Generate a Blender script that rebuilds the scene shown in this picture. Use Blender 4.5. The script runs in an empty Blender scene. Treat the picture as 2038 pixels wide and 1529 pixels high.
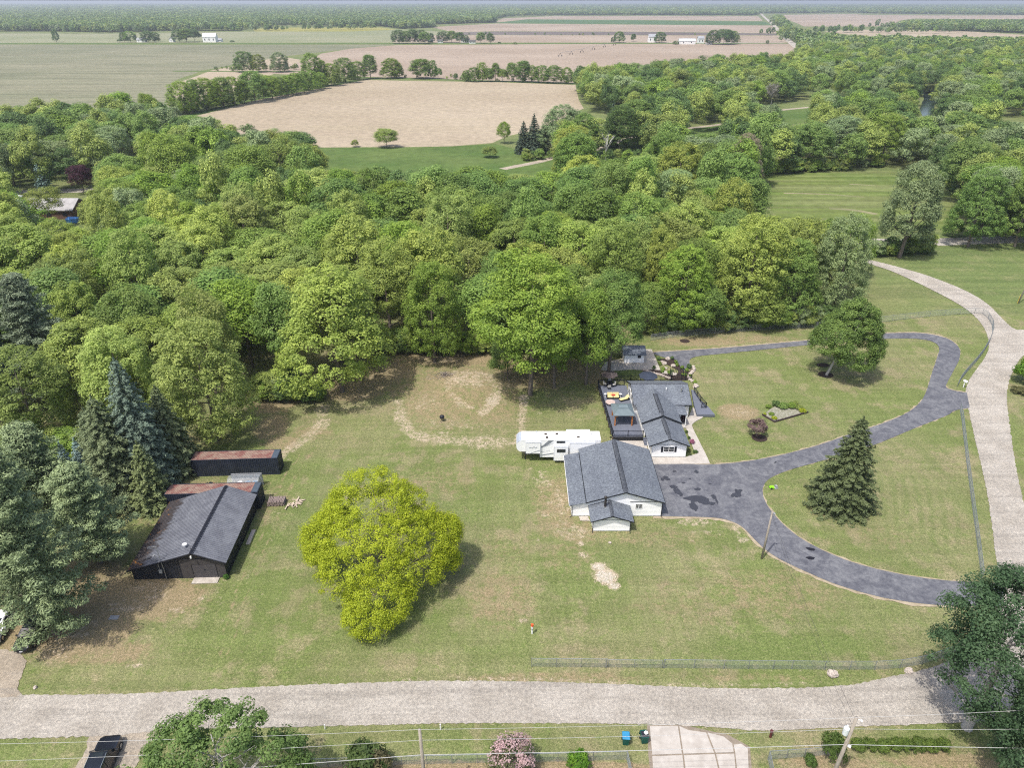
import bpy, bmesh, math, random
import numpy as np
from mathutils import Vector, Matrix, noise
from mathutils.geometry import tessellate_polygon
random.seed(7); np.random.seed(7)
sc = bpy.context.scene
C = sc.collection
# ------------------------------------------------------------------ camera, sky, sun, exposure
H0 = 60.0; FPX = 1413.0; PW, PH = 2038.0, 1529.0
PIT = math.atan((764.5 - 1.0) / FPX)
cam = bpy.data.cameras.new('camera'); co = bpy.data.objects.new('camera', cam); C.objects.link(co)
co.location = (0, 0, H0); co.rotation_euler = (math.pi/2 - PIT, 0, 0)
cam.sensor_fit = 'HORIZONTAL'; cam.sensor_width = 36.0; cam.lens = 36.0 * FPX / PW
cam.clip_start = 0.5; cam.clip_end = 90000
sc.camera = co
SUNV = Vector((-0.33, -0.36, 1.0)).normalized()          # towards the sun
elev = math.asin(SUNV.z); azim = math.atan2(SUNV.x, SUNV.y)   # clockwise from +Y
w = bpy.data.worlds.new('World'); sc.world = w; w.use_nodes = True
nt = w.node_tree; bg = nt.nodes['Background']
sky = nt.nodes.new('ShaderNodeTexSky'); sky.sky_type = 'NISHITA'; sky.sun_disc = False
sky.sun_elevation = elev; sky.sun_rotation = azim; sky.air_density = 1.0; sky.dust_density = 4.0; sky.ozone_density = 1.5
nt.links.new(sky.outputs[0], bg.inputs[0]); bg.inputs[1].default_value = 0.15
sl = bpy.data.lights.new('sun', 'SUN'); sl.energy = 3.0; sl.angle = math.radians(0.6); sl.color = (1.0, 0.955, 0.89)
so = bpy.data.objects.new('sun', sl); C.objects.link(so); so.rotation_euler = SUNV.to_track_quat('Z', 'Y').to_euler(); so.location = (0, 0, 200)
vs = sc.view_settings; vs.view_transform = 'Standard'; vs.look = 'None'; vs.exposure = 0.52; vs.gamma = 1; vs.use_curve_mapping = False
cy = sc.cycles; cy.max_bounces = 5; cy.diffuse_bounces = 4; cy.glossy_bounces = 2; cy.transmission_bounces = 4; cy.transparent_max_bounces = 6
cy.volume_bounces = 0; cy.use_denoising = False; cy.filter_width = 1.15; cy.caustics_reflective = False; cy.caustics_refractive = False
# ------------------------------------------------------------------ where a photographed ground point lies
_s, _c = math.sin(PIT), math.cos(PIT)
def G(px, py, h=0.0):
    u = (px - 1019) / FPX; v = (py - 764.5) / FPX
    t = (h - H0) / (-_s - v*_c)
    return Vector((u*t, (_c - v*_s)*t, h))
def PX(X, Y, Z=0.0):
    z = Y*_c + (H0-Z)*_s
    return 1019 + FPX*X/z, 764.5 + FPX*((H0-Z)*_c - Y*_s)/z
def HT(py, Y):
    v = (py - 764.5) / FPX
    return H0 + Y*(-_s - v*_c)/(_c - v*_s)
def MPP(Y, Z=0.0):                      # metres per photo pixel there
    return (Y*_c + (H0-Z)*_s) / FPX
# ------------------------------------------------------------------ naming helpers
def tag(o, label=None, cat=None, group=None, kind=None):
    if label: o['label'] = label
    if cat: o['category'] = cat
    if group: o['group'] = group
    if kind: o['kind'] = kind
    return o
def root(name, loc, rz=0.0, label=None, cat=None, group=None):
    o = bpy.data.objects.new(name, None); C.objects.link(o); o.empty_display_size = 0.3
    o.location = loc; o.rotation_euler = (0, 0, rz)
    return tag(o, label, cat, group)
def inst(name, me, parent=None, loc=(0,0,0), rot=(0,0,0), scale=(1,1,1), color=None):
    o = bpy.data.objects.new(name, me); C.objects.link(o); o.parent = parent
    o.location = loc; o.rotation_euler = rot; o.scale = scale
    if color: o.color = (*color, 1)
    return o
class MB:
    """collects geometry in one mesh"""
    def __init__(s): s.v = []; s.f = []
    def add(s, vs_, fs):
        b = len(s.v); s.v += [tuple(p) for p in vs_]; s.f += [tuple(b+i for i in f) for f in fs]; return s
    def box(s, x0, x1, y0, y1, z0, z1):
        return s.add([(x0,y0,z0),(x1,y0,z0),(x1,y1,z0),(x0,y1,z0),(x0,y0,z1),(x1,y0,z1),(x1,y1,z1),(x0,y1,z1)],
            [(0,3,2,1),(4,5,6,7),(0,1,5,4),(1,2,6,5),(2,3,7,6),(3,0,4,7)])
    def hexa(s, p):                     # 8 points, bottom ring then top ring
        return s.add(p, [(0,3,2,1),(4,5,6,7),(0,1,5,4),(1,2,6,5),(2,3,7,6),(3,0,4,7)])
    def prism(s, poly, axis, a0, a1):   # poly of 2D points extruded along axis 'x','y','z'
        def P(q, a): return {'x':(a,q[0],q[1]), 'y':(q[0],a,q[1]), 'z':(q[0],q[1],a)}[axis]
        n = len(poly)
        return s.add([P(q,a0) for q in poly]+[P(q,a1) for q in poly],
            [tuple(range(n))[::-1], tuple(range(n,2*n))]+[(i,(i+1)%n,n+(i+1)%n,n+i) for i in range(n)])
    def tube(s, pts, rad, n=6, cap=True):
        pts = [Vector(p) for p in pts]
        if not hasattr(rad, '__len__'): rad = [rad]*len(pts)
        b = len(s.v); ref = None
        for i, p in enumerate(pts):
            d = (pts[min(i+1,len(pts)-1)] - pts[max(i-1,0)])
            if d.length < 1e-9: d = Vector((0,0,1))
            d.normalize()
            a = d.cross(Vector((0,0,1)) if abs(d.z) < 0.9 else Vector((1,0,0))).normalized() if ref is None else (ref - d*ref.dot(d)).normalized()
            ref = a; c = d.cross(a)
            for k in range(n):
                t = 2*math.pi*k/n; q = p + (a*math.cos(t) + c*math.sin(t))*rad[i]
                s.v.append(tuple(q))
        for i in range(len(pts)-1):
            for k in range(n):
                k2 = (k+1) % n
                s.f.append((b+i*n+k, b+i*n+k2, b+(i+1)*n+k2, b+(i+1)*n+k))
        if cap:
            s.f.append(tuple(b+k for k in range(n))[::-1]); e = b+(len(pts)-1)*n
            s.f.append(tuple(e+k for k in range(n)))
        return s
    def bar(s, p, q, w_, h_):           # square bar
        p, q = Vector(p), Vector(q); d = (q-p).normalized()
        a = d.cross(Vector((0,0,1)) if abs(d.z) < 0.95 else Vector((0,1,0))).normalized(); c = a.cross(d)
        A, B = a*w_/2, c*h_/2
        return s.hexa([p-A-B, p+A-B, p+A+B, p-A+B, q-A-B, q+A-B, q+A+B, q-A+B])
    def lathe(s, prof, n=12, cx=0, cy_=0):   # prof: (r,z)
        b = len(s.v)
        for r, z in prof:
            for k in range(n): t = 2*math.pi*k/n; s.v.append((cx+r*math.cos(t), cy_+r*math.sin(t), z))
        for i in range(len(prof)-1):
            for k in range(n): k2=(k+1)%n; s.f.append((b+i*n+k,b+i*n+k2,b+(i+1)*n+k2,b+(i+1)*n+k))
        s.f.append(tuple(b+k for k in range(n))[::-1]); e=b+(len(prof)-1)*n; s.f.append(tuple(e+k for k in range(n)))
        return s
    def blob(s, cx, cy_, cz, rx, ry, rz, seed=0, n=10, m=7, amp=0.22):
        b = len(s.v)
        for i in range(m+1):
            ph = math.pi*i/m
            for k in range(n):
                t = 2*math.pi*k/n; d = Vector((math.sin(ph)*math.cos(t), math.sin(ph)*math.sin(t), math.cos(ph)))
                f = 1 + amp*noise.noise(d*1.7 + Vector((seed*3.1, seed, 0)))*1.6
                s.v.append((cx+d.x*rx*f, cy_+d.y*ry*f, cz+d.z*rz*f))
        for i in range(m):
            for k in range(n): k2=(k+1)%n; s.f.append((b+i*n+k,b+(i+1)*n+k,b+(i+1)*n+k2,b+i*n+k2))
        return s
    def mesh(s, name, m=None, smooth=False):
        me = bpy.data.meshes.new(name); me.from_pydata(s.v, [], s.f); me.update()
        if m: me.materials.append(m)
        if smooth: me.shade_smooth()
        return me
    def build(s, name, m, parent=None, smooth=False, bevel=0, **kw):
        o = bpy.data.objects.new(name, s.mesh(name, m, smooth)); C.objects.link(o); o.parent = parent
        if bevel:
            bm = bmesh.new(); bm.from_mesh(o.data); bmesh.ops.remove_doubles(bm, verts=bm.verts, dist=1e-5)
            bmesh.ops.bevel(bm, geom=list(bm.edges), offset=bevel, segments=2, affect='EDGES', profile=0.6); bm.to_mesh(o.data); bm.free()
        return tag(o, **kw)
# ------------------------------------------------------------------ materials
MATS = {}
def N(nt, t, **kw):
    n = nt.nodes.new(t)
    for k, v in kw.items():
        if k[0] == '_': n.inputs[k[1:].replace('_', ' ')].default_value = v
        else: setattr(n, k, v)
    return n
def mat(name, col, rough=0.8, var=0.15, scale=3.0, metal=0.0, bump=0.0, bscale=None, col2=None, spec=0.3, alpha=1.0, stretch=None, coord='Object', detail=6.0, contrast=None):
    if name in MATS: return MATS[name]
    m = bpy.data.materials.new(name); m.use_nodes = True; t = m.node_tree; L = t.links
    b = t.nodes['Principled BSDF']; b.inputs['Roughness'].default_value = rough; b.inputs['Metallic'].default_value = metal
    b.inputs['Specular IOR Level'].default_value = spec; b.inputs['Alpha'].default_value = alpha
    tc = N(t, 'ShaderNodeTexCoord'); src = tc.outputs[coord]
    if stretch:
        mp = N(t, 'ShaderNodeMapping'); mp.inputs['Scale'].default_value = stretch; L.new(src, mp.inputs[0]); src = mp.outputs[0]
    nz = N(t, 'ShaderNodeTexNoise', _Scale=scale, _Detail=detail, _Roughness=0.65); L.new(src, nz.inputs['Vector'])
    rp = N(t, 'ShaderNodeValToRGB'); e = rp.color_ramp.elements
    lo, hi = contrast or (0.3, 0.7)
    e[0].position = lo; e[1].position = hi
    c2 = col2 or tuple(min(1, c*(1+var)) for c in col); c1 = col if col2 else tuple(c*(1-var) for c in col)
    e[0].color = (*c1, 1); e[1].color = (*c2, 1)
    L.new(nz.outputs[0], rp.inputs[0]); L.new(rp.outputs[0], b.inputs['Base Color'])
    if bump:
        bn = N(t, 'ShaderNodeTexNoise', _Scale=bscale or scale*4, _Detail=4.0); L.new(src, bn.inputs['Vector'])
        bp = N(t, 'ShaderNodeBump', _Strength=0.8, _Distance=bump); L.new(bn.outputs[0], bp.inputs['Height']); L.new(bp.outputs[0], b.inputs['Normal'])
    MATS[name] = m
    return m
class NG:
    """tiny expression builder for shader graphs"""
    def __init__(s, name):
        s.m = bpy.data.materials.new(name); s.m.use_nodes = True; s.t = s.m.node_tree; s.L = s.t.links
        s.b = s.t.nodes['Principled BSDF']; s.b.inputs['Specular IOR Level'].default_value = 0.15
        s.pos = s.t.nodes.new('ShaderNodeNewGeometry').outputs['Position']
    def lk(s, v, i):
        if isinstance(v, (int, float)): i.default_value = v
        elif isinstance(v, tuple): i.default_value = (*v, 1) if len(v) == 3 and len(i.default_value) == 4 else v
        else: s.L.new(v, i)
    def noise(s, scale, detail=4, rough=0.6, st=None, rot=0, vec=None, dist=0):
        v = vec or s.pos
        if st or rot:
            mp = s.t.nodes.new('ShaderNodeMapping'); mp.inputs['Scale'].default_value = st or (1,1,1); mp.inputs['Rotation'].default_value = (0,0,rot); s.L.new(v, mp.inputs[0]); v = mp.outputs[0]
        n = N(s.t, 'ShaderNodeTexNoise', _Scale=scale, _Detail=float(detail), _Roughness=rough, _Distortion=float(dist)); s.L.new(v, n.inputs['Vector']); return n.outputs[0]
    def mth(s, op, a, b=0.0, c=None):
        n = s.t.nodes.new('ShaderNodeMath'); n.operation = op; s.lk(a, n.inputs[0]); s.lk(b, n.inputs[1])
        if c is not None: s.lk(c, n.inputs[2])
        return n.outputs[0]
    def ss(s, v, lo, hi):
        n = s.t.nodes.new('ShaderNodeMapRange'); n.interpolation_type = 'SMOOTHSTEP'; s.lk(v, n.inputs[0]); n.inputs[1].default_value = lo; n.inputs[2].default_value = hi; return n.outputs[0]
    def mix(s, f, a, b):
        n = s.t.nodes.new('ShaderNodeMix'); n.data_type = 'RGBA'; s.lk(f, n.inputs[0]); s.lk(a, n.inputs[6]); s.lk(b, n.inputs[7]); return n.outputs[2]
    def mul(s, a, b):
        n = s.t.nodes.new('ShaderNodeMix'); n.data_type = 'RGBA'; n.blend_type = 'MULTIPLY'; n.inputs[0].default_value = 1; s.lk(a, n.inputs[6]); s.lk(b, n.inputs[7]); return n.outputs[2]
    def attr(s, name):
        n = s.t.nodes.new('ShaderNodeAttribute'); n.attribute_name = name; q = s.t.nodes.new('ShaderNodeSeparateColor'); s.L.new(n.outputs['Color'], q.inputs[0]); return q.outputs
    def xyz(s):
        q = s.t.nodes.new('ShaderNodeSeparateXYZ'); s.L.new(s.pos, q.inputs[0]); return q.outputs
    def bump(s, h, dist, strength=1.0):
        b = N(s.t, 'ShaderNodeBump', _Strength=strength, _Distance=dist); s.L.new(h, b.inputs['Height']); s.L.new(b.outputs[0], s.b.inputs['Normal'])
    def out(s, col, rough=0.95):
        s.lk(col, s.b.inputs['Base Color']); s.lk(rough, s.b.inputs['Roughness']); return s.m

def grass_material():
    g = NG('lawn_grass')
    a = g.attr('wear')
    n1 = g.noise(0.045, 5, 0.6); n2 = g.noise(0.35, 5, 0.65); n3 = g.noise(2.6, 4, 0.7); n4 = g.noise(9.0, 3, 0.75)
    base = g.mix(g.ss(n1, 0.42, 0.58), (0.178,0.185,0.088), (0.138,0.168,0.060))
    base = g.mix(g.mth('MULTIPLY', g.ss(g.mth('ADD', g.mth('MULTIPLY', n2, 0.5), g.mth('MULTIPLY', g.noise(0.11, 4, 0.6), 0.5)), 0.49, 0.60), 0.72), base, (0.240,0.208,0.130))
    base = g.mix(g.mth('MULTIPLY', g.ss(n3, 0.54, 0.70), 0.5), base, (0.285,0.245,0.155))
    base = g.mix(g.mth('MULTIPLY', g.ss(g.noise(1.1, 5, 0.7), 0.53, 0.66), 0.6), base, (0.118,0.165,0.045))
    # mower passes
    wv = g.noise(1.0, 3, 0.5, st=(0.75, 0.05, 1), rot=0.18, dist=0.6)
    wv2 = g.noise(1.0, 3, 0.5, st=(0.05, 0.7, 1), rot=-0.3, dist=0.6)
    base = g.mul(base, g.mix(g.ss(wv, 0.42, 0.58), (0.955,0.955,0.955), (1.035,1.035,1.03)))
    base = g.mul(base, g.mix(g.ss(wv2, 0.42, 0.58), (0.95,0.95,0.94), (1.05,1.05,1.05)))
    base = g.mix(g.mth('MULTIPLY', a[2], 0.6), base, (0.095,0.140,0.038))
    # dry and bare ground
    r2 = g.mth('ADD', a[1], g.mth('MULTIPLY', g.mth('SUBTRACT', g.noise(0.9, 6, 0.75), 0.5), 1.7))
    base = g.mix(g.mth('MULTIPLY', g.ss(r2, 0.2, 0.7), 0.88), base, g.mix(n3, (0.195,0.148,0.090), (0.315,0.250,0.165)))
    r1 = g.mth('ADD', a[0], g.mth('MULTIPLY', g.mth('SUBTRACT', g.noise(1.3, 7, 0.78), 0.5), 2.3))
    base = g.mix(g.ss(r1, 0.36, 0.86), base, g.mix(g.ss(n4, 0.35, 0.65), (0.28,0.22,0.155), (0.47,0.40,0.32)))
    base = g.mix(g.ss(g.mth('ADD', a[0], g.mth('MULTIPLY', g.mth('SUBTRACT', g.noise(2.2, 6, 0.8), 0.5), 0.9)), 0.70, 0.92), base, (0.43,0.39,0.34))
    base = g.mul(base, g.mix(g.ss(n4, 0.3, 0.7), (0.66,0.69,0.64), (1.34,1.31,1.30)))
    base = g.mul(base, g.mix(g.ss(g.noise(3.4, 3, 0.8), 0.36, 0.64), (0.80,0.84,0.76), (1.20,1.17,1.20)))
    base = g.mul(base, g.mix(g.ss(g.noise(22.0, 2, 0.6), 0.3, 0.7), (0.72,0.74,0.72), (1.26,1.24,1.24)))
    g.bump(g.mth('ADD', n4, n3), 0.10, 0.7)
    return g.out(base)
M_GRASS = grass_material()
def meadow_material():
    g = NG('meadow_grass')
    n1 = g.noise(0.02, 5); n2 = g.noise(0.2, 5, 0.7); n3 = g.noise(1.6, 4, 0.7)
    base = g.mix(g.ss(n1, 0.35, 0.65), (0.120,0.158,0.054), (0.160,0.178,0.072))
    base = g.mix(g.mth('MULTIPLY', g.ss(n2, 0.45, 0.7), 0.5), base, (0.215,0.205,0.105))
    st = g.noise(1.0, 2, 0.5, st=(0.02, 0.35, 1), rot=0.06)
    base = g.mul(base, g.mix(g.ss(st, 0.4, 0.6), (0.88,0.9,0.88), (1.08,1.08,1.05)))
    base = g.mul(base, g.mix(g.ss(n3, 0.3, 0.7), (0.8,0.8,0.8), (1.15,1.15,1.15)))
    g.bump(n3, 0.25, 0.8)
    return g.out(base)
M_MEADOW = meadow_material()
def field_material(name, c1, c2, green, rot, rows=0.0, gs=0.004):
    g = NG(name)
    n0 = g.noise(gs, 5, 0.6); n1 = g.noise(0.02, 6, 0.65); n2 = g.noise(0.25, 5, 0.75)
    base = g.mix(g.ss(n0, 0.35, 0.65), c1, c2)
    st = g.noise(1.0, 3, 0.6, st=(0.006, 0.12, 1), rot=rot)
    base = g.mix(g.mth('MULTIPLY', g.ss(st, 0.42, 0.62), 0.45), base, green)
    base = g.mix(g.mth('MULTIPLY', g.ss(n1, 0.5, 0.75), 0.3), base, tuple(c*0.72 for c in c1))
    if rows:
        rw = g.noise(1.0, 1, 0.5, st=(0.01, rows, 1), rot=rot)
        base = g.mul(base, g.mix(g.ss(rw, 0.4, 0.6), (0.86,0.86,0.86), (1.1,1.1,1.1)))
    base = g.mul(base, g.mix(g.ss(n2, 0.3, 0.7), (0.8,0.8,0.8), (1.16,1.16,1.16)))
    g.bump(n2, 0.3, 0.6)
    return g.out(base)
def gravel_material(name, tint=(1,1,1)):
    g = NG(name)
    n1 = g.noise(0.25, 5, 0.6); n2 = g.noise(3.0, 5, 0.75); n3 = g.noise(14.0, 3, 0.8)
    base = g.mix(g.ss(n1, 0.35, 0.65), tuple(a*b for a,b in zip((0.335,0.305,0.262), tint)), tuple(a*b for a,b in zip((0.415,0.383,0.335), tint)))
    base = g.mix(g.mth('MULTIPLY', g.ss(g.noise(1.0, 3, 0.6, st=(0.05, 0.9, 1), rot=-0.01), 0.5, 0.66), 0.55), base, (0.27,0.247,0.215))
    base = g.mul(base, g.mix(g.ss(n2, 0.3, 0.7), (0.76,0.76,0.77), (1.20,1.20,1.19)))
    base = g.mul(base, g.mix(g.ss(n3, 0.3, 0.7), (0.76,0.76,0.77), (1.23,1.23,1.22)))
    g.bump(n3, 0.08, 1.0)
    return g.out(base)
M_GRAVEL = gravel_material('gravel'); M_SAND = gravel_material('sandy_gravel', (0.92,0.86,0.78))
def asphalt_material():
    g = NG('asphalt')
    n1 = g.noise(0.35, 6, 0.7, dist=1.5); n2 = g.noise(1.8, 5, 0.7, dist=0.8); n3 = g.noise(16.0, 3, 0.8)
    base = g.mix(g.ss(n1, 0.35, 0.68), (0.094,0.098,0.115), (0.155,0.160,0.174))
    base = g.mul(base, g.mix(g.ss(n2, 0.35, 0.65), (0.82,0.82,0.84), (1.18,1.17,1.14)))
    base = g.mul(base, g.mix(g.ss(n3, 0.3, 0.7), (0.85,0.85,0.85), (1.14,1.14,1.14)))
    g.bump(n3, 0.02, 0.6)
    return g.out(base, 0.8)
M_ASPH = asphalt_material()
M_CONC = mat('concrete', (0.33,0.30,0.265), 0.9, 0.2, 1.2, bump=0.01, col2=(0.46,0.43,0.39))
M_CONC2 = mat('weathered_concrete', (0.30,0.27,0.23), 0.9, 0.3, 1.5, bump=0.01, col2=(0.5,0.46,0.41))
M_MULCH = mat('dark_mulch', (0.022,0.015,0.013), 1.0, 0.4, 6, bump=0.05, col2=(0.055,0.038,0.032))
M_WHITE = mat('white_siding', (0.80,0.805,0.80), 0.6, 0.05, 0.8, col2=(0.86,0.86,0.855), bump=0.002, bscale=3)
M_TRIM = mat('white_trim', (0.80,0.80,0.79), 0.5, 0.04)
def shingle_material(name, dark, light, rot=0.0, s=(2.6, 5.5)):
    g = NG(name)
    tc = g.t.nodes.new('ShaderNodeTexCoord').outputs['Object']
    a = g.noise(1.0, 2, 0.9, st=(s[0]*1.2, s[1]*1.0, s[1]*1.0), rot=rot, vec=tc)
    b = g.noise(0.4, 4, 0.6, vec=tc); c = g.noise(7, 3, 0.8, vec=tc)
    base = g.mix(g.ss(a, 0.36, 0.64), dark, light)
    base = g.mul(base, g.mix(g.ss(b, 0.3, 0.7), (0.88,0.88,0.9), (1.1,1.1,1.08)))
    base = g.mul(base, g.mix(g.ss(c, 0.3, 0.7), (0.72,0.72,0.72), (1.28,1.28,1.28)))
    g.bump(c, 0.02, 0.7)
    return g.out(base, 0.85)
M_SHINGLE = shingle_material('charcoal_shingle', (0.092,0.104,0.124), (0.165,0.185,0.212))
M_CAP = shingle_material('ridge_shingle', (0.045,0.05,0.062), (0.095,0.105,0.12))
M_BLACK = mat('black_paint', (0.011,0.012,0.018), 0.5, 0.3, 2, col2=(0.022,0.024,0.034))
M_BARN = mat('black_barn_steel', (0.010,0.013,0.021), 0.45, 0.3, 0.6, col2=(0.024,0.028,0.040), spec=0.5)
M_DARKTRIM = mat('dark_fascia', (0.016,0.018,0.022), 0.5, 0.2)
M_GLASS = mat('window_glass', (0.02,0.026,0.032), 0.08, 0.3, 1.0, spec=0.6)
M_STEEL = mat('galvanised_steel', (0.34,0.36,0.38), 0.4, 0.2, 3, metal=0.6)
M_MESH = mat('galvanised_wire', (0.27,0.30,0.30), 0.5, 0.2, 3, metal=0.3)
M_WOODPOLE = mat('weathered_pole_wood', (0.22,0.19,0.155), 0.9, 0.3, 4, col2=(0.36,0.325,0.28), stretch=(3,3,0.4))
M_CEDAR = mat('orange_cedar', (0.42,0.16,0.045), 0.6, 0.25, 4, stretch=(4,4,0.5))
M_BARK = mat('bark', (0.085,0.068,0.055), 0.95, 0.4, 3, col2=(0.20,0.17,0.14), stretch=(2.5,2.5,0.5), bump=0.03)
M_PALEBARK = mat('pale_bark', (0.30,0.28,0.26), 0.9, 0.3, 3, col2=(0.48,0.46,0.44), stretch=(2.5,2.5,0.6), bump=0.02)
M_ROCK = mat('boulder_stone', (0.33,0.28,0.24), 0.9, 0.3, 2.5, col2=(0.52,0.46,0.41), bump=0.03)
M_CREAM = mat('cream_cushion', (0.66,0.57,0.27), 0.9, 0.12, 5)
M_TYRE = mat('tyre_rubber', (0.02,0.02,0.02), 0.8, 0.2)
M_CHROME = mat('bright_metal', (0.6,0.6,0.6), 0.25, 0.1, metal=0.9)
M_GREYPL = mat('grey_plastic', (0.28,0.29,0.30), 0.5, 0.1)
M_LAMP = mat('lamp_lens', (0.7,0.7,0.68), 0.15, 0.05)
M_RED = mat('red_paint', (0.34,0.02,0.03), 0.45, 0.3, 2)
# leaves take the tree's own colour
def leaf_material(name='leaves', trans=0.44, rnd=0.26, col=None):
    m = bpy.data.materials.new(name); m.use_nodes = True; t = m.node_tree; L = t.links; b = t.nodes['Principled BSDF']
    oi = N(t, 'ShaderNodeObjectInfo'); at = N(t, 'ShaderNodeAttribute'); at.attribute_name = 'tone'
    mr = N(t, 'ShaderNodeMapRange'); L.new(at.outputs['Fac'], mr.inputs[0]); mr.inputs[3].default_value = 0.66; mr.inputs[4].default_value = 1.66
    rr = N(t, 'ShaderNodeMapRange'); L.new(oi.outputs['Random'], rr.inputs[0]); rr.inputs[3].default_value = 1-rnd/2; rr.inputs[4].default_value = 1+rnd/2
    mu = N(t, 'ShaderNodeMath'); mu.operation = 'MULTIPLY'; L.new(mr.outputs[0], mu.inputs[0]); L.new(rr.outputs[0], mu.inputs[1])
    vm = N(t, 'ShaderNodeVectorMath'); vm.operation = 'SCALE'; (L.new(oi.outputs['Color'], vm.inputs[0]) if col is None else setattr(vm.inputs[0], 'default_value', col)); L.new(mu.outputs[0], vm.inputs['Scale'])
    # young leaves (high tone) lean to yellow
    hs = N(t, 'ShaderNodeHueSaturation'); L.new(vm.outputs[0], hs.inputs['Color'])
    h2 = N(t, 'ShaderNodeMapRange'); L.new(at.outputs['Fac'], h2.inputs[0]); h2.inputs[3].default_value = 0.515; h2.inputs[4].default_value = 0.487; L.new(h2.outputs[0], hs.inputs['Hue'])
    L.new(hs.outputs[0], b.inputs['Base Color']); b.inputs['Roughness'].default_value = 0.55; b.inputs['Specular IOR Level'].default_value = 0.25
    tr = N(t, 'ShaderNodeBsdfTranslucent'); L.new(hs.outputs[0], tr.inputs[0])
    mx = N(t, 'ShaderNodeMixShader'); mx.inputs[0].default_value = trans; L.new(b.outputs[0], mx.inputs[1]); L.new(tr.outputs[0], mx.inputs[2])
    L.new(mx.outputs[0], t.nodes['Material Output'].inputs[0])
    return m
M_LEAF = leaf_material()
M_NEEDLE = leaf_material('needles', 0.12, 0.2)
# ------------------------------------------------------------------ the setting: ground, lawn, roads, fields
def quadplane(name, x0, x1, y0, y1, z, m, nx=1, ny=1):
    b = MB()
    for i in range(nx):
        for j in range(ny):
            xa = x0+(x1-x0)*i/nx; xb = x0+(x1-x0)*(i+1)/nx; ya = y0+(y1-y0)*j/ny; yb = y0+(y1-y0)*(j+1)/ny
            b.add([(xa,ya,z),(xb,ya,z),(xb,yb,z),(xa,yb,z)], [(0,1,2,3)])
    return b.build(name, m, kind='structure', label=None)
quadplane('ground', -42000, 42000, -4000, 45000, -0.060, M_MEADOW, 8, 8)
def smooth(pts, n=5, closed=False):
    P = [Vector(p) for p in pts]; out = []
    for i in range(len(P) - (0 if closed else 1)):
        if closed: a, b, c, d = P[i-1], P[i], P[(i+1)%len(P)], P[(i+2)%len(P)]
        else: a, b, c, d = P[max(i-1,0)], P[i], P[i+1], P[min(i+2,len(P)-1)]
        for k in range(n):
            t = k/n
            out.append(0.5*((2*b)+(-a+c)*t+(2*a-5*b+4*c-d)*t*t+(-a+3*b-3*c+d)*t*t*t))
    if not closed: out.append(P[-1])
    return out
def ragged(pts, step, amp, freq=0.5, seed=0):
    out = []; n = len(pts)
    for i in range(n):
        a, b = Vector(pts[i]), Vector(pts[(i+1)%n]); L = (b-a).length; k = max(1, int(L/step))
        nrm = Vector((b.y-a.y, a.x-b.x, 0)); nrm = nrm.normalized() if nrm.length > 0 else nrm
        for j in range(k):
            p = a.lerp(b, j/k); p = p + nrm*amp*(noise.noise(Vector((p.x*freq, p.y*freq, seed)))+0.6*noise.noise(Vector((p.x*freq*3.3, p.y*freq*3.3, seed+9))))
            out.append(p)
    return out
def sheet(name, pts, z, m, step=1.0, amp=0.0, freq=0.5, thick=0.0, kind='structure', parent=None, **kw):
    P = ragged(pts, step, amp, freq, len(name)) if amp else [Vector(p) for p in pts]
    P = [Vector((p.x, p.y, 0)) for p in P]
    tris = tessellate_polygon([P]); b = MB(); n = len(P)
    b.v = [(p.x, p.y, z) for p in P]
    up = []
    for t in tris:
        a, c, d = P[t[0]], P[t[1]], P[t[2]]
        up.append(t if (c-a).cross(d-a).z > 0 else (t[0], t[2], t[1]))
    b.f = up
    if thick:
        b.v += [(p.x, p.y, z-thick) for p in P]
        b.f += [(i, n+i, n+(i+1)%n, (i+1)%n) for i in range(n)]
    return b.build(name, m, parent, kind=kind, **kw)
def px(*l, h=0.0): return [G(a, b, h) for a, b in l]

# lawn grid, with worn and bare patches stored per vertex
LX0, LX1, LY0, LY1, LS = -92.0, 110.0, 28.0, 142.0, 0.36
nx = int((LX1-LX0)/LS)+1; ny = int((LY1-LY0)/LS)+1
gx, gy = np.meshgrid(np.linspace(LX0, LX1, nx), np.linspace(LY0, LY1, ny))
wear = np.zeros((ny, nx, 3), np.float32)
def daub(ch, x, y, rx, ry, s, h=0.0):     # photographed spot (pixels) with its radii on the picture
    p = G(x, y); mx = MPP(p.y); my = (p.y*_c+H0*_s)**2/(FPX*H0)
    d = ((gx-p.x)/(rx*mx))**2+((gy-p.y)/(ry*my))**2
    wear[..., ch] = np.maximum(wear[..., ch], s*np.clip(1.25-d, 0, 1)**0.8)
def stroke(ch, pts, wpx, s):
    q = smooth([(a, b, 0) for a, b in pts], 8)
    for a, b in zip(q[:-1], q[1:]):
        L = (b-a).length; k = max(1, int(L/(wpx*0.5)))
        for j in range(k):
            p = a.lerp(b, j/k); f = .75+.9*noise.noise(Vector((p.x*.03, p.y*.05, 2))); daub(ch, p.x+6*noise.noise(Vector((p.y*.05, p.x*.04, 7))), p.y+4*noise.noise(Vector((p.x*.05, 3, 1))), wpx*(.7+.5*f), wpx*0.62*(.7+.5*f), s*(.72+.38*f))
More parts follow.
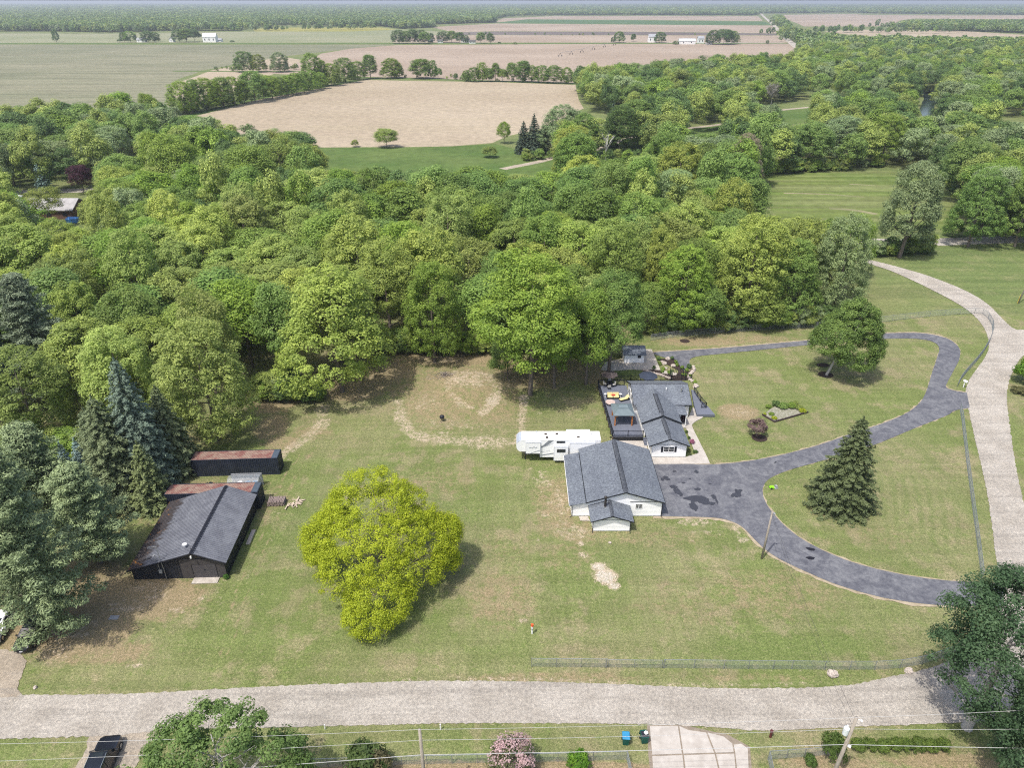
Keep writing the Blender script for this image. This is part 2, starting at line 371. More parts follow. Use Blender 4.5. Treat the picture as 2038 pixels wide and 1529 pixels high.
# bare tracks and worn soil as seen
stroke(0, [(640,815),(635,850),(590,885),(560,905),(520,925)], 17, .58)
stroke(0, [(793,800),(800,830),(815,860),(860,875),(930,878),(1000,885)], 15, .56)
stroke(0, [(955,745),(985,765),(990,785),(975,810),(960,822)], 14, .62)
stroke(0, [(905,745),(893,765),(900,790),(920,808)], 11, .5)
stroke(0, [(1040,790),(1038,820),(1040,850),(1030,880)], 10, .6)
daub(0, 935, 757, 55, 24, .62); daub(0, 965, 880, 60, 18, .6); daub(0, 845, 800, 40, 26, .42); daub(0, 1010, 760, 30, 26, .46); daub(0, 900, 845, 90, 20, .4); daub(0, 870, 715, 60, 12, .5); daub(1, 900, 780, 140, 80, .55); daub(0, 720, 760, 40, 22, .42); daub(1, 960, 800, 120, 60, .5); daub(1, 1110, 1010, 60, 80, .5); daub(0, 1140, 1060, 45, 20, .5); daub(1, 1540, 1180, 160, 60, .4); daub(1, 1000, 1190, 80, 70, .45); daub(1, 860, 960, 120, 40, .35); daub(1, 930, 790, 75, 40, .45)
daub(0, 1010, 880, 30, 10, .6); daub(0, 930, 810, 22, 6, .6); daub(0, 1072, 822, 11, 4, .6)
daub(0, 640, 840, 16, 12, .6); daub(0, 850, 872, 50, 6, .6); daub(0,1003,800,9,10,.4); daub(0, 880, 865, 30, 7, .5)
for a in [(700,770,85,32,.85),(760,740,90,28,.8),(900,715,150,18,.7),(1080,735,110,30,.8),(560,780,60,45,.85),(1180,745,50,26,.6),(620,860,50,16,.5),(560,880,45,20,.6),
          (1060,760,90,20,.6),(860,700,120,16,.7),(540,850,40,30,.7),(800,770,60,20,.5)]: daub(1, *a)
for a in [(1030,745,60,14,.42),(880,700,80,10,.4),(700,790,50,12,.4),(1120,700,70,16,.5),(1230,700,30,10,.3),(640,780,50,18,.42)]: daub(0, *a)
for a in [(270,1190,150,55,.9),(160,1260,120,60,.9),(400,1000,190,60,.5),(230,1300,90,30,.6),(120,1200,130,110,.9)]: daub(1, *a)
for a in [(300,1170,60,14,.5),(250,1210,60,20,.5),(350,1215,30,8,.5),(310,1190,28,10,.62),(270,1325,16,9,.6),(150,1250,60,40,.5),(402,1190,10,12,.55),(440,1160,10,8,.6),(100,1300,60,30,.45)]: daub(0, *a)
for a in [(1205,1148,30,20,.88),(1192,1128,20,12,.85),(1222,1166,18,12,.85),(1120,1000,22,40,.5),(1075,950,20,24,.46),(1160,1105,14,8,.7),(1155,1082,12,7,.7),(1150,1055,35,12,.55),(1120,1040,18,22,.4),(1090,1025,26,10,.45),(1040,1235,16,6,.65),
          (1385,1040,50,10,.6),(1465,1055,10,20,.62),(1480,1075,16,7,.7),(1410,1060,60,8,.4),(1110,980,12,18,.5),(1085,960,22,12,.5),(1060,900,26,8,.45),(1100,1000,14,7,.5),(1072,1075,7,4,.7)]: daub(0, *a)
for a in [(1110,990,35,50,.55),(1150,1060,60,30,.5),(1130,1110,70,40,.35),(1000,1100,80,60,.3),(1380,1200,160,60,.3),(1300,1070,160,22,.35),(1470,820,46,18,.9),(1455,815,25,10,1.),
          (1760,1070,90,30,.3),(1400,680,110,12,.6),(1500,675,110,9,.5),(1660,1020,60,14,.5),(1560,990,60,30,.25),(1720,860,60,20,.25),(1800,730,50,30,.2),(1100,1350,220,14,.5),(1500,1350,160,10,.4),
          (1640,1490,80,20,.4),(1900,1490,90,30,.4),(860,1526,260,12,.9),(1100,1528,260,14,.95),(1640,1520,120,16,.7),(1880,1515,140,20,.7)]: daub(1, *a)
for dx in (0, 22): stroke(1, [(430+dx,1330),(455+dx,1230),(490+dx,1130),(530+dx,1040),(560+dx,960),(600+dx,900)], 3.5, .42)
for k in range(9): stroke(2, [(1700+k*24,930+k*4),(1712+k*24,1010+k*3),(1722+k*23,1100)], 5, .5)
daub(0, 1470, 820, 40, 14, .45); daub(0, 1335, 668, 40, 6, .4); daub(0, 1420, 683, 60, 6, .3)
stroke(0, [(60,1378),(200,1382),(400,1374),(560,1364),(700,1356),(900,1352)], 8, .35)
stroke(0, [(900,1352),(1100,1354),(1300,1362),(1500,1364),(1640,1362)], 11, .42)
stroke(0, [(1060,1330),(1300,1333),(1640,1336)], 4, .35); stroke(0, [(1340,1446),(1500,1456),(1620,1452)], 8, .35)
stroke(0, [(650,1448),(900,1444),(1250,1446)], 4, .3); stroke(0, [(420,1130),(440,1250),(330,1310),(240,1330)], 9, .3)
for a in [(780,1250,160,60,.5),(560,1080,60,90,.35),(1600,1290,300,30,.45),(1250,1110,60,40,.5),(1260,740,60,12,.8),(560,1200,120,60,.3),(300,1365,260,10,.4),(1650,1240,200,40,.25),
          (1800,1100,100,40,.35),(1870,950,25,150,.4),(1740,910,60,20,.3)]: daub(2, *a)
rng = np.random.RandomState(3)
for i in range(260):
    x = rng.uniform(60, 1900); y = rng.uniform(890, 1340)
    if 1130 < x < 1330 and y < 1060: continue
    s = rng.uniform(3, 10); daub(0, x, y, s, s*0.6, rng.uniform(.25, .52) * (1.15 if 1040 < x < 1200 else 0.85))
me = bpy.data.meshes.new('lawn'); me.vertices.add(nx*ny)
me.vertices.foreach_set('co', np.stack([gx, gy, 0.02*np.sin(gx*0.31)*np.cos(gy*0.27)-0.02], -1).astype(np.float32).ravel())
idx = np.arange(nx*ny).reshape(ny, nx); q = np.stack([idx[:-1,:-1], idx[:-1,1:], idx[1:,1:], idx[1:,:-1]], -1).reshape(-1, 4)
def fillfaces(me, q, k=4):
    n = len(q); me.loops.add(n*k); me.loops.foreach_set('vertex_index', q.ravel().astype(np.int32))
    me.polygons.add(n); me.polygons.foreach_set('loop_start', np.arange(0, n*k, k, dtype=np.int32)); me.update(calc_edges=True)
# the dirt mound ring swells a little
fillfaces(me, q)
cvert = np.empty(nx*ny*3, np.float32); me.vertices.foreach_get('co', cvert); cvert = cvert.reshape(-1, 3)
mp_ = G(930, 765); d_ = np.hypot((cvert[:,0]-mp_.x)/5.5, (cvert[:,1]-mp_.y)/5.0); cvert[:,2] += 0.5*np.exp(-d_**4)
me.vertices.foreach_set('co', cvert.ravel()); me.update()
ca = me.color_attributes.new('wear', 'FLOAT_COLOR', 'POINT'); ca.data.foreach_set('color', np.concatenate([wear.reshape(-1,3), np.ones((nx*ny,1), np.float32)], 1).ravel())
me.materials.append(M_GRASS); me.shade_smooth()
o = bpy.data.objects.new('lawn', me); C.objects.link(o); o['kind'] = 'structure'
del wear, cvert
Z1 = 0.03
# gravel roads
main_top = [(-400,1400),(0,1390),(40,1384),(150,1384),(300,1380),(430,1373),(560,1366),(700,1361),(850,1356),(1000,1357),(1150,1360),(1300,1366),(1450,1371),(1600,1370),(1700,1363),(1780,1346),(1830,1336),(1870,1324),(1920,1300),(1955,1270),(1975,1235),(1985,1180),(1990,1150),(1981,1104),(1974,1045),(1965,986),(1953,927),(1938,865),(1927,812),(1922,782),(1930,755),(1958,715),(1968,690),(1962,660),(1945,635),(1915,610),(1870,585),(1820,560),(1770,538),(1718,522)]
main_out = [(1718,514),(1775,528),(1850,550),(1920,578),(1965,605),(2000,640),(2020,655),(2045,656),(2200,650),(2200,668),(2100,690),(2045,702),(2018,735),(2006,770),(2004,800),(2010,850),(2022,930),(2040,1010),(2075,1120),(2120,1250),(2160,1400),(2300,1440),(2038,1436),(1900,1440),(1740,1446),(1620,1452),(1500,1455),(1440,1450),(1300,1443),(1100,1441),(900,1441),(640,1447),(420,1452),(330,1455),(200,1466),(0,1472),(-400,1485)]
sheet('gravel_road', smooth(px(*main_top), 4) + smooth(px(*main_out), 4), Z1, M_GRAVEL, 0.18, 0.14, 2.2)
sheet('gravel_lane', smooth(px((1640,487),(1720,486),(1790,489),(1850,489),(1940,486),(2040,483),(2300,478)), 3)+smooth(px((2300,462),(2040,468),(1940,471),(1850,475),(1790,476),(1720,473),(1640,470)), 3), -0.03, M_GRAVEL, 2.5, 0.3, 0.3)
sheet('gravel_parking_patch', px((-260,1290),(-60,1285),(0,1292),(40,1300),(52,1318),(44,1345),(34,1370),(48,1392),(-60,1400),(-260,1405)), Z1-0.012, M_SAND, 0.2, 0.16, 2.0)
sheet('gravel_driveway_apron', px((178,1460),(260,1455),(345,1448),(300,1480),(268,1529),(230,1600),(100,1600),(150,1529),(172,1490)), Z1-0.008, M_SAND, 0.2, 0.16, 2.0)
# driveway
a1 = [(1296,924),(1350,924),(1420,925),(1490,918),(1560,905),(1630,886),(1700,862),(1760,842),(1805,822),(1832,800),(1845,775),(1854,745),(1864,715),(1869,692),(1852,679),(1810,674),(1740,676),(1640,684),(1520,696),(1430,705),(1392,709),(1375,714),(1372,722),(1377,731)]
a2 = [(1362,738),(1348,734),(1332,716),(1300,703),(1345,699),(1450,692),(1550,683),(1650,674),(1740,665),(1790,663),(1840,664),(1885,674),(1908,692),(1910,712),(1898,738),(1885,762),(1884,772),(1900,778),(1924,782)]
a3 = [(1930,812),(1900,818),(1885,827),(1825,851),(1745,884),(1680,905),(1620,922),(1565,938),(1532,953),(1519,970),(1520,990),(1533,1015),(1565,1050),(1610,1082),(1680,1114),(1760,1137),(1850,1153),(1940,1160),(1995,1163)]
a4 = [(1998,1205),(1930,1207),(1850,1204),(1760,1191),(1670,1166),(1600,1137),(1540,1107),(1505,1078),(1475,1048),(1440,1034),(1400,1030),(1350,1029),(1300,1028)]
drive_pts = smooth(px(*a1), 5)+smooth(px(*a2), 5)+smooth(px(*a3), 5)+smooth(px(*a4), 5)
verge = smooth(px(*[(x, y-2) for x, y in a1]), 5)+smooth(px(*[(x, y-2) for x, y in a2]), 5)+smooth(px(*[(x-2, y+1) for x, y in a3[:9]]+[(x+1, y-2) for x, y in a3[9:]]), 5)+smooth(px(*[(x-1, y+4) for x, y in a4]), 5)
sheet('dry_verge', verge, Z1-0.02, mat('dry_verge_soil', (0.22,0.18,0.11), 1, .3, 1.2, col2=(0.40,0.34,0.25), detail=8), 0.5, 0.30, 1.1)
drive = sheet('asphalt_driveway', drive_pts, Z1+0.006, M_ASPH, 0.8, 0.04, 0.8)
M_TAR = mat('fresh_tar_seal', (0.014,0.014,0.02), 0.5, 0.2, 5)
M_OIL = mat('damp_stain', (0.042,0.044,0.054), 0.45, 0.2, 5)
for i, (x, y, rx, ry, r) in enumerate([(1330,955,5,3,0),(1342,939,4,2.5,0),(1325,952,6,4,1),(1340,970,8,3.5,2),(1318,955,3,3,0),(1347,978,7,8,3),(1354,984,4,5,1),(1361,962,4,1.6,0),(1386,940,4,3.6,4),
        (1373,954,2.5,1.6,0),(1413,964,3,1.6,0),(1388,975,7,2.8,2),(1384,993,24,6.5,5),(1399,997,14,7,6),(1380,1008,7,10,7),(1412,1003,13,3.5,3),(1421,990,5,4,2),(1426,998,2.5,5,2),(1468,980,6,6,9),(1458,988,4,2.5,1),(1466,986,8,4.5,4),(1474,977,4,2,2)]):
    p = G(x, y); a = MPP(p.y); b2 = (p.y*_c+H0*_s)**2/(FPX*H0)
    pts = [Vector((p.x+rx*a*math.cos(t)*(1+.5*noise.noise(Vector((math.cos(t)*1.6, math.sin(t)*1.6, i*3.7)))), p.y+ry*b2*math.sin(t)*(1+.6*noise.noise(Vector((math.cos(t)*1.6, math.sin(t)*1.6, i*5.1+4)))), 0)) for t in np.linspace(0, 2*math.pi, 22)[:-1]]
    sheet('damp_stain', pts, Z1+0.011+0.0012*i, M_OIL, 0.5, 0.0, kind=None, parent=drive)
for i, (x, y) in enumerate([(1613,1094),(1613,1112),(1543,921)]):
    p = G(x, y); s = 1 if i < 2 else .45
    pts = [Vector((p.x+.48*s*math.cos(t)*(1.1+.2*math.sin(3*t)), p.y+.30*s*math.sin(t)-.12*math.cos(t)*(1-i), 0)) for t in np.linspace(0, 2*math.pi, 18)[:-1]]
    sheet('tar_patch', pts, Z1+0.012, M_TAR, kind=None, parent=drive)
# concrete walk and slabs
def slab(name, pts, z, m=M_CONC, thick=0.1, **kw): return sheet(name, pts, z, m, thick=thick, **kw)
walk = [Vector(p) for p in px((1300,925),(1413,924))] + smooth(px((1408,912),(1392,880),(1378,851),(1379,844),(1387,838),(1397,833),(1402,826),(1400,820)), 4) + [G(1378,812), G(1372,828), G(1364,838), G(1366,855), G(1371,870), G(1384,905), G(1364,911), G(1290,911)]
slab('concrete_walk', walk, 0.09, M_CONC)
slab('shed_patio_slab', px((1196,737),(1204,722),(1230,716),(1268,708),(1286,696),(1297,696),(1312,731),(1314,737),(1300,738),(1255,736),(1215,739)), 0.09, M_CONC2)
slab('deck_side_slab', [Vector(p) for p in ((15.6,88.6,0),(20.6,88.6,0),(20.6,93.0,0),(15.4,93.0,0))], 0.08, M_CONC)
slab('garage_side_slab', px((1152,1029),(1170,1029),(1174,1038),(1155,1037)), 0.1, M_CONC2)
bd = bpy.data.objects.new('concrete_entrance', None); C.objects.link(bd); bd['kind'] = 'structure'
b0 = [px((1293,1447),(1349,1447),(1357,1502),(1298,1504)), px((1352,1447),(1370,1455),(1405,1460),(1421,1500),(1360,1502)), px((1408,1460),(1440,1468),(1457,1482),(1460,1499),(1424,1500)),
      px((1298,1507),(1358,1505),(1366,1580),(1303,1582)), px((1361,1505),(1422,1503),(1440,1580),(1370,1580)), px((1425,1503),(1461,1502),(1468,1580),(1444,1580)), px((1460,1484),(1475,1482),(1488,1492),(1492,1580),(1472,1580),(1463,1499))]
for p_ in b0: slab('concrete_slab', p_, 0.075+random.uniform(-.008,.008), M_CONC, thick=0.1, parent=bd, kind=None)
sheet('bare_earth_joint', px((1288,1444),(1360,1444),(1450,1464),(1492,1488),(1500,1585),(1295,1585)), 0.012, mat('gritty_earth',(.16,.13,.10),1,.3,3,col2=(.28,.24,.19)), 0.5, 0.1)
# fields (photographed corners)
FT = lambda *l: [G(a, b) for a, b in l]
F_TAN = field_material('stubble_field', (0.30,0.245,0.175), (0.37,0.31,0.23), (0.33,0.28,0.19), 0.3, 0.0)
F_PUR = field_material('tilled_field', (0.285,0.225,0.170), (0.355,0.29,0.228), (0.24,0.19,0.148), 0.2, 0.0)
F_GRN = field_material('sprouting_field', (0.165,0.17,0.105), (0.225,0.215,0.145), (0.125,0.14,0.08), 0.1, 0.2)
F_PAL = field_material('pale_green_field', (0.20,0.215,0.12), (0.26,0.255,0.165), (0.16,0.19,0.09), 0.0)
F_GRE = field_material('winter_wheat_field', (0.06,0.12,0.045), (0.085,0.14,0.055), (0.07,0.12,0.05), 0.0)
F_DRK = field_material('wet_tilled_field', (0.115,0.095,0.09), (0.16,0.135,0.125), (0.12,0.10,0.09), 0.0)
F_YEL = field_material('mustard_field', (0.25,0.24,0.06), (0.30,0.28,0.09), (0.2,0.2,0.06), 0.0)
F_HAY = field_material('hay_meadow', (0.10,0.15,0.035), (0.14,0.175,0.05), (0.19,0.19,0.095), 0.05, 0.3, 0.02)
F_HAY2 = field_material('cut_hay', (0.17,0.18,0.085), (0.24,0.22,0.13), (0.14,0.17,0.05), 0.05, 0, 0.05)
F_VERGE = field_material('ditch_grass', (0.070,0.120,0.028), (0.105,0.150,0.042), (0.085,0.12,0.035), 0.0, 0, 0.03)
def ZZ(z): return -0.06+(z+0.35)*0.14
def field(name, pts, z, m, amp=1.0): sheet(name, FT(*pts), ZZ(z), m, 12.0, amp, 0.02)
field('sprouting_field', [(-900,88),(0,88),(400,88.5),(790,88),(700,96),(560,112),(400,140),(350,160),(330,190),(360,225),(380,245),(200,235),(0,240),(-900,300)], -0.28, F_GRN, 2)
field('stubble_field', [(720,158),(800,160),(1000,163),(1145,168),(1150,190),(1160,215),(1080,255),(1010,270),(980,284),(900,290),(800,292),(640,293),(400,285),(360,235),(420,218),(520,196),(650,168)], -0.26, F_TAN, 1)
field('worn_field_margin', [(340,185),(345,168),(420,140),(560,112),(610,120),(560,140),(480,175),(420,200),(380,225)], -0.25, F_TAN, 1.5)
field('tilled_field', [(520,139),(610,120),(640,106),(700,96),(790,89),(1100,87),(1585,86),(1600,104),(1560,115),(1400,130),(1300,150),(1150,166),(1145,164),(720,152),(640,150),(420,142)], -0.24, F_PUR, 1.5)
field('pale_green_field', [(-900,60),(0,66),(220,66),(500,62),(800,58),(905,64),(900,68),(800,70),(780,84),(400,84.5),(0,84.5),(-900,84)], -0.26, F_PAL, 3)
field('farm_track', [(-900,85.2),(400,85.2),(780,85),(1200,84.5),(1700,84.6),(1700,86),(1200,86.2),(780,87.2),(400,87.4),(-900,87.2)], -0.2, F_VERGE, 0.5)
field('far_tilled_field', [(780,84),(800,70),(905,69.2),(1300,69.5),(1560,70),(1580,84)], -0.2, F_PUR, 2)
field('wet_tilled_field', [(985,62),(1300,63),(1545,66),(1556,69.4),(1300,69),(905,68.5),(900,64)], -0.18, F_DRK, 4)
field('far_stubble_field', [(860,53),(990,46),(1300,48.5),(1538,50),(1546,65.5),(1300,62.5),(985,61.5),(905,63.5),(870,56)], -0.2, F_PUR, 4)
field('winter_wheat_field', [(985,45),(1050,38),(1300,40),(1522,42.5),(1538,49.5),(1300,48)], -0.2, F_GRE, 4)
field('horizon_field', [(985,44),(1000,36),(1100,31.5),(1300,31),(1510,31.5),(1518,41),(1300,39),(1050,37.5)], -0.2, F_PUR, 4)
field('east_tilled_field', [(1544,29),(1700,27),(1720,29),(1900,30),(2100,30),(2400,31),(2400,42),(2038,38),(1820,36),(1790,40),(1770,52),(1600,52),(1585,45)], -0.2, F_PUR, 4)
field('east_stubble_strip', [(1640,62),(1700,58),(1900,60),(2060,70),(2060,76),(1900,73),(1720,72)], -0.18, F_TAN, 3)
field('mustard_field', [(500,57),(560,54),(760,54),(790,58),(700,62),(510,62)], -0.22, F_YEL, 3)
field('ditch_meadow', [(620,293),(800,293),(900,291),(985,286),(1040,300),(1060,315),(1100,345),(900,360),(560,350)], -0.22, F_VERGE, 1)
field('east_meadow', [(1060,315),(1210,285),(1350,262),(1500,228),(1620,210),(1640,235),(1500,262),(1450,300),(1100,345)], -0.20, F_VERGE, 1)
field('hay_meadow', [(1480,352),(1560,345),(1640,341),(1750,339),(1840,345),(1890,380),(1935,440),(1900,462),(1800,462),(1700,466),(1560,440)], -0.22, F_HAY, 1)
field('far_pasture', [(1930,225),(2038,215),(2300,210),(2300,245),(2038,240),(1960,238)], -0.22, M_MEADOW, 1)
def strip(name, pts, wd, z, m, amp=0.15):
    P = smooth([G(a, b) for a, b in pts], 5); Lf, Rt = [], []
    for i, p in enumerate(P):
        d = (P[min(i+1,len(P)-1)]-P[max(i-1,0)]).normalized(); n_ = Vector((-d.y, d.x, 0))
        Lf.append(p+n_*wd/2); Rt.append(p-n_*wd/2)
    sheet(name, Lf+Rt[::-1], ZZ(z), m, 3.0, amp, 0.3)
strip('dirt_track', [(1000,336),(1030,330),(1070,322),(1110,312),(1190,296),(1235,280),(1280,268),(1360,256),(1420,249),(1450,243),(1500,226),(1560,218),(1620,212)], 4.0, -0.14, M_SAND)
strip('mown_windrow', [(1560,384),(1640,386),(1720,392)], 1.6, -0.15, F_HAY2); strip('mown_windrow', [(1690,366),(1730,368),(1750,370)], 1.3, -0.15, F_HAY2)
strip('mown_windrow', [(1650,414),(1700,418),(1745,426)], 2.6, -0.15, F_HAY2)
strip('grass_hedgebank', [(350,236),(420,220),(500,199),(580,184),(650,171),(720,158)], 7, -0.12, F_VERGE, .6)
strip('grass_hedgebank', [(700,153),(850,157),(1000,162),(1145,167)], 9, -0.12, F_VERGE, .6)
strip('grass_hedgebank', [(345,141),(440,141.5),(600,141)], 9, -0.12, F_VERGE, .6)
strip('country_road', [(1608,112),(1588,95),(1570,80),(1558,68),(1545,55),(1532,42),(1522,34),(1514,26)], 11, -0.05, M_GRAVEL, .3)
strip('farmyard_gravel', [(1290,84),(1400,84.3),(1560,84.6)], 12, -0.1, M_GRAVEL)
strip('back_lane', [(-150,408),(0,388),(40,382),(75,380),(150,379),(200,377),(260,370)], 6, -0.1, M_GRAVEL)
M_WATER = NG('river_water'); M_WATER.b.inputs['Specular IOR Level'].default_value = .6; M_WATER.bump(M_WATER.noise(.7, 3), .05, .5); M_WATER = M_WATER.out((0.02,0.03,0.04), 0.09)
for pts in ([(1838,238),(1830,215),(1838,198),(1838,186),(1850,181),(1868,182),(1870,195),(1860,210),(1858,225)],[(1790,178),(1830,170),(1880,176),(1860,184),(1820,188)]):
    sheet('pond_water', FT(*pts), -0.02, M_WATER, 3, .5, .1)
# ------------------------------------------------------------------ buildings
def siding(b, x0, x1, y, z0, top, e=0.21, proud=0.022, axis='x', sgn=-1):
    """lapped boards on a wall facing sgn along the other axis; top(x) gives the height limit"""
    z = z0; n = 24; zmax = max(top(x0+(x1-x0)*i/n) for i in range(n+1))
    while z < zmax-0.02:
        zt = min(z+e, zmax); zm = zt-0.005
        xs = [x0+(x1-x0)*i/200 for i in range(201)]
        lo = [x for x in xs if top(x) >= z-1e-6]; hi = [x for x in xs if top(x) >= zm-1e-6]
        if not lo: break
        if not hi: hi = [(lo[0]+lo[-1])/2]*2
        a, c = lo[0], lo[-1]; d, f = hi[0], hi[-1]
        P = lambda x, o, zz: (x, y+sgn*o, zz) if axis == 'x' else (y+sgn*o, x, zz)
        b.add([P(a,proud,z),P(c,proud,z),P(f,0.004,zt),P(d,0.004,zt),P(a,0,z),P(c,0,z)], [(0,1,2,3),(0,4,5,1)] )
        z = zt
def wallbox(b, x0, x1, y0, y1, z0, z1): b.box(x0, x1, y0, y1, z0, z1)
def gable_y(b, xl, xr, xr_, hl, hr, hridge, y0, y1):
    """solid body under a gable whose ridge runs along y: xl,xr walls, xr_ ridge x"""
    b.prism([(xl,0),(xr,0),(xr,hr),(xr_,hridge),(xl,hl)], 'y', y0, y1)
def slope(b, p, q, y0, y1, t=0.10, axis='y'):
    """roof slab from eave p=(x,z) to ridge q=(x,z), extruded"""
    (x0,z0),(x1,z1) = p, q
    b.prism([(x0,z0),(x1,z1),(x1,z1+t),(x0,z0+t)], axis, y0, y1)
def window(par, x0, x1, z0, z1, y, nx_=2, nz=2, face='-y', shutters=False, fr=None):
    """window set on a wall; parts: frame piece with panes below it"""
    fr = fr or M_TRIM
    def bx(b, a0, a1, d0, d1, c0, c1):
        if face == '-y': b.box(a0, a1, y-d1, y-d0, c0, c1)
        elif face == '+y': b.box(a0, a1, y+d0, y+d1, c0, c1)
        elif face == '-x': b.box(y-d1, y-d0, a0, a1, c0, c1)
        else: b.box(y+d0, y+d1, a0, a1, c0, c1)
    w_ = 0.06; b = MB()
    bx(b, x0-w_, x0, 0.024, .07, z0-w_, z1+w_); bx(b, x1, x1+w_, 0.024, .07, z0-w_, z1+w_); bx(b, x0, x1, 0.024, .07, z1, z1+w_); bx(b, x0, x1, 0.024, .085, z0-w_, z0)
    for i in range(1, nx_): a = x0+(x1-x0)*i/nx_; bx(b, a-.03, a+.03, 0.03, .065, z0, z1)
    for j in range(1, nz): c = z0+(z1-z0)*j/nz; bx(b, x0, x1, 0.032, .06, c-.018, c+.018)
    f = b.build('window', fr, par)
    g = MB(); bx(g, x0, x1, 0.026, .036, z0, z1); g.build('pane', M_GLASS, f)
    if shutters:
        for a in (x0-w_-.34, x1+w_+.04):
            s_ = MB(); bx(s_, a, a+.30, .024, .06, z0-.08, z1+.08)
            for k in range(7): c = z0-.02+(z1-z0)*k/7; bx(s_, a+.03, a+.27, .061, .075, c, c+.05)
            s_.build('shutter', M_BLACK, par)
    return f
# ---- white garage
gr = root('garage', (7.87, 74.25, 0), 0, 'white sided garage with charcoal shingle roof beside the asphalt driveway', 'garage')
W_, D_ = 11.75, 11.95
b = MB(); b.prism([(0,0),(W_,0),(W_,2.38),(6.85,3.98),(1.78,2.34),(0,1.86)], 'y', 0.03, 11.1); b.build('wall_core', M_WHITE, gr)
b = MB(); b.prism([(1.78,0),(W_-.02,0),(W_-.02,2.38),(6.85,3.98),(1.78,2.34)], 'y', 11.1, D_); b.build('rear_wall', M_WHITE, gr)
def gtop(x): return 1.86+(x)*.27 if x < 1.78 else (2.34+(x-1.78)*.3234 if x < 6.85 else 3.98-(x-6.85)*.3265)
b = MB(); siding(b, 0, W_, 0.0, 0.12, gtop); siding(b, 0, 11.1, -0.001, .12, lambda x: 1.84, axis='y', sgn=-1); siding(b, 0, D_, W_+.001, .12, lambda x: 2.3, axis='y', sgn=1)
b.build('siding', M_WHITE, gr)
b = MB(); slope(b, (6.85,4.05), (12.05,2.36), -.35, 12.25)
b.build('roof', M_SHINGLE, gr)
b = MB(); slope(b, (1.78,2.405), (6.85,4.05), -.35, 12.25); b.build('roof', M_SHINGLE, gr)
b = MB(); slope(b, (-.38,1.90), (1.78,2.405), -.35, 11.35); b.build('lean_to_roof', M_SHINGLE, gr)
b = MB(); b.prism([(6.55,4.065),(6.85,4.165),(7.15,4.065),(6.85,4.19)], 'y', -.36, 12.26); b.build('ridge_cap', M_CAP, gr)
b = MB(); b.prism([(6.5,4.055),(6.56,4.075),(6.56,4.10),(6.5,4.08)], 'y', .4, 11.6); b.prism([(7.2,4.05),(7.14,4.07),(7.14,4.095),(7.2,4.075)], 'y', .4, 11.6); b.build('ridge_vent', M_DARKTRIM, gr)
b = MB(); b.prism([(1.74,2.50),(1.84,2.53),(1.84,2.55),(1.74,2.52)], 'y', -.3, 11.4); b.build('flashing', M_DARKTRIM, gr)
for (p, q, y) in (((1.78,2.36),(6.85,4.0),-.37),((6.85,4.0),(12.07,2.31),-.37)):
    b = MB(); b.prism([p, q, (q[0],q[1]+.17), (p[0],p[1]+.17)], 'y', y-.02, y+.02); b.build('fascia', M_DARKTRIM, gr)
b = MB(); b.box(-.42,-.38,-.35,11.3,1.86,1.98); b.build('gutter', M_TRIM, gr)
b = MB(); b.box(12.05,12.13,-.35,12.2,2.32,2.43); b.build('gutter', M_DARKTRIM, gr)
b = MB(); b.box(7.55,W_,-.05,-.024,2.36,2.42); b.build('belly_band', M_DARKTRIM, gr)
b = MB(); b.tube([(12.0,-.1,2.35),(11.83,-.1,2.1),(11.83,-.1,.1),(11.9,-.5,.04)], .04, 6); b.build('downpipe', M_DARKTRIM, gr)
b = MB(); b.tube([(-.35,-.1,1.9),(.02,-.1,1.7),(.02,-.1,.1),(-.35,-.3,.04)], .035, 6); b.build('downpipe', M_DARKTRIM, gr)
window(gr, 8.35, 9.15, 1.35, 1.98, 0.0, 2, 2)
b = MB(); b.box(W_+.02,W_+.06,1.2,6.0,.05,2.15); gd = b.build('garage_door', M_TRIM, gr)
for k in range(4): q = MB(); q.box(W_+.06,W_+.08,1.25,5.95,.08+k*.52,.56+k*.52); q.build('panel', M_TRIM, gd)
# annex in front
b = MB(); b.prism([(2.5,0),(7.2,0),(7.2,1.83),(4.85,2.62),(2.5,1.83)], 'y', -2.97, 0.0); b.build('annex_wall', M_WHITE, gr)
def atop(x): return 1.83+min(x-2.5, 7.2-x)*.336
b = MB(); siding(b, 2.5, 7.2, -3.0, .1, atop); siding(b, -3.0, 0, 2.499, .1, lambda x: 1.8, axis='y', sgn=-1); siding(b, -3.0, 0, 7.201, .1, lambda x: 1.8, axis='y', sgn=1); b.build('annex_siding', M_WHITE, gr)
for p, q in (((2.1,1.71),(4.85,2.64)), ((4.85,2.64),(7.6,1.71))):
    b = MB(); slope(b, p, q, -3.4, -.025, .09); b.build('annex_roof', M_SHINGLE, gr)
    b = MB(); b.prism([(p[0],p[1]-.05), (q[0],q[1]-.05), (q[0],q[1]+.10), (p[0],p[1]+.10)], 'y', -3.45, -3.41); b.build('annex_fascia', M_DARKTRIM, gr)
b = MB(); b.prism([(4.6,2.655),(4.85,2.755),(5.1,2.655),(4.85,2.78)], 'y', -3.41, -.1); b.build('annex_ridge_cap', M_CAP, gr)
b = MB(); b.box(2.7,7.0,-3.04,-3.024,1.80,1.85); b.build('annex_belly_band', M_DARKTRIM, gr)
for x in (2.46, 7.24):
    b = MB(); b.tube([(x+(-.28 if x<4 else .28),-3.2,1.72),(x,-3.06,1.5),(x,-3.06,.1),(x,-3.5,.05)], .045, 6); b.build('downpipe', M_DARKTRIM, gr)
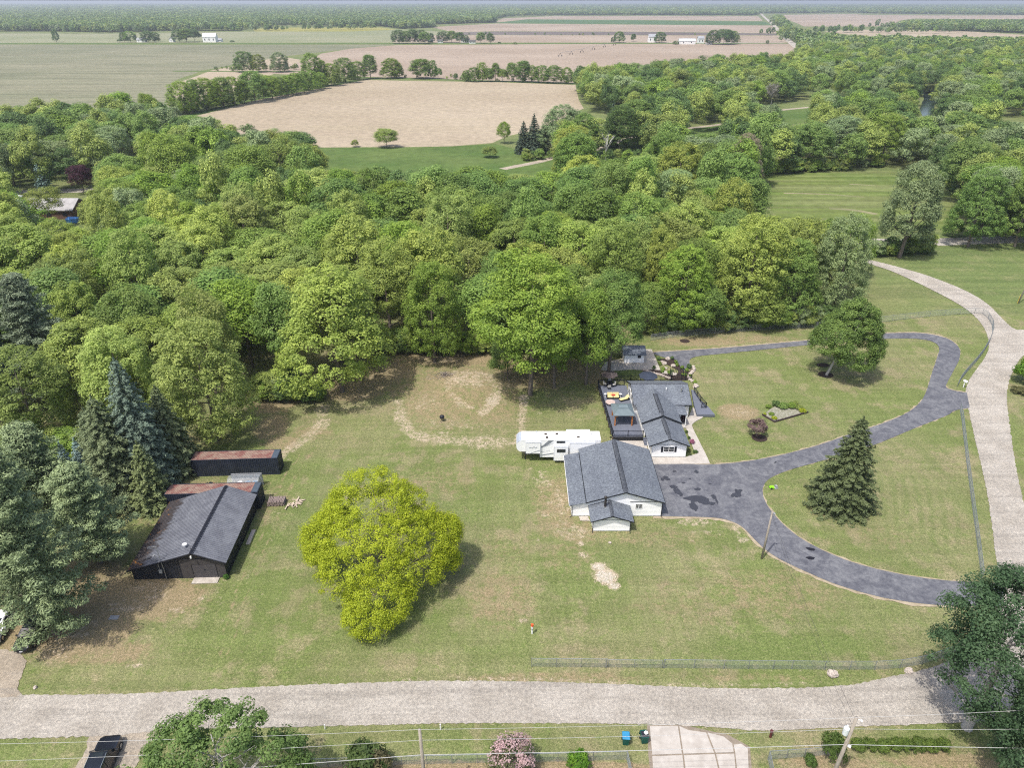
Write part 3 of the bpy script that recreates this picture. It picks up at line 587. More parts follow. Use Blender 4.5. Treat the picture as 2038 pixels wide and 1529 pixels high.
b = MB(); b.lathe([(.16,2.2),(.16,3.5),(.14,3.5),(.14,3.95)], 12, 4.15, -1.2); b.lathe([(.2,3.95),(.23,4.0),(.2,4.12),(.05,4.2)], 12, 4.15, -1.2); b.build('flue_pipe', mat('blackened_steel',(.05,.045,.042),.4,.3,4,metal=.5), gr, smooth=False)
b = MB(); b.box(3.85,4.45,-1.5,-.9,2.15,2.56); b.build('flue_flashing', M_STEEL, gr)
# ---- house
hs = root('house', (20.75, 88.0, 0), 0, 'white ranch house with charcoal roof and crossing gables behind the garage', 'house')
# wing: local x 0..5.1, y 0..5.9 ; main: y 5.9.. ; rear block local y 11.5..19.2
b = MB(); b.prism([(0,0),(5.1,0),(5.1,2.28),(2.45,3.30),(0,2.28)], 'y', .03, 5.9); b.build('wing_wall', M_WHITE, hs)
def wtop(x): return 2.28+min(x, 5.1-x)*.405
b = MB(); siding(b, 0, 5.1, 0.0, .15, wtop); siding(b, 0, 5.9, -.001, .15, lambda x: 2.25, axis='y', sgn=-1); siding(b, 0, 5.9, 5.101, .15, lambda x: 2.25, axis='y', sgn=1); b.build('wing_siding', M_WHITE, hs)
b = MB(); b.prism([(-.35,0),(5.1,0),(5.1,2.5),(2.45,3.72),(-.35,2.5)], 'y', 5.9, 12.2); b.prism([(11.6,0),(19.1,0),(19.1,2.5),(15.35,4.05),(11.6,2.5)], 'x', -.8, 8.0); b.build('main_wall', M_WHITE, hs)
b = MB(); siding(b, 6.0, 11.6, -.351, .15, lambda x: 2.45, axis='y', sgn=-1); b.build('main_siding', M_WHITE, hs); b = MB(); siding(b, 11.6, 19.1, -.801, .15, lambda x: 2.5+min(x-11.6,19.1-x)*.40, axis='y', sgn=-1); b.build('gable_siding', M_WHITE, hs); b = MB(); siding(b, 5.2, 8.0, 11.599, .15, lambda x: 2.45)
siding(b, 6.0, 11.6, 5.101, .15, lambda x: 2.4, axis='y', sgn=1); siding(b, 11.6, 19.1, 8.001, .15, lambda x: 2.5+min(x-11.6,19.1-x)*.40, axis='y', sgn=1); b.build('rear_siding', M_WHITE, hs)
for p, q in (((-.55,2.18),(2.45,3.40)), ((2.45,3.40),(5.5,2.16))):
    b = MB(); slope(b, p, q, -.45, 5.72, .10); b.build('wing_roof', M_SHINGLE, hs)
    b = MB(); b.prism([(p[0],p[1]-.05), (q[0],q[1]-.05), (q[0],q[1]+.13), (p[0],p[1]+.13)], 'y', -.50, -.46); b.build('wing_fascia', M_DARKTRIM, hs)
for p, q in (((-.75,2.42),(2.45,3.80)), ((2.45,3.80),(5.5,2.44))):
    b = MB(); slope(b, p, q, 5.65, 15.0, .12); b.build('main_roof', M_SHINGLE, hs)
    b = MB(); b.prism([(p[0],p[1]-.12), (q[0],q[1]-.12), (q[0],q[1]+.14), (p[0],p[1]+.14)], 'y', 5.59, 5.64); b.build('main_fascia', M_DARKTRIM, hs)
b = MB(); b.prism([(2.2,3.41),(2.45,3.51),(2.7,3.41),(2.45,3.54)], 'y', -.45, 5.6); b.build('wing_ridge_cap', M_CAP, hs)
b = MB(); b.prism([(2.12,3.395),(2.18,3.41),(2.18,3.44),(2.12,3.425)], 'y', 1.0, 5.2); b.prism([(2.78,3.395),(2.72,3.41),(2.72,3.44),(2.78,3.425)], 'y', 1.0, 5.2); b.build('wing_ridge_vent', M_DARKTRIM, hs)
b = MB(); b.prism([(2.2,3.84),(2.45,3.93),(2.7,3.84),(2.45,3.96)], 'y', 5.65, 12.6); b.build('main_ridge_cap', M_CAP, hs)
b = MB(); b.prism([(2.10,3.80),(2.17,3.82),(2.17,3.87),(2.10,3.85)], 'y', 6.6, 12.6); b.prism([(2.80,3.80),(2.73,3.82),(2.73,3.87),(2.80,3.85)], 'y', 6.6, 12.6); b.build('main_ridge_vent', M_DARKTRIM, hs)
for p, q in (((11.2,2.42),(15.35,4.15)), ((15.35,4.15),(19.5,2.42))):
    b = MB(); b.prism([p, q, (q[0],q[1]+.12), (p[0],p[1]+.12)], 'x', -1.1, 8.3); b.build('rear_roof', M_SHINGLE, hs)
    for x in (-1.13, 8.33): b = MB(); b.prism([(p[0],p[1]-.1), (q[0],q[1]-.1), (q[0],q[1]+.13), (p[0],p[1]+.13)], 'x', x-.02, x+.02); b.build('rake_board', M_DARKTRIM, hs)
b = MB(); b.prism([(15.1,4.18),(15.35,4.28),(15.6,4.18),(15.35,4.31)], 'x', -1.1, 8.3); b.build('rear_ridge_cap', M_CAP, hs)
b = MB(); b.prism([(11.13,2.36),(11.19,2.36),(11.19,2.5),(11.13,2.5)], 'x', 5.5, 8.3); b.build('rear_gutter', M_DARKTRIM, hs)
b = MB(); b.box(.2,4.9,-.05,-.024,2.26,2.33); b.build('belly_band', M_DARKTRIM, hs)
window(hs, 1.75, 3.25, 1.05, 1.85, 0, 2, 2, shutters=True)
b = MB(); b.box(1.65,3.35,-.11,-.024,1.93,2.04); b.build('window_head', M_TRIM, hs)
for y0, y1, z0, z1, nx_ in ((6.6,7.6,1.3,2.1,2),(8.2,9.2,1.3,2.1,2)): window(hs, y0, y1, z0, z1, -.352, nx_, 1, face='-x')
for y0, y1, z0, z1, nx_ in ((12.2,13.9,.9,2.3,2),(14.4,15.6,1.3,2.3,2),(16.4,18.3,.9,2.3,2)): window(hs, y0, y1, z0, z1, -.802, nx_, 1, face='-x')
b = MB(); b.box(-.045,-.02,4.6,5.5,.2,2.1); b.build('side_door', M_BLACK, hs)
b = MB(); b.box(5.55,6.0,11.54,11.575,.9,2.2); b.build('side_light', M_BLACK, hs)
b = MB(); b.box(7.2,7.9,11.55,11.575,.2,2.2); dd = b.build('front_door', M_TRIM, hs); b = MB(); b.box(7.28,7.34,11.5,11.55,1.1,1.2); b.build('handle', M_STEEL, dd)
b = MB(); b.hexa([(3.6,8.35,2.42),(7.0,8.35,2.30),(7.0,10.9,2.42),(3.6,10.9,2.52),(3.6,8.35,2.55),(7.0,8.35,2.40),(7.0,10.9,2.52),(3.6,10.9,2.65)]); b.build('porch_roof', M_SHINGLE, hs)
for x, y in ((6.85,8.5),(6.85,10.7)): b = MB(); b.box(x-.06,x+.06,y-.06,y+.06,0,2.3); b.build('porch_post', M_TRIM, hs)
b = MB(); b.box(5.2,7.4,8.2,11.5,0,.16); b.build('porch_floor', M_CONC, hs)
b = MB(); b.lathe([(.06,3.2),(.06,3.95),(.10,3.95),(.10,4.1),(.04,4.15)], 8, 4.55, 14.0); b.build('vent_pipe', M_TRIM, hs)
b = MB(); b.lathe([(.22,3.1),(.2,3.3),(.10,3.35),(.10,4.25),(.18,4.3),(.18,4.45),(.08,4.5)], 10, 6.9, 13.6); b.build('flue_pipe', M_CHROME, hs)
b = MB(); b.tube([(8.2,11.1,2.4),(8.05,11.5,2.2),(8.05,11.5,.2)], .04, 6); b.build('downpipe', M_DARKTRIM, hs)
b = MB(); b.tube([(-.5,-.35,2.2),(-.05,-.1,2.0),(-.05,-.1,.1)], .04, 6); b.build('downpipe', M_TRIM, hs)
# ---- pool-side shed
sh = root('garden_shed', (27.2, 113.4, 0), 0, 'small white shed with dark roof on the rear patio slab', 'shed')
p = G(1281, 723); sh.location = (p.x-3.7, p.y, 0)
b = MB(); b.prism([(0,0),(3.6,0),(3.6,1.9),(1.8,2.65),(0,1.9)], 'x', 0, 3.7); b.build('wall', M_WHITE, sh)
b = MB(); siding(b, 0, 3.7, -.001, .1, lambda x: 1.85); siding(b, 0, 3.6, 3.701, .1, lambda x: 1.9+min(x,3.6-x)*.41, axis='y', sgn=1); b.build('siding', M_WHITE, sh)
for p_, q_ in (((-.35,1.78),(1.8,2.68)), ((1.8,2.68),(3.95,1.78))): b = MB(); b.prism([p_, q_, (q_[0],q_[1]+.1), (p_[0],p_[1]+.1)], 'x', -.3, 4.05); b.build('roof', M_SHINGLE, sh)
window(sh, 2.55, 3.0, 1.15, 1.65, 0, 1, 1, fr=M_BLACK)
b = MB(); b.box(3.72,3.75,1.2,2.2,.1,1.8); b.build('door', M_TRIM, sh)
# ---- deck behind the house, with rails
M_DECK = mat('grey_composite_deck', (0.105,0.118,0.155), 0.7, 0.15, 1.5, col2=(0.155,0.168,0.205), stretch=(1,6,1))
dk = root('raised_deck', (15.2, 92.4, 0), 0, 'large grey raised deck with black railing along the left side of the house', 'deck')
DZ = .85
for k in range(60):                      # boards lie across; alike pieces share one mesh
    y0 = k*.277
    if k == 0: mb = MB().box(0, 5.0, 0, .265, DZ-.04, DZ).mesh('deck_board', M_DECK)
    xl = .3-.5*k/60
    o = inst('deck_board', mb, dk, (xl, y0, 0), scale=(((5.05 if y0 < 11 else 4.75)-xl)/5.0, 1, 1))
b = MB(); b.box(.3,5.0,.02,.06,.05,DZ-.05); b.box(-.15,.3,.0,.06,DZ-.25,DZ-.05); b.bar((.3,.1,DZ-.15),(-.2,16.6,DZ-.15),.05,.22); b.build('rim_joist', M_DARKTRIM, dk)
for k in range(9): t = k/8; x = .3-.5*t; y = 16.55*t; b = MB(); b.box(x-.06,x+.06,y-.06,y+.06,0,DZ-.04); b.build('support_post', mat('treated_post',(.13,.10,.06),.9,.3,4), dk)
def railing(par, pts, h=1.0, mtl=M_BLACK, gap=.12, step=1.9):
    b = MB(); bb = MB(); P = [Vector(p) for p in pts]
    for a, c in zip(P[:-1], P[1:]):
        L = (c-a).length; n = max(1, int(round(L/step)))
        b.bar(a+Vector((0,0,h)), c+Vector((0,0,h)), .09, .05); b.bar(a+Vector((0,0,.1)), c+Vector((0,0,.1)), .05, .05)
        for k in range(n+1):
            p = a.lerp(c, k/n); q = MB(); q.box(p.x-.045,p.x+.045,p.y-.045,p.y+.045,p.z,p.z+h+.08); q.build('railing_post', mtl, par)
        m_ = int(L/gap)
        for k in range(m_): p = a.lerp(c, (k+.5)/m_); bb.bar(p+Vector((0,0,.1)), p+Vector((0,0,h)), .016, .016)
    b.build('handrail', mtl, par); bb.build('balusters', mtl, par, kind='stuff')
railing(dk, [(5.0,.1,DZ),(.33,.1,DZ),(-.17,16.5,DZ),(4.4,16.5,DZ)])
b = MB()
for k in range(4): b.box(5.05+.0,5.5,-.35*k-.3,-.35*k+.0,0,DZ-.18*k-.12)
b.build('steps', M_DECK, dk)
# entrance deck / ramp on the right of the house
rp = root('entrance_ramp', (29.0, 95.0, 0), 0, 'dark grey ramp deck with black railing at the right end of the house', 'ramp')
pts = px((1376,775),(1381,804),(1387,825),(1423,825.5),(1411,811),(1396,798),(1383,778), h=.5)
o = sheet('ramp_deck', pts, .5, M_DECK, thick=.45, kind=None, parent=None); o.parent = rp; o.location = -rp.location
ra = [G(1381,780,.5), G(1394,800,.5), G(1405,812,.5)]; railing(rp, [a-rp.location for a in ra], .95)
rb = [G(1405,812,.5), G(1396,812,.5)]; railing(rp, [a-rp.location for a in rb], .95)
# ---- gazebo
ez = 2.85; f0, f1, k1, k0 = G(1221.3,828.5,ez), G(1264,827.5,ez), G(1258.3,802.7,ez), G(1218,803.5,ez)
gx0, gx1, gy0, gy1 = f0.x, f1.x, (f0.y+f1.y)/2, (k0.y+k1.y)/2
gz = root('gazebo', ((gx0+gx1)/2, (gy0+gy1)/2, DZ), 0, 'orange cedar gazebo with grey metal hip roof standing on the deck', 'gazebo')
hw, hd = (gx1-gx0)/2, (gy1-gy0)/2; hz = ez-DZ
M_GZ = mat('gazebo_steel_roof', (0.115,0.15,0.165), 0.5, 0.1, 1, col2=(0.15,0.19,0.205))
def hip(b, w0, d0, z0, w1, d1, z1): b.add([(-w0,-d0,z0),(w0,-d0,z0),(w0,d0,z0),(-w0,d0,z0),(-w1,-d1,z1),(w1,-d1,z1),(w1,d1,z1),(-w1,d1,z1)],[(0,1,5,4),(1,2,6,5),(2,3,7,6),(3,0,4,7),(4,5,6,7),(3,2,1,0)])
b = MB(); hip(b, hw, hd, hz, .42*hw, .28*hd, hz+.62); b.build('roof', M_GZ, gz)
b = MB(); hip(b, .5*hw, .36*hd, hz+.66, .40*hw, .05*hd, hz+.86); b.build('upper_roof', M_GZ, gz)
for sx in (-1,1):
    for sy in (-1,1):
        b = MB(); b.box(sx*(hw-.35)-.09,sx*(hw-.35)+.09,sy*(hd-.35)-.09,sy*(hd-.35)+.09,0,hz+.05)
        b.bar((sx*(hw-.35),sy*(hd-.35),hz-.55),(sx*(hw-.95),sy*(hd-.35),hz-.05),.09,.09); b.build('post', M_CEDAR, gz)
b = MB(); b.box(-hw+.2,hw-.2,-hd+.28,-hd+.42,hz-.16,hz-.01); b.box(-hw+.2,hw-.2,hd-.42,hd-.28,hz-.16,hz-.01); b.build('beam', M_CEDAR, gz)
def zone(x, y, h=DZ): return G(1160+x/6.114, 680+y/6.114, h)   # spot on the deck as photographed
# ---- deck furniture
p = zone(365, 690); sf = root('outdoor_sofa', p, 0, 'cream cushioned outdoor sofa with red pillows on the deck', 'sofa')
b = MB(); b.box(-1.0,1.0,-.35,.45,.12,.30); b.build('frame', M_DARKTRIM, sf)
for x in (-.5,.5): b = MB(); b.box(x-.46,x+.46,-.38,.2,.30,.46); b.build('seat_cushion', M_CREAM, sf, bevel=.04)
for x in (-.5,.5): b = MB(); b.hexa([(x-.46,.18,.40),(x+.46,.18,.40),(x+.46,.38,.40),(x-.46,.38,.40),(x-.46,.30,.92),(x+.46,.30,.92),(x+.46,.48,.92),(x-.46,.48,.92)]); b.build('back_cushion', M_CREAM, sf, bevel=.03)
for x in (-1.02,1.02): b = MB(); b.box(x-.07,x+.07,-.35,.45,.1,.62); b.build('armrest', M_DARKTRIM, sf, bevel=.02)
M_REDC = mat('red_cushion', (.55,.08,.06), .9, .2)
for x in (-.12,.2): b = MB(); b.box(x-.16,x+.16,-.1,.1,.5,.76); b.build('pillow', M_REDC, sf, bevel=.04)
for i, (x, lb) in enumerate(((275,'white side table at the left arm of the deck sofa'),(455,'white side table at the right arm of the deck sofa'))):
    t = root('side_table', zone(x, 668), 0, lb, 'table', 'side tables by the deck sofa')
    b = MB(); b.lathe([(.26,.45),(.26,.49)], 12); b.build('tabletop', M_TRIM, t); b = MB(); b.lathe([(.15,0),(.05,.05),(.04,.45)], 8); b.build('pedestal', M_TRIM, t)
p = zone(505, 715); lg = root('chaise_lounge', p, math.radians(25), 'cream chaise lounge with raised back beside the house wall', 'lounge chair')
b = MB(); b.box(-.9,.8,-.3,.3,.22,.30); b.build('frame', M_DARKTRIM, lg)
b = MB(); b.box(-.92,.25,-.31,.31,.30,.40); b.build('seat_cushion', M_CREAM, lg, bevel=.03)
b = MB(); b.hexa([(.22,-.31,.33),(.36,-.31,.28),(.36,.31,.28),(.22,.31,.33),(.72,-.31,.85),(.84,-.31,.78),(.84,.31,.78),(.72,.31,.85)]); b.build('back_cushion', M_CREAM, lg, bevel=.02)
for x in (-.8,.6):
    for y in (-.26,.26): b = MB(); b.box(x-.03,x+.03,y-.03,y+.03,0,.24); b.build('leg', M_DARKTRIM, lg)
t = root('fire_pit_table', zone(333, 765), 0, 'round pale pink fire pit table left of the gazebo', 'table')
b = MB(); b.lathe([(.78,.42),(.82,.46),(.80,.5),(.3,.5)], 24); b.build('tabletop', mat('pinkish_stone',(.42,.32,.29),.8,.2,3,col2=(.52,.42,.38)), t)
b = MB(); b.lathe([(.5,0),(.55,.42)], 18); b.build('pedestal', M_ROCK, t)
um = root('patio_umbrella', zone(318, 520), 0, 'brown patio umbrella open over the dining set at the deck corner', 'umbrella')
M_UMB = mat('umbrella_canvas', (.085,.068,.066), .9, .15, 2); M_UMB2 = mat('navy_canvas', (.035,.045,.07), .9, .15, 2)
def umbrella(um, M_, r=1.45, h=2.35):
    prof = [(math.cos(2*math.pi*k/8+.4)*r, math.sin(2*math.pi*k/8+.4)*r) for k in range(8)]
    for k in range(8):
        a, c = prof[k], prof[(k+1)%8]; m_ = ((a[0]+c[0])*.48, (a[1]+c[1])*.48)
        b = MB(); b.add([(a[0],a[1],h-.42),(m_[0],m_[1],h-.38),(c[0],c[1],h-.42),(0,0,h),(a[0],a[1],h-.52),(m_[0],m_[1],h-.48),(c[0],c[1],h-.52)],[(0,1,3),(1,2,3),(0,4,5,1),(1,5,6,2)]); b.build('canopy_panel', M_, um)
    b = MB(); b.tube([(0,0,0),(0,0,h+.05)], .03, 8); b.lathe([(.28,0),(.25,.08),(.05,.1)], 12); b.build('pole', M_DARKTRIM, um)
umbrella(um, M_UMB)
t = root('dining_table', zone(322, 545), 0, 'dark dining table under the brown umbrella', 'table')
b = MB(); b.lathe([(.6,.70),(.6,.74)], 18); b.build('tabletop', M_BLACK, t)
for k in range(4): a = k*math.pi/2+.7; b = MB(); b.tube([(.42*math.cos(a),.42*math.sin(a),0),(.3*math.cos(a),.3*math.sin(a),.7)], .03, 6); b.build('leg', M_BLACK, t)
def chair_(x, y, rz, label):
    c = root('patio_chair', zone(x, y), rz, label, 'chair', 'patio chairs around the dark dining table')
    b = MB(); b.box(-.27,.27,-.27,.27,.36,.42); b.build('seat', M_BLACK, c)
    b = MB(); b.box(-.25,.25,-.25,.24,.42,.50); b.build('cushion', M_CREAMW, c, bevel=.025)
    b = MB(); b.hexa([(-.26,.22,.42),(.26,.22,.42),(.26,.28,.42),(-.26,.28,.42),(-.26,.34,.95),(.26,.34,.95),(.26,.39,.95),(-.26,.39,.95)]); b.build('backrest', M_CREAMW, c)
    for sx in (-.24,.24):
        for sy in (-.24,.24): b = MB(); b.box(sx-.02,sx+.02,sy-.02,sy+.02,0,.37); b.build('leg', M_BLACK, c)
M_CREAMW = mat('offwhite_cushion', (.62,.60,.55), .9, .1)
chair_(275,540,math.radians(70),'patio chair with cream cushion at the left of the dining table')
chair_(330,520,math.radians(10),'patio chair with cream cushion at the far side of the dining table')
chair_(318,578,math.radians(185),'patio chair with cream cushion at the near side of the dining table')
chair_(368,548,math.radians(-75),'patio chair with cream cushion at the right of the dining table')
umb2 = root('patio_umbrella', G(1288,768), 0, 'navy patio umbrella just behind the house roof', 'umbrella'); umbrella(umb2, M_UMB2, 1.7, 2.4)
M_RUST = mat('terracotta', (.35,.10,.04), .8, .2)
t = root('patio_table', G(1283,764)+Vector((0,-1.0,0)), 0, 'terracotta coloured patio table under the navy umbrella', 'table')
b = MB(); b.lathe([(.8,.68),(.8,.74)], 16); b.build('tabletop', M_RUST, t); b = MB(); b.lathe([(.3,0),(.08,.1),(.08,.68)], 10); b.build('pedestal', M_RUST, t)
# small black fence and arbour behind the house
ab = root('garden_railing', (0,0,0), 0, 'black garden railing between the rear lawn and the house', 'railing')
railing(ab, [G(1196,757), G(1255,758), G(1335,757.5), G(1376,755)], 1.0, gap=.14)
ar = root('garden_arbour', G(1350,757), 0, 'low black pergola frame behind the right end of the house', 'pergola')
for x in (-1.2,1.2):
    for y in (0,1.6): b = MB(); b.box(x-.05,x+.05,y-.05,y+.05,0,1.5); b.build('post', M_BLACK, ar)
for k in range(7): b = MB(); b.box(-1.3+k*.42,-1.25+k*.42,-.2,1.8,1.5,1.58); b.build('slat', M_BLACK, ar)
# ---- fifth-wheel camper
rv = root('camper_trailer', (1.0, 86.95, 0), 0, 'white fifth wheel camper trailer with grey swooshes parked behind the garage', 'camper trailer')
M_RV = mat('white_gelcoat', (0.80,0.81,0.82), 0.35, 0.03, 1, spec=.5); M_RVR = mat('rubber_roof', (0.80,0.79,0.76), 0.7, 0.05, 2); M_SW = mat('grey_decal', (0.20,0.22,0.25), .4, .1); M_SW2 = mat('pale_grey_decal', (0.42,0.44,0.47), .4, .1)
nose = [(.1,1.75),(-.25,2.1),(-.38,2.6),(-.28,3.15),(.05,3.5),(.45,3.68)]
b = MB(); b.prism([(11.9,.75),(11.9,3.68)]+nose[::-1]+[(2.05,1.72),(2.05,1.42),(3.1,1.36),(3.1,.75)], 'y', 0, 2.4); b.build('body', M_RV, rv)
b = MB(); b.box(.4,11.95,-.02,2.42,3.68,3.74); b.build('roof', M_RVR, rv)
b = MB(); b.prism([(-.30,3.16),(.04,3.52),(.44,3.70),(.44,3.74),(.0,3.56),(-.34,3.18)], 'y', .02, 2.38); b.build('front_cap', mat('blue_grey_cap',(.36,.40,.48),.3,.1), rv)
def rvslide(x0, x1, z0, z1, dpt, side=-1):
    b = MB()
    if side < 0: b.box(x0,x1,-dpt,0,z0,z1)
    else: b.box(x0,x1,2.4,2.4+dpt,z0,z1)
    s_ = b.build('slide_out', M_RV, rv)
    t_ = MB()
    if side < 0: t_.box(x0-.05,x1+.05,-dpt-.03,0,z1,z1+.05); t_.box(x0-.06,x0-.012,-dpt-.03,-dpt+.02,z0,z1); t_.box(x1+.012,x1+.06,-dpt-.03,-dpt+.02,z0,z1); 
    else: t_.box(x0,x1,2.4,2.45+dpt,z1,z1+.05)
    t_.build('trim', M_SW2 if side < 0 else M_RVR, s_)
    return s_
rvslide(1.05,3.1,1.6,3.45,.32); s2 = rvslide(5.15,7.15,.5,2.85,.55); rvslide(7.45,11.1,.85,3.42,.38); rvslide(7.1,10.6,.85,3.6,.6,1)
def decal(name, poly, y, m_, par=rv): MB().prism(poly, 'y', y-.006, y-.001).build(name, m_, par)
decal('swoosh', [(3.25,2.55),(3.8,3.1),(4.3,3.62),(5.1,3.66),(4.5,3.1),(4.0,2.75),(3.3,2.45)], 0, M_SW)
decal('swoosh', [(3.2,2.3),(4.2,2.7),(5.1,3.2),(5.1,3.28),(4.1,2.82),(3.2,2.42)], 0, M_SW2)
decal('swoosh', [(1.75,1.6),(3.1,2.1),(3.1,2.22),(1.7,1.68)], -.32, M_SW)
decal('swoosh', [(3.15,.95),(5.1,1.32),(5.1,1.5),(3.15,1.1)], 0, M_SW); decal('swoosh', [(2.2,1.42),(3.1,1.62),(4.6,1.85),(4.6,1.9),(3.1,1.7),(2.2,1.5)], -.0, M_SW2)
for sp in ([(1.5,2.62),(1.62,2.72),(1.58,2.55),(1.75,2.7),(1.72,2.58),(1.9,2.66)], [(1.95,2.5),(2.1,2.85),(2.15,2.55),(2.3,2.8),(2.35,2.55),(2.55,2.75),(2.5,2.6),(2.7,2.72)]):
    MB().tube([(x,-.33,z) for x, z in sp], .028, 4).build('lettering', M_SW, rv)
for (x0,x1,z0,z1,y) in ((5.5,6.75,3.22,3.55,0),(5.55,6.8,1.95,2.5,-.55)):
    b = MB(); b.box(x0,x1,y-.03,y-.001,z0,z1); f = b.build('window', M_BLACK, rv)
    for k in range(2): q = MB(); q.box(x0+.05+(x1-x0)*k/2,x0-.05+(x1-x0)*(k+1)/2,y-.04,y-.031,z0+.05,z1-.05); q.build('pane', M_GLASS, f)
for x, y in ((3.95,1.55),(5.6,1.6),(4.1,.62),(8.7,.75)): b = MB(); b.box(x-.2,x+.2,y-.18,y+.18,3.74,3.86); b.build('roof_vent', mat('smoked_vent',(.05,.04,.035),.3,.2), rv, bevel=.03)
for x, y in ((1.85,1.4),(10.2,1.5)): b = MB(); b.hexa([(x-.45,y-.35,3.74),(x+.45,y-.35,3.74),(x+.45,y+.35,3.74),(x-.45,y+.35,3.74),(x-.3,y-.25,4.02),(x+.4,y-.28,4.02),(x+.4,y+.28,4.02),(x-.3,y+.25,4.02)]); b.build('air_conditioner', M_TRIM, rv)
b = MB(); b.box(9.9,10.75,1.42,1.52,3.76,3.84); b.build('antenna', M_SW, rv)
b = MB(); b.lathe([(.12,3.74),(.12,3.86)], 10, 2.6, 2.2); b.build('antenna_dome', M_SW2, rv)
for x in (7.2,8.1):
    for y in (.15,2.1):
        b = MB(); b.tube([(x,y-.02,.40),(x,y+.25,.40)], .40, 16); tw = b.build('wheel', M_TYRE, rv); q = MB(); q.tube([(x,y-.035,.40),(x,y+.1,.40)], .22, 12); q.build('rim', M_CHROME, tw)
b = MB(); b.box(3.0,11.8,.5,1.9,.5,.75); b.build('chassis', M_BLACK, rv)
for y in (.5,1.9): b = MB(); b.box(.9,1.02,y-.06,y+.06,.0,1.75); b.build('landing_leg', M_BLACK, rv)
# ---- black barn
bn = root('pole_barn', (-33.6, 63.0, 0), math.radians(2.3), 'black steel pole barn with asymmetric ribbed roof under the pines', 'barn')
BL, BW = 12.3, 10.85; RX = -3.35
b = MB(); b.prism([(-BW,0),(0,0),(0,2.5),(RX,3.95),(-BW,1.62)], 'y', 0, BL); b.build('wall', M_BARN, bn)
b = MB()
for k in range(int(BL/.3)): y = .15+k*.3; b.box(0,.03,y,y+.05,.02,2.5)
for k in range(int(BW/.3)):
    x = -.15-k*.3; 
    if -3.95 < x < -1.0: continue
    zt = 2.5+(-x)*.433 if x > RX else 3.95-(RX-x)*.3107
    b.box(x-.05,x,-.03,0,.02,zt)
b.build('wall_ribs', M_BARN, bn, kind='stuff')
def barn_roof_material():
    g = NG('ribbed_barn_roof'); tc = g.t.nodes.new('ShaderNodeTexCoord').outputs['Object']
    q = g.t.nodes.new('ShaderNodeSeparateXYZ'); g.L.new(tc, q.inputs[0]); x, y = q.outputs[0], q.outputs[1]
    n1 = g.noise(.5, 5, .7, vec=tc); n2 = g.noise(9, 4, .8, vec=tc)
    base = g.mix(g.ss(n1, .35, .65), (.125,.132,.155), (.175,.185,.21)); base = g.mul(base, g.mix(g.ss(n2, .3, .7), (.78,.78,.8), (1.22,1.22,1.2)))
    stn = g.noise(.9, 5, .75, st=(.35,1.3,1), vec=tc, dist=.6)
    edge = g.mth('SUBTRACT', g.ss(g.mth('MULTIPLY', x, -1.0), 6.6, 11.0), 0.0)      # debris collects towards the low eave
    f = g.ss(g.mth('ADD', g.mth('MULTIPLY', edge, .46), g.mth('MULTIPLY', stn, .80)), .62, .74)
    base = g.mix(f, base, (.060,.054,.056))
    o_ = g.mth('MULTIPLY', g.ss(g.mth('ADD', g.mth('MULTIPLY', edge, .16), g.noise(.8, 5, .75, vec=tc, dist=1.2)), .72, .80), .8)
    base = g.mix(o_, base, (.30,.135,.03))
    g.bump(n2, .01); return g.out(base, .5)
M_BROOF = barn_roof_material()
for (xa,za),(xb,zb),nm in (((-BW-.35,1.56),(RX,4.0),1),((RX,4.0),(.35,2.40),2)):
    b = MB(); slope(b, (xa,za), (xb,zb), -.35, BL+.35, .06)
    L = BL+.7
    for k in range(int(L/.3)+1):
        y = -.33+k*.3; b.prism([(xa,za+.06),(xb,zb+.06),(xb,zb+.12),(xa,za+.12)], 'y', y, y+.05)
    b.build('roof', M_BROOF, bn)
b = MB(); b.prism([(RX-.25,4.03),(RX,4.12),(RX+.25,4.0),(RX,4.15)], 'y', -.37, BL+.37); b.build('ridge_cap', M_BLACK, bn)
for (xa,za),(xb,zb) in (((-BW-.35,1.5),(RX,3.94)),((RX,3.94),(.37,2.34))): b = MB(); b.prism([(xa,za),(xb,zb),(xb,zb+.14),(xa,za+.14)], 'y', -.41, -.37); b.build('fascia', M_BLACK, bn)
M_BRWN = mat('weathered_dark_wood', (.045,.04,.042), .8, .3, 3, col2=(.075,.068,.066))
b = MB(); b.box(-5.1,-3.85,-.05,-.03,.02,2.9); b.box(-1.0,-.02,-.05,-.031,.02,2.6); b.box(-3.85,-1.0,-.05,-.031,2.06,2.9); b.build('door_surround', M_BRWN, bn)
b = MB(); b.box(-3.8,-1.05,-.02,-.015,.02,2.02); bdoor = b.build('overhead_door', M_BLACK, bn)
M_DPAN = mat('door_panel_grey', (.055,.05,.055), .6, .3, 2, col2=(.085,.08,.085), stretch=(1,1,6))
for k in range(5): q = MB(); q.box(-3.78,-1.07,-.06,-.022,.04+k*.40,.40+k*.40); q.build('panel', M_DPAN, bdoor)
b = MB(); b.box(-2.5,-2.3,-.08,-.061,1.15,1.35); b.build('handle', M_BLACK, bdoor)
b = MB(); b.box(.03,.06,5.9,8.6,.05,2.2); b.build('side_door', M_BLACK, bn)
b = MB(); b.box(-3.9,-.9,-1.0,-.06,0.0,.07); b.build('door_apron', M_CONC2, bn)
b = MB(); b.box(.5,1.0,5.6,8.4,0,.16); b.build('door_step', M_CONC2, bn, bevel=.03)
b = MB(); b.tube([(RX-1.2,1.1,3.55),(RX-1.2,1.1,4.2)], .025, 6); b.lathe([(.03,4.05),(.22,4.12),(.27,4.22)], 12, RX-1.2, 1.1); b.build('dish', M_TRIM, bn)
b = MB(); b.tube([(RX,-.1,3.9),(RX,-.1,5.0)], .02, 5)
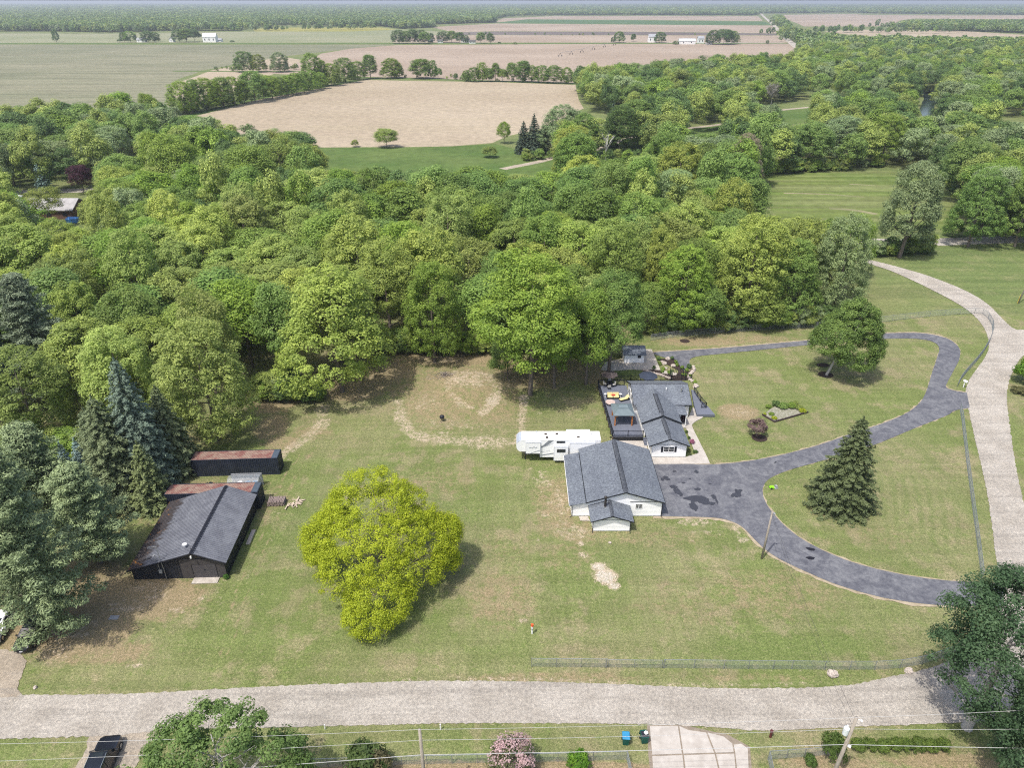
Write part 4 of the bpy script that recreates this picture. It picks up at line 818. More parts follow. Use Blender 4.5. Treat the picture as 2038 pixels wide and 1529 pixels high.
for k in range(4): b.tube([(RX-.45+.06*k,-.1,4.35+.2*k),(RX+.45-.06*k,-.1,4.35+.2*k)], .012, 4)
b.build('television_antenna', M_DARKTRIM, bn)
b = MB(); b.box(RX-.12,RX+.05,-.55,-.42,3.45,3.75); b.build('flood_light', M_TRIM, bn)
b = MB(); b.box(-7.65,-7.3,-.2,-.03,1.0,1.5); b.build('meter_box', M_GREYPL, bn)
b = MB(); b.tube([(-7.5,-.12,1.4),(-7.6,-.12,3.8)], .035, 6); b.tube([(-7.6,-.12,3.8),(-7.75,-.3,3.72)], .03, 5); b.build('service_mast', M_STEEL, bn)
p = G(333,1155); t = root('antenna_mast', p, 0, 'thin leaning steel antenna mast in front of the black barn', 'mast')
b = MB(); b.tube([(0,0,0),(-.25,.2,4.9)], .035, 6); b.build('pole', M_STEEL, t)
b = MB()
for k in range(8): b.tube([(-.3-k*.13,.2-.45+.03*k,4.8-.01*k),(-.25-k*.13,.2+.45-.03*k,4.9-.01*k)], .012, 4)
b.tube([(-.2,.2,4.88),(-1.3,.2,4.8)], .016, 4); b.build('antenna', M_STEEL, t)
# ---- shipping containers
M_CONT = mat('blue_black_container_steel', (.012,.017,.030), .5, .4, .8, col2=(.030,.038,.060), spec=.5)
M_CROOF = mat('faded_red_container_roof', (.185,.078,.068), .7, .3, .9, col2=(.27,.195,.155), contrast=(.40,.62)); M_CEND = mat('slate_paint', (.06,.08,.105), .6, .2, 2)
def container(loc, rz, label):
    t = root('shipping_container', loc, rz, label, 'container', 'shipping containers behind the black barn')
    L, Wd, Hh = 12.2, 2.3, 2.8
    b = MB(); b.box(-L,0,0.04,Wd-.04,.1,Hh-.06); b.build('shell', M_CONT, t)
    for y, sg in ((0.04,-1),(Wd-.04,1)):
        b = MB(); n = int(L/.28)
        for k in range(n):
            x = -L+.1+k*.28; b.hexa([(x,y,.15),(x+.2,y,.15),(x+.15,y+sg*.045,.15),(x+.05,y+sg*.045,.15),(x,y,Hh-.12),(x+.2,y,Hh-.12),(x+.15,y+sg*.045,Hh-.12),(x+.05,y+sg*.045,Hh-.12)])
        b.build('corrugated_side', M_CONT, t)
    b = MB(); n = int((L-1.0)/.22)
    for k in range(n):
        x = -L+.08+k*.22; b.hexa([(x,.08,Hh-.06),(x+.17,.08,Hh-.06),(x+.17,Wd-.08,Hh-.06),(x,Wd-.08,Hh-.06),(x+.03,.1,Hh-.02),(x+.14,.1,Hh-.02),(x+.14,Wd-.1,Hh-.02),(x+.03,Wd-.1,Hh-.02)])
    b.box(-L+.05,-.9,.06,Wd-.06,Hh-.061,Hh-.05); b.build('roof_panel', M_CROOF, t)
    b = MB(); b.box(-.9,-.06,.06,Wd-.06,Hh-.06,Hh-.02); b.build('end_plate', M_CEND, t)
    b = MB()
    for y in (0,Wd-.1): b.box(-L,0,y,y+.1,Hh-.1,Hh); b.box(-L,0,y,y+.1,0,.14)
    for x in (-L,-.1): b.box(x,x+.1,.1,Wd-.1,Hh-.1,Hh+.002); b.box(x,x+.1,.1,Wd-.1,0,.14)
    for x in (-L,-.12):
        for y in (-.002,Wd-.118): b.box(x,x+.12,y,y+.12,.14,Hh-.1)
    b.build('frame', M_CONT, t)
    for k in range(2):
        y0 = .12+k*1.05; q = MB(); q.box(.001,.04,y0,y0+1.0,.18,Hh-.16); dn = q.build('door', M_CONT, t)
        for z in (.5,): 
            for yy in (y0+.25,y0+.7): r = MB(); r.tube([(.07,yy,.2),(.07,yy,Hh-.2)], .022, 5); r.build('lock_bar', M_CONT, dn)
container((-33.35,83.7,0), math.radians(2.9), 'shipping container with red roof farthest from the barn, by the tree edge')
container((-33.65,75.75,0), math.radians(2.5), 'shipping container with red roof tucked right behind the black barn')
# plastic covered frame with tubs
cf = root('polythene_greenhouse', (-37.0,80.1,0), math.radians(3), 'clear plastic covered frame with blue tubs between the two containers', 'greenhouse')
M_POLY = mat('clear_polythene', (.40,.44,.47), .22, .2, 3, spec=.7, alpha=.28); M_BLUET = mat('blue_tub_plastic', (.06,.20,.38), .5, .3, 3)
prof = [(-1.1,0),(-1.1,1.35),(-.85,1.85),(-.35,2.15),(.35,2.15),(.85,1.85),(1.1,1.35),(1.1,0)]
b = MB()
for i in range(len(prof)-1):
    (y0,z0),(y1,z1) = prof[i], prof[i+1]; b.add([(-2.1,y0,z0),(2.1,y0,z0),(2.1,y1,z1),(-2.1,y1,z1)], [(0,1,2,3)])
b.add([(2.1,y,z) for y, z in prof], [tuple(range(8))]); b.add([(-2.1,y,z) for y, z in prof], [tuple(range(8))[::-1]]); b.build('plastic_cover', M_POLY, cf)
for k in range(7): x = -2.1+k*.7; b = MB(); b.tube([(x,y,z) for y, z in prof], .022, 5); b.build('hoop', M_GREYPL, cf)
b = MB()
for y, z in prof[1:-1]: b.tube([(-2.1,y,z),(2.1,y,z)], .02, 5)
b.build('purlin', M_GREYPL, cf)
b = MB(); b.box(-2.1,2.1,.99,1.06,0.02,2.0); b.build('back_board', M_GREYPL, cf)
for i, (x, y) in enumerate(((-1.2,-.5),(-.3,-.6),(.7,-.4),(1.5,-.5),(-.9,.4),(.2,.4),(1.2,.4))):
    t = root('storage_tub', cf.matrix_world @ Vector((0,0,0)), 0)
    a = math.radians(3); t.location = (-37.0+x*math.cos(a)-y*math.sin(a), 80.1+x*math.sin(a)+y*math.cos(a), 0)
    col, nm = ((M_BLUET,'blue') if i % 3 != 1 else (M_TRIM,'white'))
    tag(t, ['blue tub at the front left inside the plastic covered frame','white tub at the front inside the plastic covered frame','blue tub right of the white tub inside the plastic frame','blue tub at the front right corner inside the plastic frame','white tub at the back left inside the plastic covered frame','blue tub at the back middle inside the plastic frame','blue tub at the back right inside the plastic frame'][i], 'tub', 'storage tubs in the plastic frame')
    b = MB(); b.lathe([(.3,0.02),(.34,.9)], 12); b.build('barrel', col, t); b = MB(); b.lathe([(.36,.9),(.36,.95)], 12); b.build('lid', col, t)
# red garden tractor in the shade
tr = root('garden_tractor', (-41.6,79.9,0), math.radians(-12), 'small red tractor half hidden under the spruce between the containers', 'tractor')
b = MB(); b.hexa([(.1,-.35,.5),(1.3,-.3,.5),(1.3,.3,.5),(.1,.35,.5),(.1,-.33,1.1),(1.25,-.26,1.0),(1.25,.26,1.0),(.1,.33,1.1)]); b.build('hood', M_RED, tr, bevel=.05)
b = MB(); b.box(-.9,.1,-.5,.5,.42,.55); b.build('body', M_RED, tr); b = MB(); b.box(-.75,-.25,-.25,.25,.6,.7); b.box(-.85,-.75,-.25,.25,.65,1.1); b.build('seat', M_BLACK, tr, bevel=.03)
b = MB(); b.tube([(-.05,0,.9),(-.2,0,1.15)], .02, 6); b.lathe([(.17,1.15),(.17,1.18)], 10, -.2, 0); b.build('steering_wheel', M_BLACK, tr)
for x, y, r in ((-.6,-.6,.42),(-.6,.6,.42),(.95,-.42,.27),(.95,.42,.27)): b = MB(); b.tube([(x,y-.12,r),(x,y+.12,r)], r, 14); tw = b.build('wheel', M_TYRE, tr); q = MB(); q.tube([(x,y-.13,r),(x,y+.13,r)], r*.5, 10); q.build('rim', M_RED, tw)
# firewood rack and loose planks
fw = root('firewood_rack', (-31.9,77.0,0), math.radians(4), 'low stack of grey firewood at the end of the nearer container', 'firewood')
M_LOG = mat('cut_log', (.16,.12,.11), .95, .35, 5, col2=(.30,.245,.225)); lm = MB().tube([(0,-.65,0),(0,.65,0)], .1, 7).mesh('log', M_LOG)
for i in range(11):
    for j in range(4): inst('log', lm, fw, (-1.0+i*.2+(.1 if j%2 else 0)+random.uniform(-.02,.02), random.uniform(-.06,.06), .12+j*.17), (0, random.uniform(0,3), random.uniform(-.06,.06)))
wp = root('scrap_wood_pile', (-29.7,77.0,0), 0, 'loose scatter of pale scrap planks beside the firewood stack', 'scrap wood')
M_PLK = mat('pale_plank', (.36,.28,.21), .9, .3, 4, col2=(.52,.44,.36)); pm = MB().box(-.7,.7,-.07,.07,0,.04).mesh('plank', M_PLK)
for k in range(16): inst('plank', pm, wp, (random.uniform(-.9,1.0), random.uniform(-.9,.8), .03+k*.012), (random.uniform(-.1,.1), random.uniform(-.06,.06), random.uniform(0,3.1)), (random.uniform(.4,1.1),1,1))
pl = root('pallet_stack', G(326,1010), math.radians(40), 'stack of grey weathered pallets at the barn rear corner', 'pallets')
for k in range(5):
    b = MB(); z = k*.15
    for j in range(6): b.box(-.6,.6,-.5+j*.18,-.5+j*.18+.12,z+.10,z+.125)
    for j in (-.5,0,.45): b.box(-.6+0,.6,j,j+.06,z,z+.1)
    b.build('pallet', M_CONC2 if k % 2 else M_PLK, pl)
br = root('white_drum', G(336,980), 0, 'white plastic drum at the left end of the nearer container', 'drum'); b = MB(); b.lathe([(.28,0.02),(.3,.1),(.3,.85),(.27,.9)], 14); b.build('drum_body', M_TRIM, br); b = MB(); b.lathe([(.26,.9),(.26,.93)], 12); b.build('lid', M_TRIM, br)
# ------------------------------------------------------------------ chain link fences
def chainlink(name, pts, h, label, post_at=None, double=(), step=3.0, diam=.075, closed_mesh=True, par=None, cat='fence', group=None):
    P = [Vector((p.x, p.y, 0)) for p in pts]
    r = root(name, P[0], 0, label, cat, group); P = [p-P[0] for p in P]
    rail = MB(); wm = MB()
    for a, c in zip(P[:-1], P[1:]):
        L = (c-a).length; d = (c-a)/L; n = max(1, int(round(L/step)))
        rail.tube([a+Vector((0,0,h)), c+Vector((0,0,h))], .024, 5)
        for k in range(n):
            q = MB(); p = a+d*(L*k/n); q.tube([p+Vector((0,0,0)), p+Vector((0,0,h+.04))], .036, 6); q.build('post', M_STEEL, r)
        s = diam*1.35; m = int(L/s); nrm = Vector((-d.y, d.x, 0))*.004
        for k in range(-int(h/s), m+1):
            for sg in (1, -1):
                x0 = k*s if sg == 1 else k*s+h; x1 = x0+sg*h; z0, z1 = .03, h
                # clip to the bay
                if x0 > x1: x0, x1, z0, z1 = x1, x0, z1, z0
                if x1 <= 0 or x0 >= L: continue
                if x0 < 0: z0 += (z1-z0)*(-x0)/(x1-x0); x0 = 0
                if x1 > L: z1 = z0+(z1-z0)*(L-x0)/(x1-x0); x1 = L
                A = a+d*x0+Vector((0,0,z0)); B = a+d*x1+Vector((0,0,z1)); u = Vector((0,0,.0055))
                w_ = Vector((d.x,d.y,0))*.0
                i = len(wm.v); wm.v += [tuple(A+nrm), tuple(A-nrm), tuple(A+u), tuple(B+nrm), tuple(B-nrm), tuple(B+u)]
                wm.f += [(i,i+1,i+4,i+3),(i+1,i+2,i+5,i+4),(i+2,i,i+3,i+5)]
    p = P[-1]; q = MB(); q.tube([p, p+Vector((0,0,h+.04))], .036, 6); q.build('post', M_STEEL, r)
    for p in double: p = Vector((p.x,p.y,0))-r.location; q = MB(); q.tube([p, p+Vector((0,0,h+.12))], .05, 8); q.build('gate_post', M_STEEL, r)
    rail.build('top_rail', M_STEEL, r); wm.build('wire_netting', M_MESH, r, kind='stuff')
    return r
chainlink('chain_link_fence', px((1058,1328),(1205,1329.5)), 1.25, 'short end section of chain link fence left of the double gate by the gravel road', group='chain link fences')
gt = chainlink('chain_link_gate', px((1210,1329.5),(1262,1330),(1317,1330.5)), 1.15, 'chain link double gate in the fence along the gravel road', double=[G(1207,1329.5), G(1320,1330.5)], step=2.0, cat='gate')
chainlink('chain_link_fence', px((1322,1330.5),(1440,1332),(1538,1333),(1575,1333),(1640,1334),(1740,1334),(1790,1331),(1835,1323),(1870,1312),(1900,1300),(1930,1284)), 1.25, 'long chain link fence right of the gate, curving towards the dark tree', group='chain link fences')
chainlink('chain_link_fence', px((1910,815),(1914,840),(1923,920),(1934,1005),(1944,1080),(1953,1154)), 1.25, 'straight chain link fence between the spruce lawn and the gravel road', step=2.4, group='chain link fences')
chainlink('chain_link_fence', px((1905,770),(1911,758),(1922,744),(1940,724),(1955,705),(1968,683),(1975,663),(1974,648),(1966,634),(1955,625),(1939,624)), 1.25, 'curved pale chain link fence around the driveway bend by the road', step=2.6, group='chain link fences')
chainlink('chain_link_fence', px((1939,624),(1850,630),(1750,642),(1650,652),(1558,655),(1450,662),(1338,672),(1295,678)), 1.35, 'chain link fence along the foot of the wood behind the driveway', step=3.2, group='chain link fences')
chainlink('chain_link_fence', px((560,1531),(700,1526),(850,1522),(1000,1519),(1110,1517),(1180,1515),(1247,1513),(1262,1580)), 1.2, 'chain link fence at the bottom edge behind the pink flowering tree', step=2.4, group='chain link fences')
chainlink('chain_link_fence', px((1545,1590),(1528,1513),(1600,1508),(1655,1503)), 1.2, 'chain link fence corner at the right of the concrete entrance', step=2.2, group='chain link fences')
# ------------------------------------------------------------------ poles and wires
def pole(name, base, top, r0, r1, label, **kw):
    t = root(name, base, 0, label, 'utility pole'); tv = top-base
    b = MB(); b.tube([(0,0,0), tv*.5, tv], [r0, (r0+r1)/2, r1], 10); b.build('pole', M_WOODPOLE, t, smooth=True); return t
cb = G(1516, 1112); ct = Vector((cb.x+.15, cb.y+.2, HT(1020, cb.y))); pc = pole('light_pole', cb, ct, .15, .10, 'plain grey wooden pole standing at the edge of the driveway curve')
b = MB(); tv = ct-cb; b.box(tv.x-.1,tv.x+.35,tv.y-.06,tv.y+.06,tv.z-.35,tv.z-.22); b.lathe([(.09,tv.z-.5),(.13,tv.z-.35),(.04,tv.z-.3)], 8, tv.x+.3, tv.y); b.build('flood_lamp', M_GREYPL, pc)
hA = 10.2; tA = G(835,1453,hA); bA = Vector((tA.x+.05, tA.y-.1, 0)); pa = pole('utility_pole', bA, tA, .17, .12, 'slim wooden utility pole at the bottom centre carrying three wires')
tB = G(1705,1429,hA+.3); bB = Vector((tB.x-.7, tB.y-.4, 0)); pb = pole('utility_pole', bB, tB, .19, .13, 'wooden utility pole with a white transformer can at the bottom right')
tv = tB-bB
b = MB(); c_ = tv*.86; b.lathe([(.10,c_.z-.5),(.22,c_.z-.45),(.24,c_.z+.25),(.20,c_.z+.33),(.08,c_.z+.45)], 14, c_.x-.42, c_.y); b.build('transformer_can', mat('pale_transformer',(.62,.66,.68),.4,.08), pb, smooth=False)
b = MB(); b.bar((c_.x-.2,c_.y,c_.z),(c_.x,c_.y,c_.z),.1,.1); b.build('bracket', M_STEEL, pb)
b = MB(); b.tube([(c_.x-.42,c_.y,c_.z+.42),(c_.x-.42,c_.y,c_.z+.62)], .05, 6); b.build('insulator', M_TRIM, pb)
b = MB(); b.tube([tv+Vector((0,0,-.15)), tv+Vector((.45,0,-.35))], .03, 5); b.lathe([(.06,tv.z-.5),(.1,tv.z-.42),(.04,tv.z-.3)], 8, tv.x+.48, tv.y); b.build('lightning_arrester', M_TRIM, pb)
b = MB(); q_ = tv*.68; b.blob(q_.x+.35,q_.y,q_.z,.16,.12,.12,2); b.build('cable_coil', M_TRIM, pb)
M_WIRE = mat('aluminium_cable', (.42,.42,.41), .5, .1); M_DWIRE = mat('dark_cable', (.05,.05,.05), .6, .1)
def wire(label, pts, r=.012, sag=.25, m=M_WIRE, group='overhead wires'):
    b = MB(); allp = []
    for a, c in zip(pts[:-1], pts[1:]):
        L = (c-a).length; n = max(6, int(L/3))
        for k in range(n+(1 if c is pts[-1] else 0)): t = k/n; allp.append(a.lerp(c, t)-Vector((0,0,4*sag*t*(1-t)*min(1, L/40))))
    o = allp[0].copy(); b.tube([p-o for p in allp], r, 5)
    w_ = b.build('overhead_wire', m, None); w_.location = o; tag(w_, label, 'wire', group)
LX = -48; RX_ = 62
wire('topmost pale overhead wire crossing above the roadside verge', [G(-120,1484,hA), tA, tB, G(2200,1405,hA+.3)], .013)
wire('middle overhead wire below the top wire, running level across the verge', [G(-120,1520,8.9), bA.lerp(tA,.875), bB.lerp(tB,.875), G(2200,1450,8.9)], .013)
wire('thick pale bundled cable, lowest of the three overhead lines', [G(-120,1570,7.0), bA.lerp(tA,.70), bB.lerp(tB,.70), G(2200,1492,7.0)], .022, .15)
wire('dark service wire running from the transformer pole to the driveway pole', [bB.lerp(tB,.97), ct-Vector((0,0,.3))], .012, .8, M_DWIRE)
wire('second dark service wire beside the first, over the gravel road', [bB.lerp(tB,.90), ct-Vector((0,0,.5))], .010, 1.2, M_DWIRE)
# pole at the right margin
p = G(2026,604); pd = pole('utility_pole', p, p+Vector((1.6,.6,9.5)), .16, .11, 'pale utility pole standing in the far right lawn')
b = MB(); b.tube([(-.25,-.1,0),(-.1,0,2.2)], .04, 6); b.build('guy_guard', mat('yellow_guard',(.6,.42,.04),.6,.1), pd)
# ------------------------------------------------------------------ vehicles
M_CARB = mat('black_car_paint', (.010,.012,.018), .22, .2, .6, spec=.7); M_CARW = mat('white_car_paint', (.72,.73,.74), .3, .04, 1, spec=.6)
def car(name, loc, rz, paint, label, cat, L=4.9, Wd=1.95, Hh=1.75):
    """front towards +x"""
    t = root(name, loc, rz, label, cat, 'parked cars')
    def lay(b, secs):   # secs: x, half width, z0, z1 -> rings
        n = len(b.v); R = []
        for x, wl, z0, z1 in secs:
            wu = wl*.93; R.append(len(b.v)); zm = z0+(z1-z0)*.62
            b.v += [(x,-wl,z0),(x,-wl*1.0,zm),(x,-wu,z1-.03),(x,-wu*.82,z1),(x,wu*.82,z1),(x,wu,z1-.03),(x,wl*1.0,zm),(x,wl,z0)]
        for a, c in zip(R[:-1], R[1:]):
            for k in range(8): b.f.append((a+k,a+(k+1)%8,c+(k+1)%8,c+k))
        b.f.append(tuple(R[0]+k for k in range(8))[::-1]); b.f.append(tuple(R[-1]+k for k in range(8)))
    h2 = Wd/2; b = MB()
    lay(b, [(-L/2,h2*.82,.45,.88),(-L/2+.12,h2*.95,.32,1.02),(-L/2+.6,h2,.26,1.08),(-.6,h2,.26,1.08),(L*.14,h2,.26,1.06),(L*.32,h2*.985,.26,1.02),(L/2-.35,h2*.93,.28,.93),(L/2-.1,h2*.80,.34,.82),(L/2,h2*.62,.42,.68)])
    bd = b.build('body', paint, t, smooth=False)
    b = MB(); z0 = 1.055
    def cab(x0,x1,xt0,xt1,wb,wt,zb,zt): b.hexa([(x0,-wb,zb),(x1,-wb,zb),(x1,wb,zb),(x0,wb,zb),(xt0,-wt,zt),(xt1,-wt,zt),(xt1,wt,zt),(xt0,wt,zt)])
    cab(-L/2+.22,L*.19,-L/2+.62,L*.045,h2*.93,h2*.76,z0,Hh-.06); b.build('cabin_glass', M_GLASS, t)
    b = MB(); cab(-L/2+.55,L*.055,-L/2+.62,L*.035,h2*.775,h2*.74,Hh-.07,Hh); rf = b.build('roof', paint, t, bevel=.02)
    b = MB(); b.box(-.35,.12,-.48,.48,Hh+.002,Hh+.012); b.build('sunroof', M_GLASS, rf)
    for y in (-h2*.70,h2*.70): b = MB(); b.tube([(-L/2+.8,y,Hh+.02),(-L/2+.85,y,Hh+.06),(-.05,y,Hh+.06),(0,y,Hh+.02)], .022, 5); b.build('roof_rail', M_CHROME, rf)
    for s in (-1,1):
        for (xb,xt) in ((-L/2+.24,-L/2+.63),(-.85,-.8),(.15,.02),(L*.185,L*.043)):
            b = MB(); b.bar((xb,s*h2*.935,z0),(xt,s*h2*.765,Hh-.05),.07,.05); b.build('pillar', paint, t)
        b = MB(); b.box(L*.13,L*.13+.16,s*h2 if s>0 else s*h2-.2,s*h2+.2 if s>0 else s*h2,1.0,1.16); b.build('wing_mirror', paint, t, bevel=.02)
        b = MB(); b.box(L/2-.42,L/2-.1,s*h2*.62-.14,s*h2*.62+.14,.68,.80); b.build('headlight', M_LAMP, t, bevel=.02)
        b = MB(); b.box(-L/2-.01,-L/2+.1,s*h2*.72-.1,s*h2*.72+.1,.7,.98); b.build('tail_light', M_RED, t)
        for x in (-L*.3,L*.31):
            b = MB(); b.tube([(x,s*(h2-.2),.36),(x,s*(h2+.012),.36)], .37, 18); wl = b.build('wheel', M_TYRE, t); b = MB(); b.tube([(x,s*(h2-.1),.36),(x,s*(h2+.02),.36)], .23, 14); b.build('rim', M_CHROME, wl)
    b = MB(); b.box(L/2-.04,L/2+.015,-.45,.45,.42,.62); b.build('grille', M_BLACK, t); b = MB(); b.box(L/2+.016,L/2+.03,-.16,.16,.36,.48); b.build('number_plate', M_TRIM, t)
    return t
f_ = G(223,1463,.8); r_ = G(196,1529,.8); d_ = (f_-r_).normalized(); a_ = math.atan2(d_.y, d_.x)
car('parked_car', Vector((f_.x,f_.y,0))-d_*2.55, a_, M_CARB, 'black estate car with sunroof parked nose to the gravel road at the bottom left', 'car', 5.1, 2.0, 1.78)
p = G(46,1303); car('parked_car', (p.x-.3,p.y+2.3,0), math.radians(-84), M_CARB, 'black car under the pines with only its front bumper showing', 'car', 4.7, 1.85, 1.5)
p = G(-14,1285); car('parked_car', (p.x-.4,p.y+1.9,0), math.radians(-80), M_CARW, 'white car at the left margin on the gravel patch beside the pines', 'car', 4.7, 1.85, 1.5)
# ------------------------------------------------------------------ bins, posts, rocks
def wheelie(x, y, m, ml, label, opened):
    t = root('wheelie_bin', G(x, y), math.radians(6 if opened else -4), label, 'wheelie bin', 'wheelie bins by the concrete entrance')
    b = MB(); b.hexa([(-.26,-.30,.03),(.26,-.30,.03),(.26,.25,.03),(-.26,.25,.03),(-.33,-.38,1.0),(.33,-.38,1.0),(.33,.36,1.0),(-.33,.36,1.0)]); b.build('body', m, t, bevel=.03)
    b = MB()
    if opened: b.hexa([(-.34,.36,1.0),(.34,.36,1.0),(.34,.42,1.0),(-.34,.42,1.0),(-.34,.50,.3),(.34,.50,.3),(.34,.56,.3),(-.34,.56,.3)]); 
    else: b.hexa([(-.36,-.42,1.0),(.36,-.42,1.0),(.36,.40,1.0),(-.36,.40,1.0),(-.30,-.34,1.08),(.30,-.34,1.08),(.30,.34,1.12),(-.30,.34,1.12)])
    b.build('lid', ml, t, bevel=.02)
    if opened: b = MB(); b.box(-.29,.29,-.33,.31,.96,1.004); b.build('liner', M_BLACK, t)
    for s in (-.3,.3): b = MB(); b.tube([(s-.03,.32,.11),(s+.03,.32,.11)], .11, 10); b.build('wheel', M_TYRE, t)
    b = MB(); b.tube([(-.28,.44,.98),(.28,.44,.98)], .02, 5); b.build('handle', m, t)
M_BGRN = mat('dark_green_plastic', (.006,.075,.06), .5, .2, 3); M_BBLU = mat('blue_lid_plastic', (.03,.20,.36), .5, .2, 3)
wheelie(1244.5,1479,M_BGRN,M_BBLU,'green wheelie bin with closed blue lid, left of the open one',False); wheelie(1281,1476,M_BGRN,M_BGRN,'green wheelie bin standing open with a white bag on top',True)
o = MB().blob(0,0,0,.2,.17,.16,5).build('rubbish_bag', M_TRIM, None, True); o.location = G(1284,1476)+Vector((0,.05,1.12)); tag(o, 'small white bag resting in the open green bin', 'bag')
def post(name, x, y, h, m, r, label, cat='marker post', parts=None):
    t = root(name, G(x, y), 0, label, cat); b = MB(); b.tube([(0,0,0),(0,0,h)], r, 8); b.build('post', m, t)
    for nm, z0, z1, rr, mm in parts or (): b = MB(); b.tube([(0,0,z0),(0,0,z1)], rr, 8); b.build(nm, mm, t)
    return t
M_ORG = mat('orange_flag', (.75,.10,.03), .8, .1)
t = post('utility_marker', 1059, 1262, 1.0, M_TRIM, .09, 'white utility marker post with orange tag on the lawn', parts=[('grey_collar',.62,.8,.11,M_GREYPL),('orange_cap',1.15,1.4,.14,M_ORG),('stem',.98,1.2,.03,M_GREYPL)])
post('marker_post', 877, 1453, .75, M_TRIM, .06, 'short white marker post at the near edge of the gravel road'); post('marker_post', 647, 1452, .6, M_TRIM, .05, 'short white marker stake beside the bottom leafy tree')
t = post('hydrant_post', 1533, 1468, .75, mat('dark_red_post',(.10,.03,.03),.6,.3), .12, 'dark red post in the verge right of the concrete entrance', 'post', [('cap',.75,.9,.16,mat('dark_red_post',(0,0,0)))])
def rock(x, y, rx, ry, rz, sd, label, group=None):
    o = MB().blob(0,0,0,rx,ry,rz,sd,12,8,.3).build('boulder', M_ROCK, None, False); p = G(x,y); o.location = (p.x,p.y,rz*.45); tag(o, label, 'boulder', group or 'boulders along the road fence')
rock(1656,1345,.55,.48,.42,3,'larger pale boulder on the grass strip below the fence'); rock(1809,1338,.42,.33,.30,8,'smaller pale boulder near the fence curve')
rock(1214,1081,.2,.15,.12,4,'small white stone in the grass by the annex corner'); rock(70,1370,.2,.2,.15,9,'small stone at the corner of the gravel patch')
mbx = root('mailbox', G(1917,771), math.radians(20), 'white mailbox where the driveway meets the gravel road', 'mailbox')
b = MB(); b.box(-.06,.06,-.06,.06,0,1.1); b.build('post', M_TRIM, mbx); b = MB(); b.prism([(-.18,1.1),(.18,1.1),(.18,1.3),(.1,1.42),(-.1,1.42),(-.18,1.3)], 'y', -.4,.25); b.build('box', M_TRIM, mbx)
mw = root('lawn_mower', G(1538,972), math.radians(10), 'lime green and grey robot mower with its dock at the driveway edge', 'robot mower')
b = MB(); b.hexa([(-.5,-.28,.1),(.15,-.28,.1),(.15,.28,.1),(-.5,.28,.1),(-.42,-.2,.38),(.1,-.2,.34),(.1,.2,.34),(-.42,.2,.38)]); b.build('body', mat('lime_plastic',(.24,.62,.02),.5,.05), mw, bevel=.04)
b = MB(); b.box(.2,.7,-.3,.3,.02,.08); b.box(.35,.6,-.2,.2,.08,.38); b.build('dock', M_GREYPL, mw)
for s in (-.28,.28): b = MB(); b.tube([(-.35,s-.04,.14),(-.35,s+.04,.14)], .14, 10); b.build('wheel', M_TYRE, mw)
fp = root('fire_pit', G(880,838), 0, 'small black kettle grill standing on the bare track of the lawn', 'grill')
b = MB(); b.lathe([(.1,.42),(.36,.55),(.42,.75),(.36,.95),(.12,1.08)], 14); b.build('bowl', M_BLACK, fp)
for k in range(3): a = k*2.1; b = MB(); b.tube([(.4*math.cos(a),.4*math.sin(a),0),(.2*math.cos(a),.2*math.sin(a),.5)], .025, 5); b.build('leg', M_BLACK, fp)
bp = root('brush_pile', G(886,750), 0, 'heap of cut grey branches beside the dirt mound', 'brush pile')
b = MB()
for k in range(260):
    a = random.uniform(0, 6.28); r = abs(random.gauss(0, 1.1)); q = Vector((r*math.cos(a)*1.5, r*math.sin(a), max(.03, (1-r/2.4)*random.uniform(.2,.9)))); d = Vector((random.uniform(-1,1),random.uniform(-1,1),random.uniform(-.25,.35)))*random.uniform(.4,1.1)
    b.tube([q-d*.5, q+d*.5], random.uniform(.01,.035), 3)
b.build('branches', mat('dead_branch',(.16,.13,.11),.95,.3,4,col2=(.32,.28,.25)), bp, kind='stuff')
# paving flag and metal sheet under the pines
b = MB(); b.box(-.5,.5,-.3,.3,0,.03); o = b.build('metal_sheet', M_GREYPL, None); o.location = G(227,1230); tag(o, 'grey metal sheet lying on the soil under the pine', 'metal sheet')
# ------------------------------------------------------------------ planted beds
bed1 = sheet('mulch_bed', smooth(px((1308,716),(1335,714),(1348,720),(1356,734),(1366,742),(1378,735),(1376,745),(1371,757),(1330,757),(1318,748),(1300,745),(1280,741),(1290,737),(1314,738),(1345,745),(1350,738)), 3), .10, M_MULCH, .4, .05)
sheet('flagstone_path', px((1316,738),(1348,744),(1345,749),(1318,744)), .12, M_CONC2)
for i, (x, y, s) in enumerate([(1329,716,.5),(1322,725,.5),(1340,730,.5),(1325,734,.35),(1318,721,.3)]): rock(x, y, s, s*.8, s*.7, 20+i, ['largest pale boulder at the top of the shed bed','pale boulder in the middle left of the shed bed','tan boulder at the right of the shed bed','small boulder at the foot of the shed bed','small stone at the left of the shed bed'][i], 'boulders in the shed bed')
mulch_lm = [(1282,738),(1287,739.5),(1292,741),(1296,743),(1301,744.5),(1306,746),(1311,747),(1316,748),(1320,750),(1325,751.5),(1329,753),(1333,755)]
ed = root('stone_edging', (0,0,0), 0, 'row of pale stones edging the bed above the rear lawn', 'stone edging')
for i, (x, y) in enumerate(mulch_lm):
    q = MB().blob(0,0,0,.36,.26,.26,i,8,5,.3).build('stone', M_ROCK, ed); p = G(x,y); q.location = (p.x,p.y,.12)
ed2 = root('stone_edging', (0,0,0), 0, 'curved row of pale stones between the bed and the side lawn', 'stone edging')
for i, (x, y) in enumerate([(1379,731),(1381,735),(1380,739),(1377,742),(1374,745),(1371,749),(1370,753),(1374,757),(1378,760),(1384,767),(1387,770),(1383,772)]):
    q = MB().blob(0,0,0,.38,.3,.26,i+30,8,5,.3).build('stone', M_ROCK, ed2); p = G(x,y); q.location = (p.x,p.y,.12)
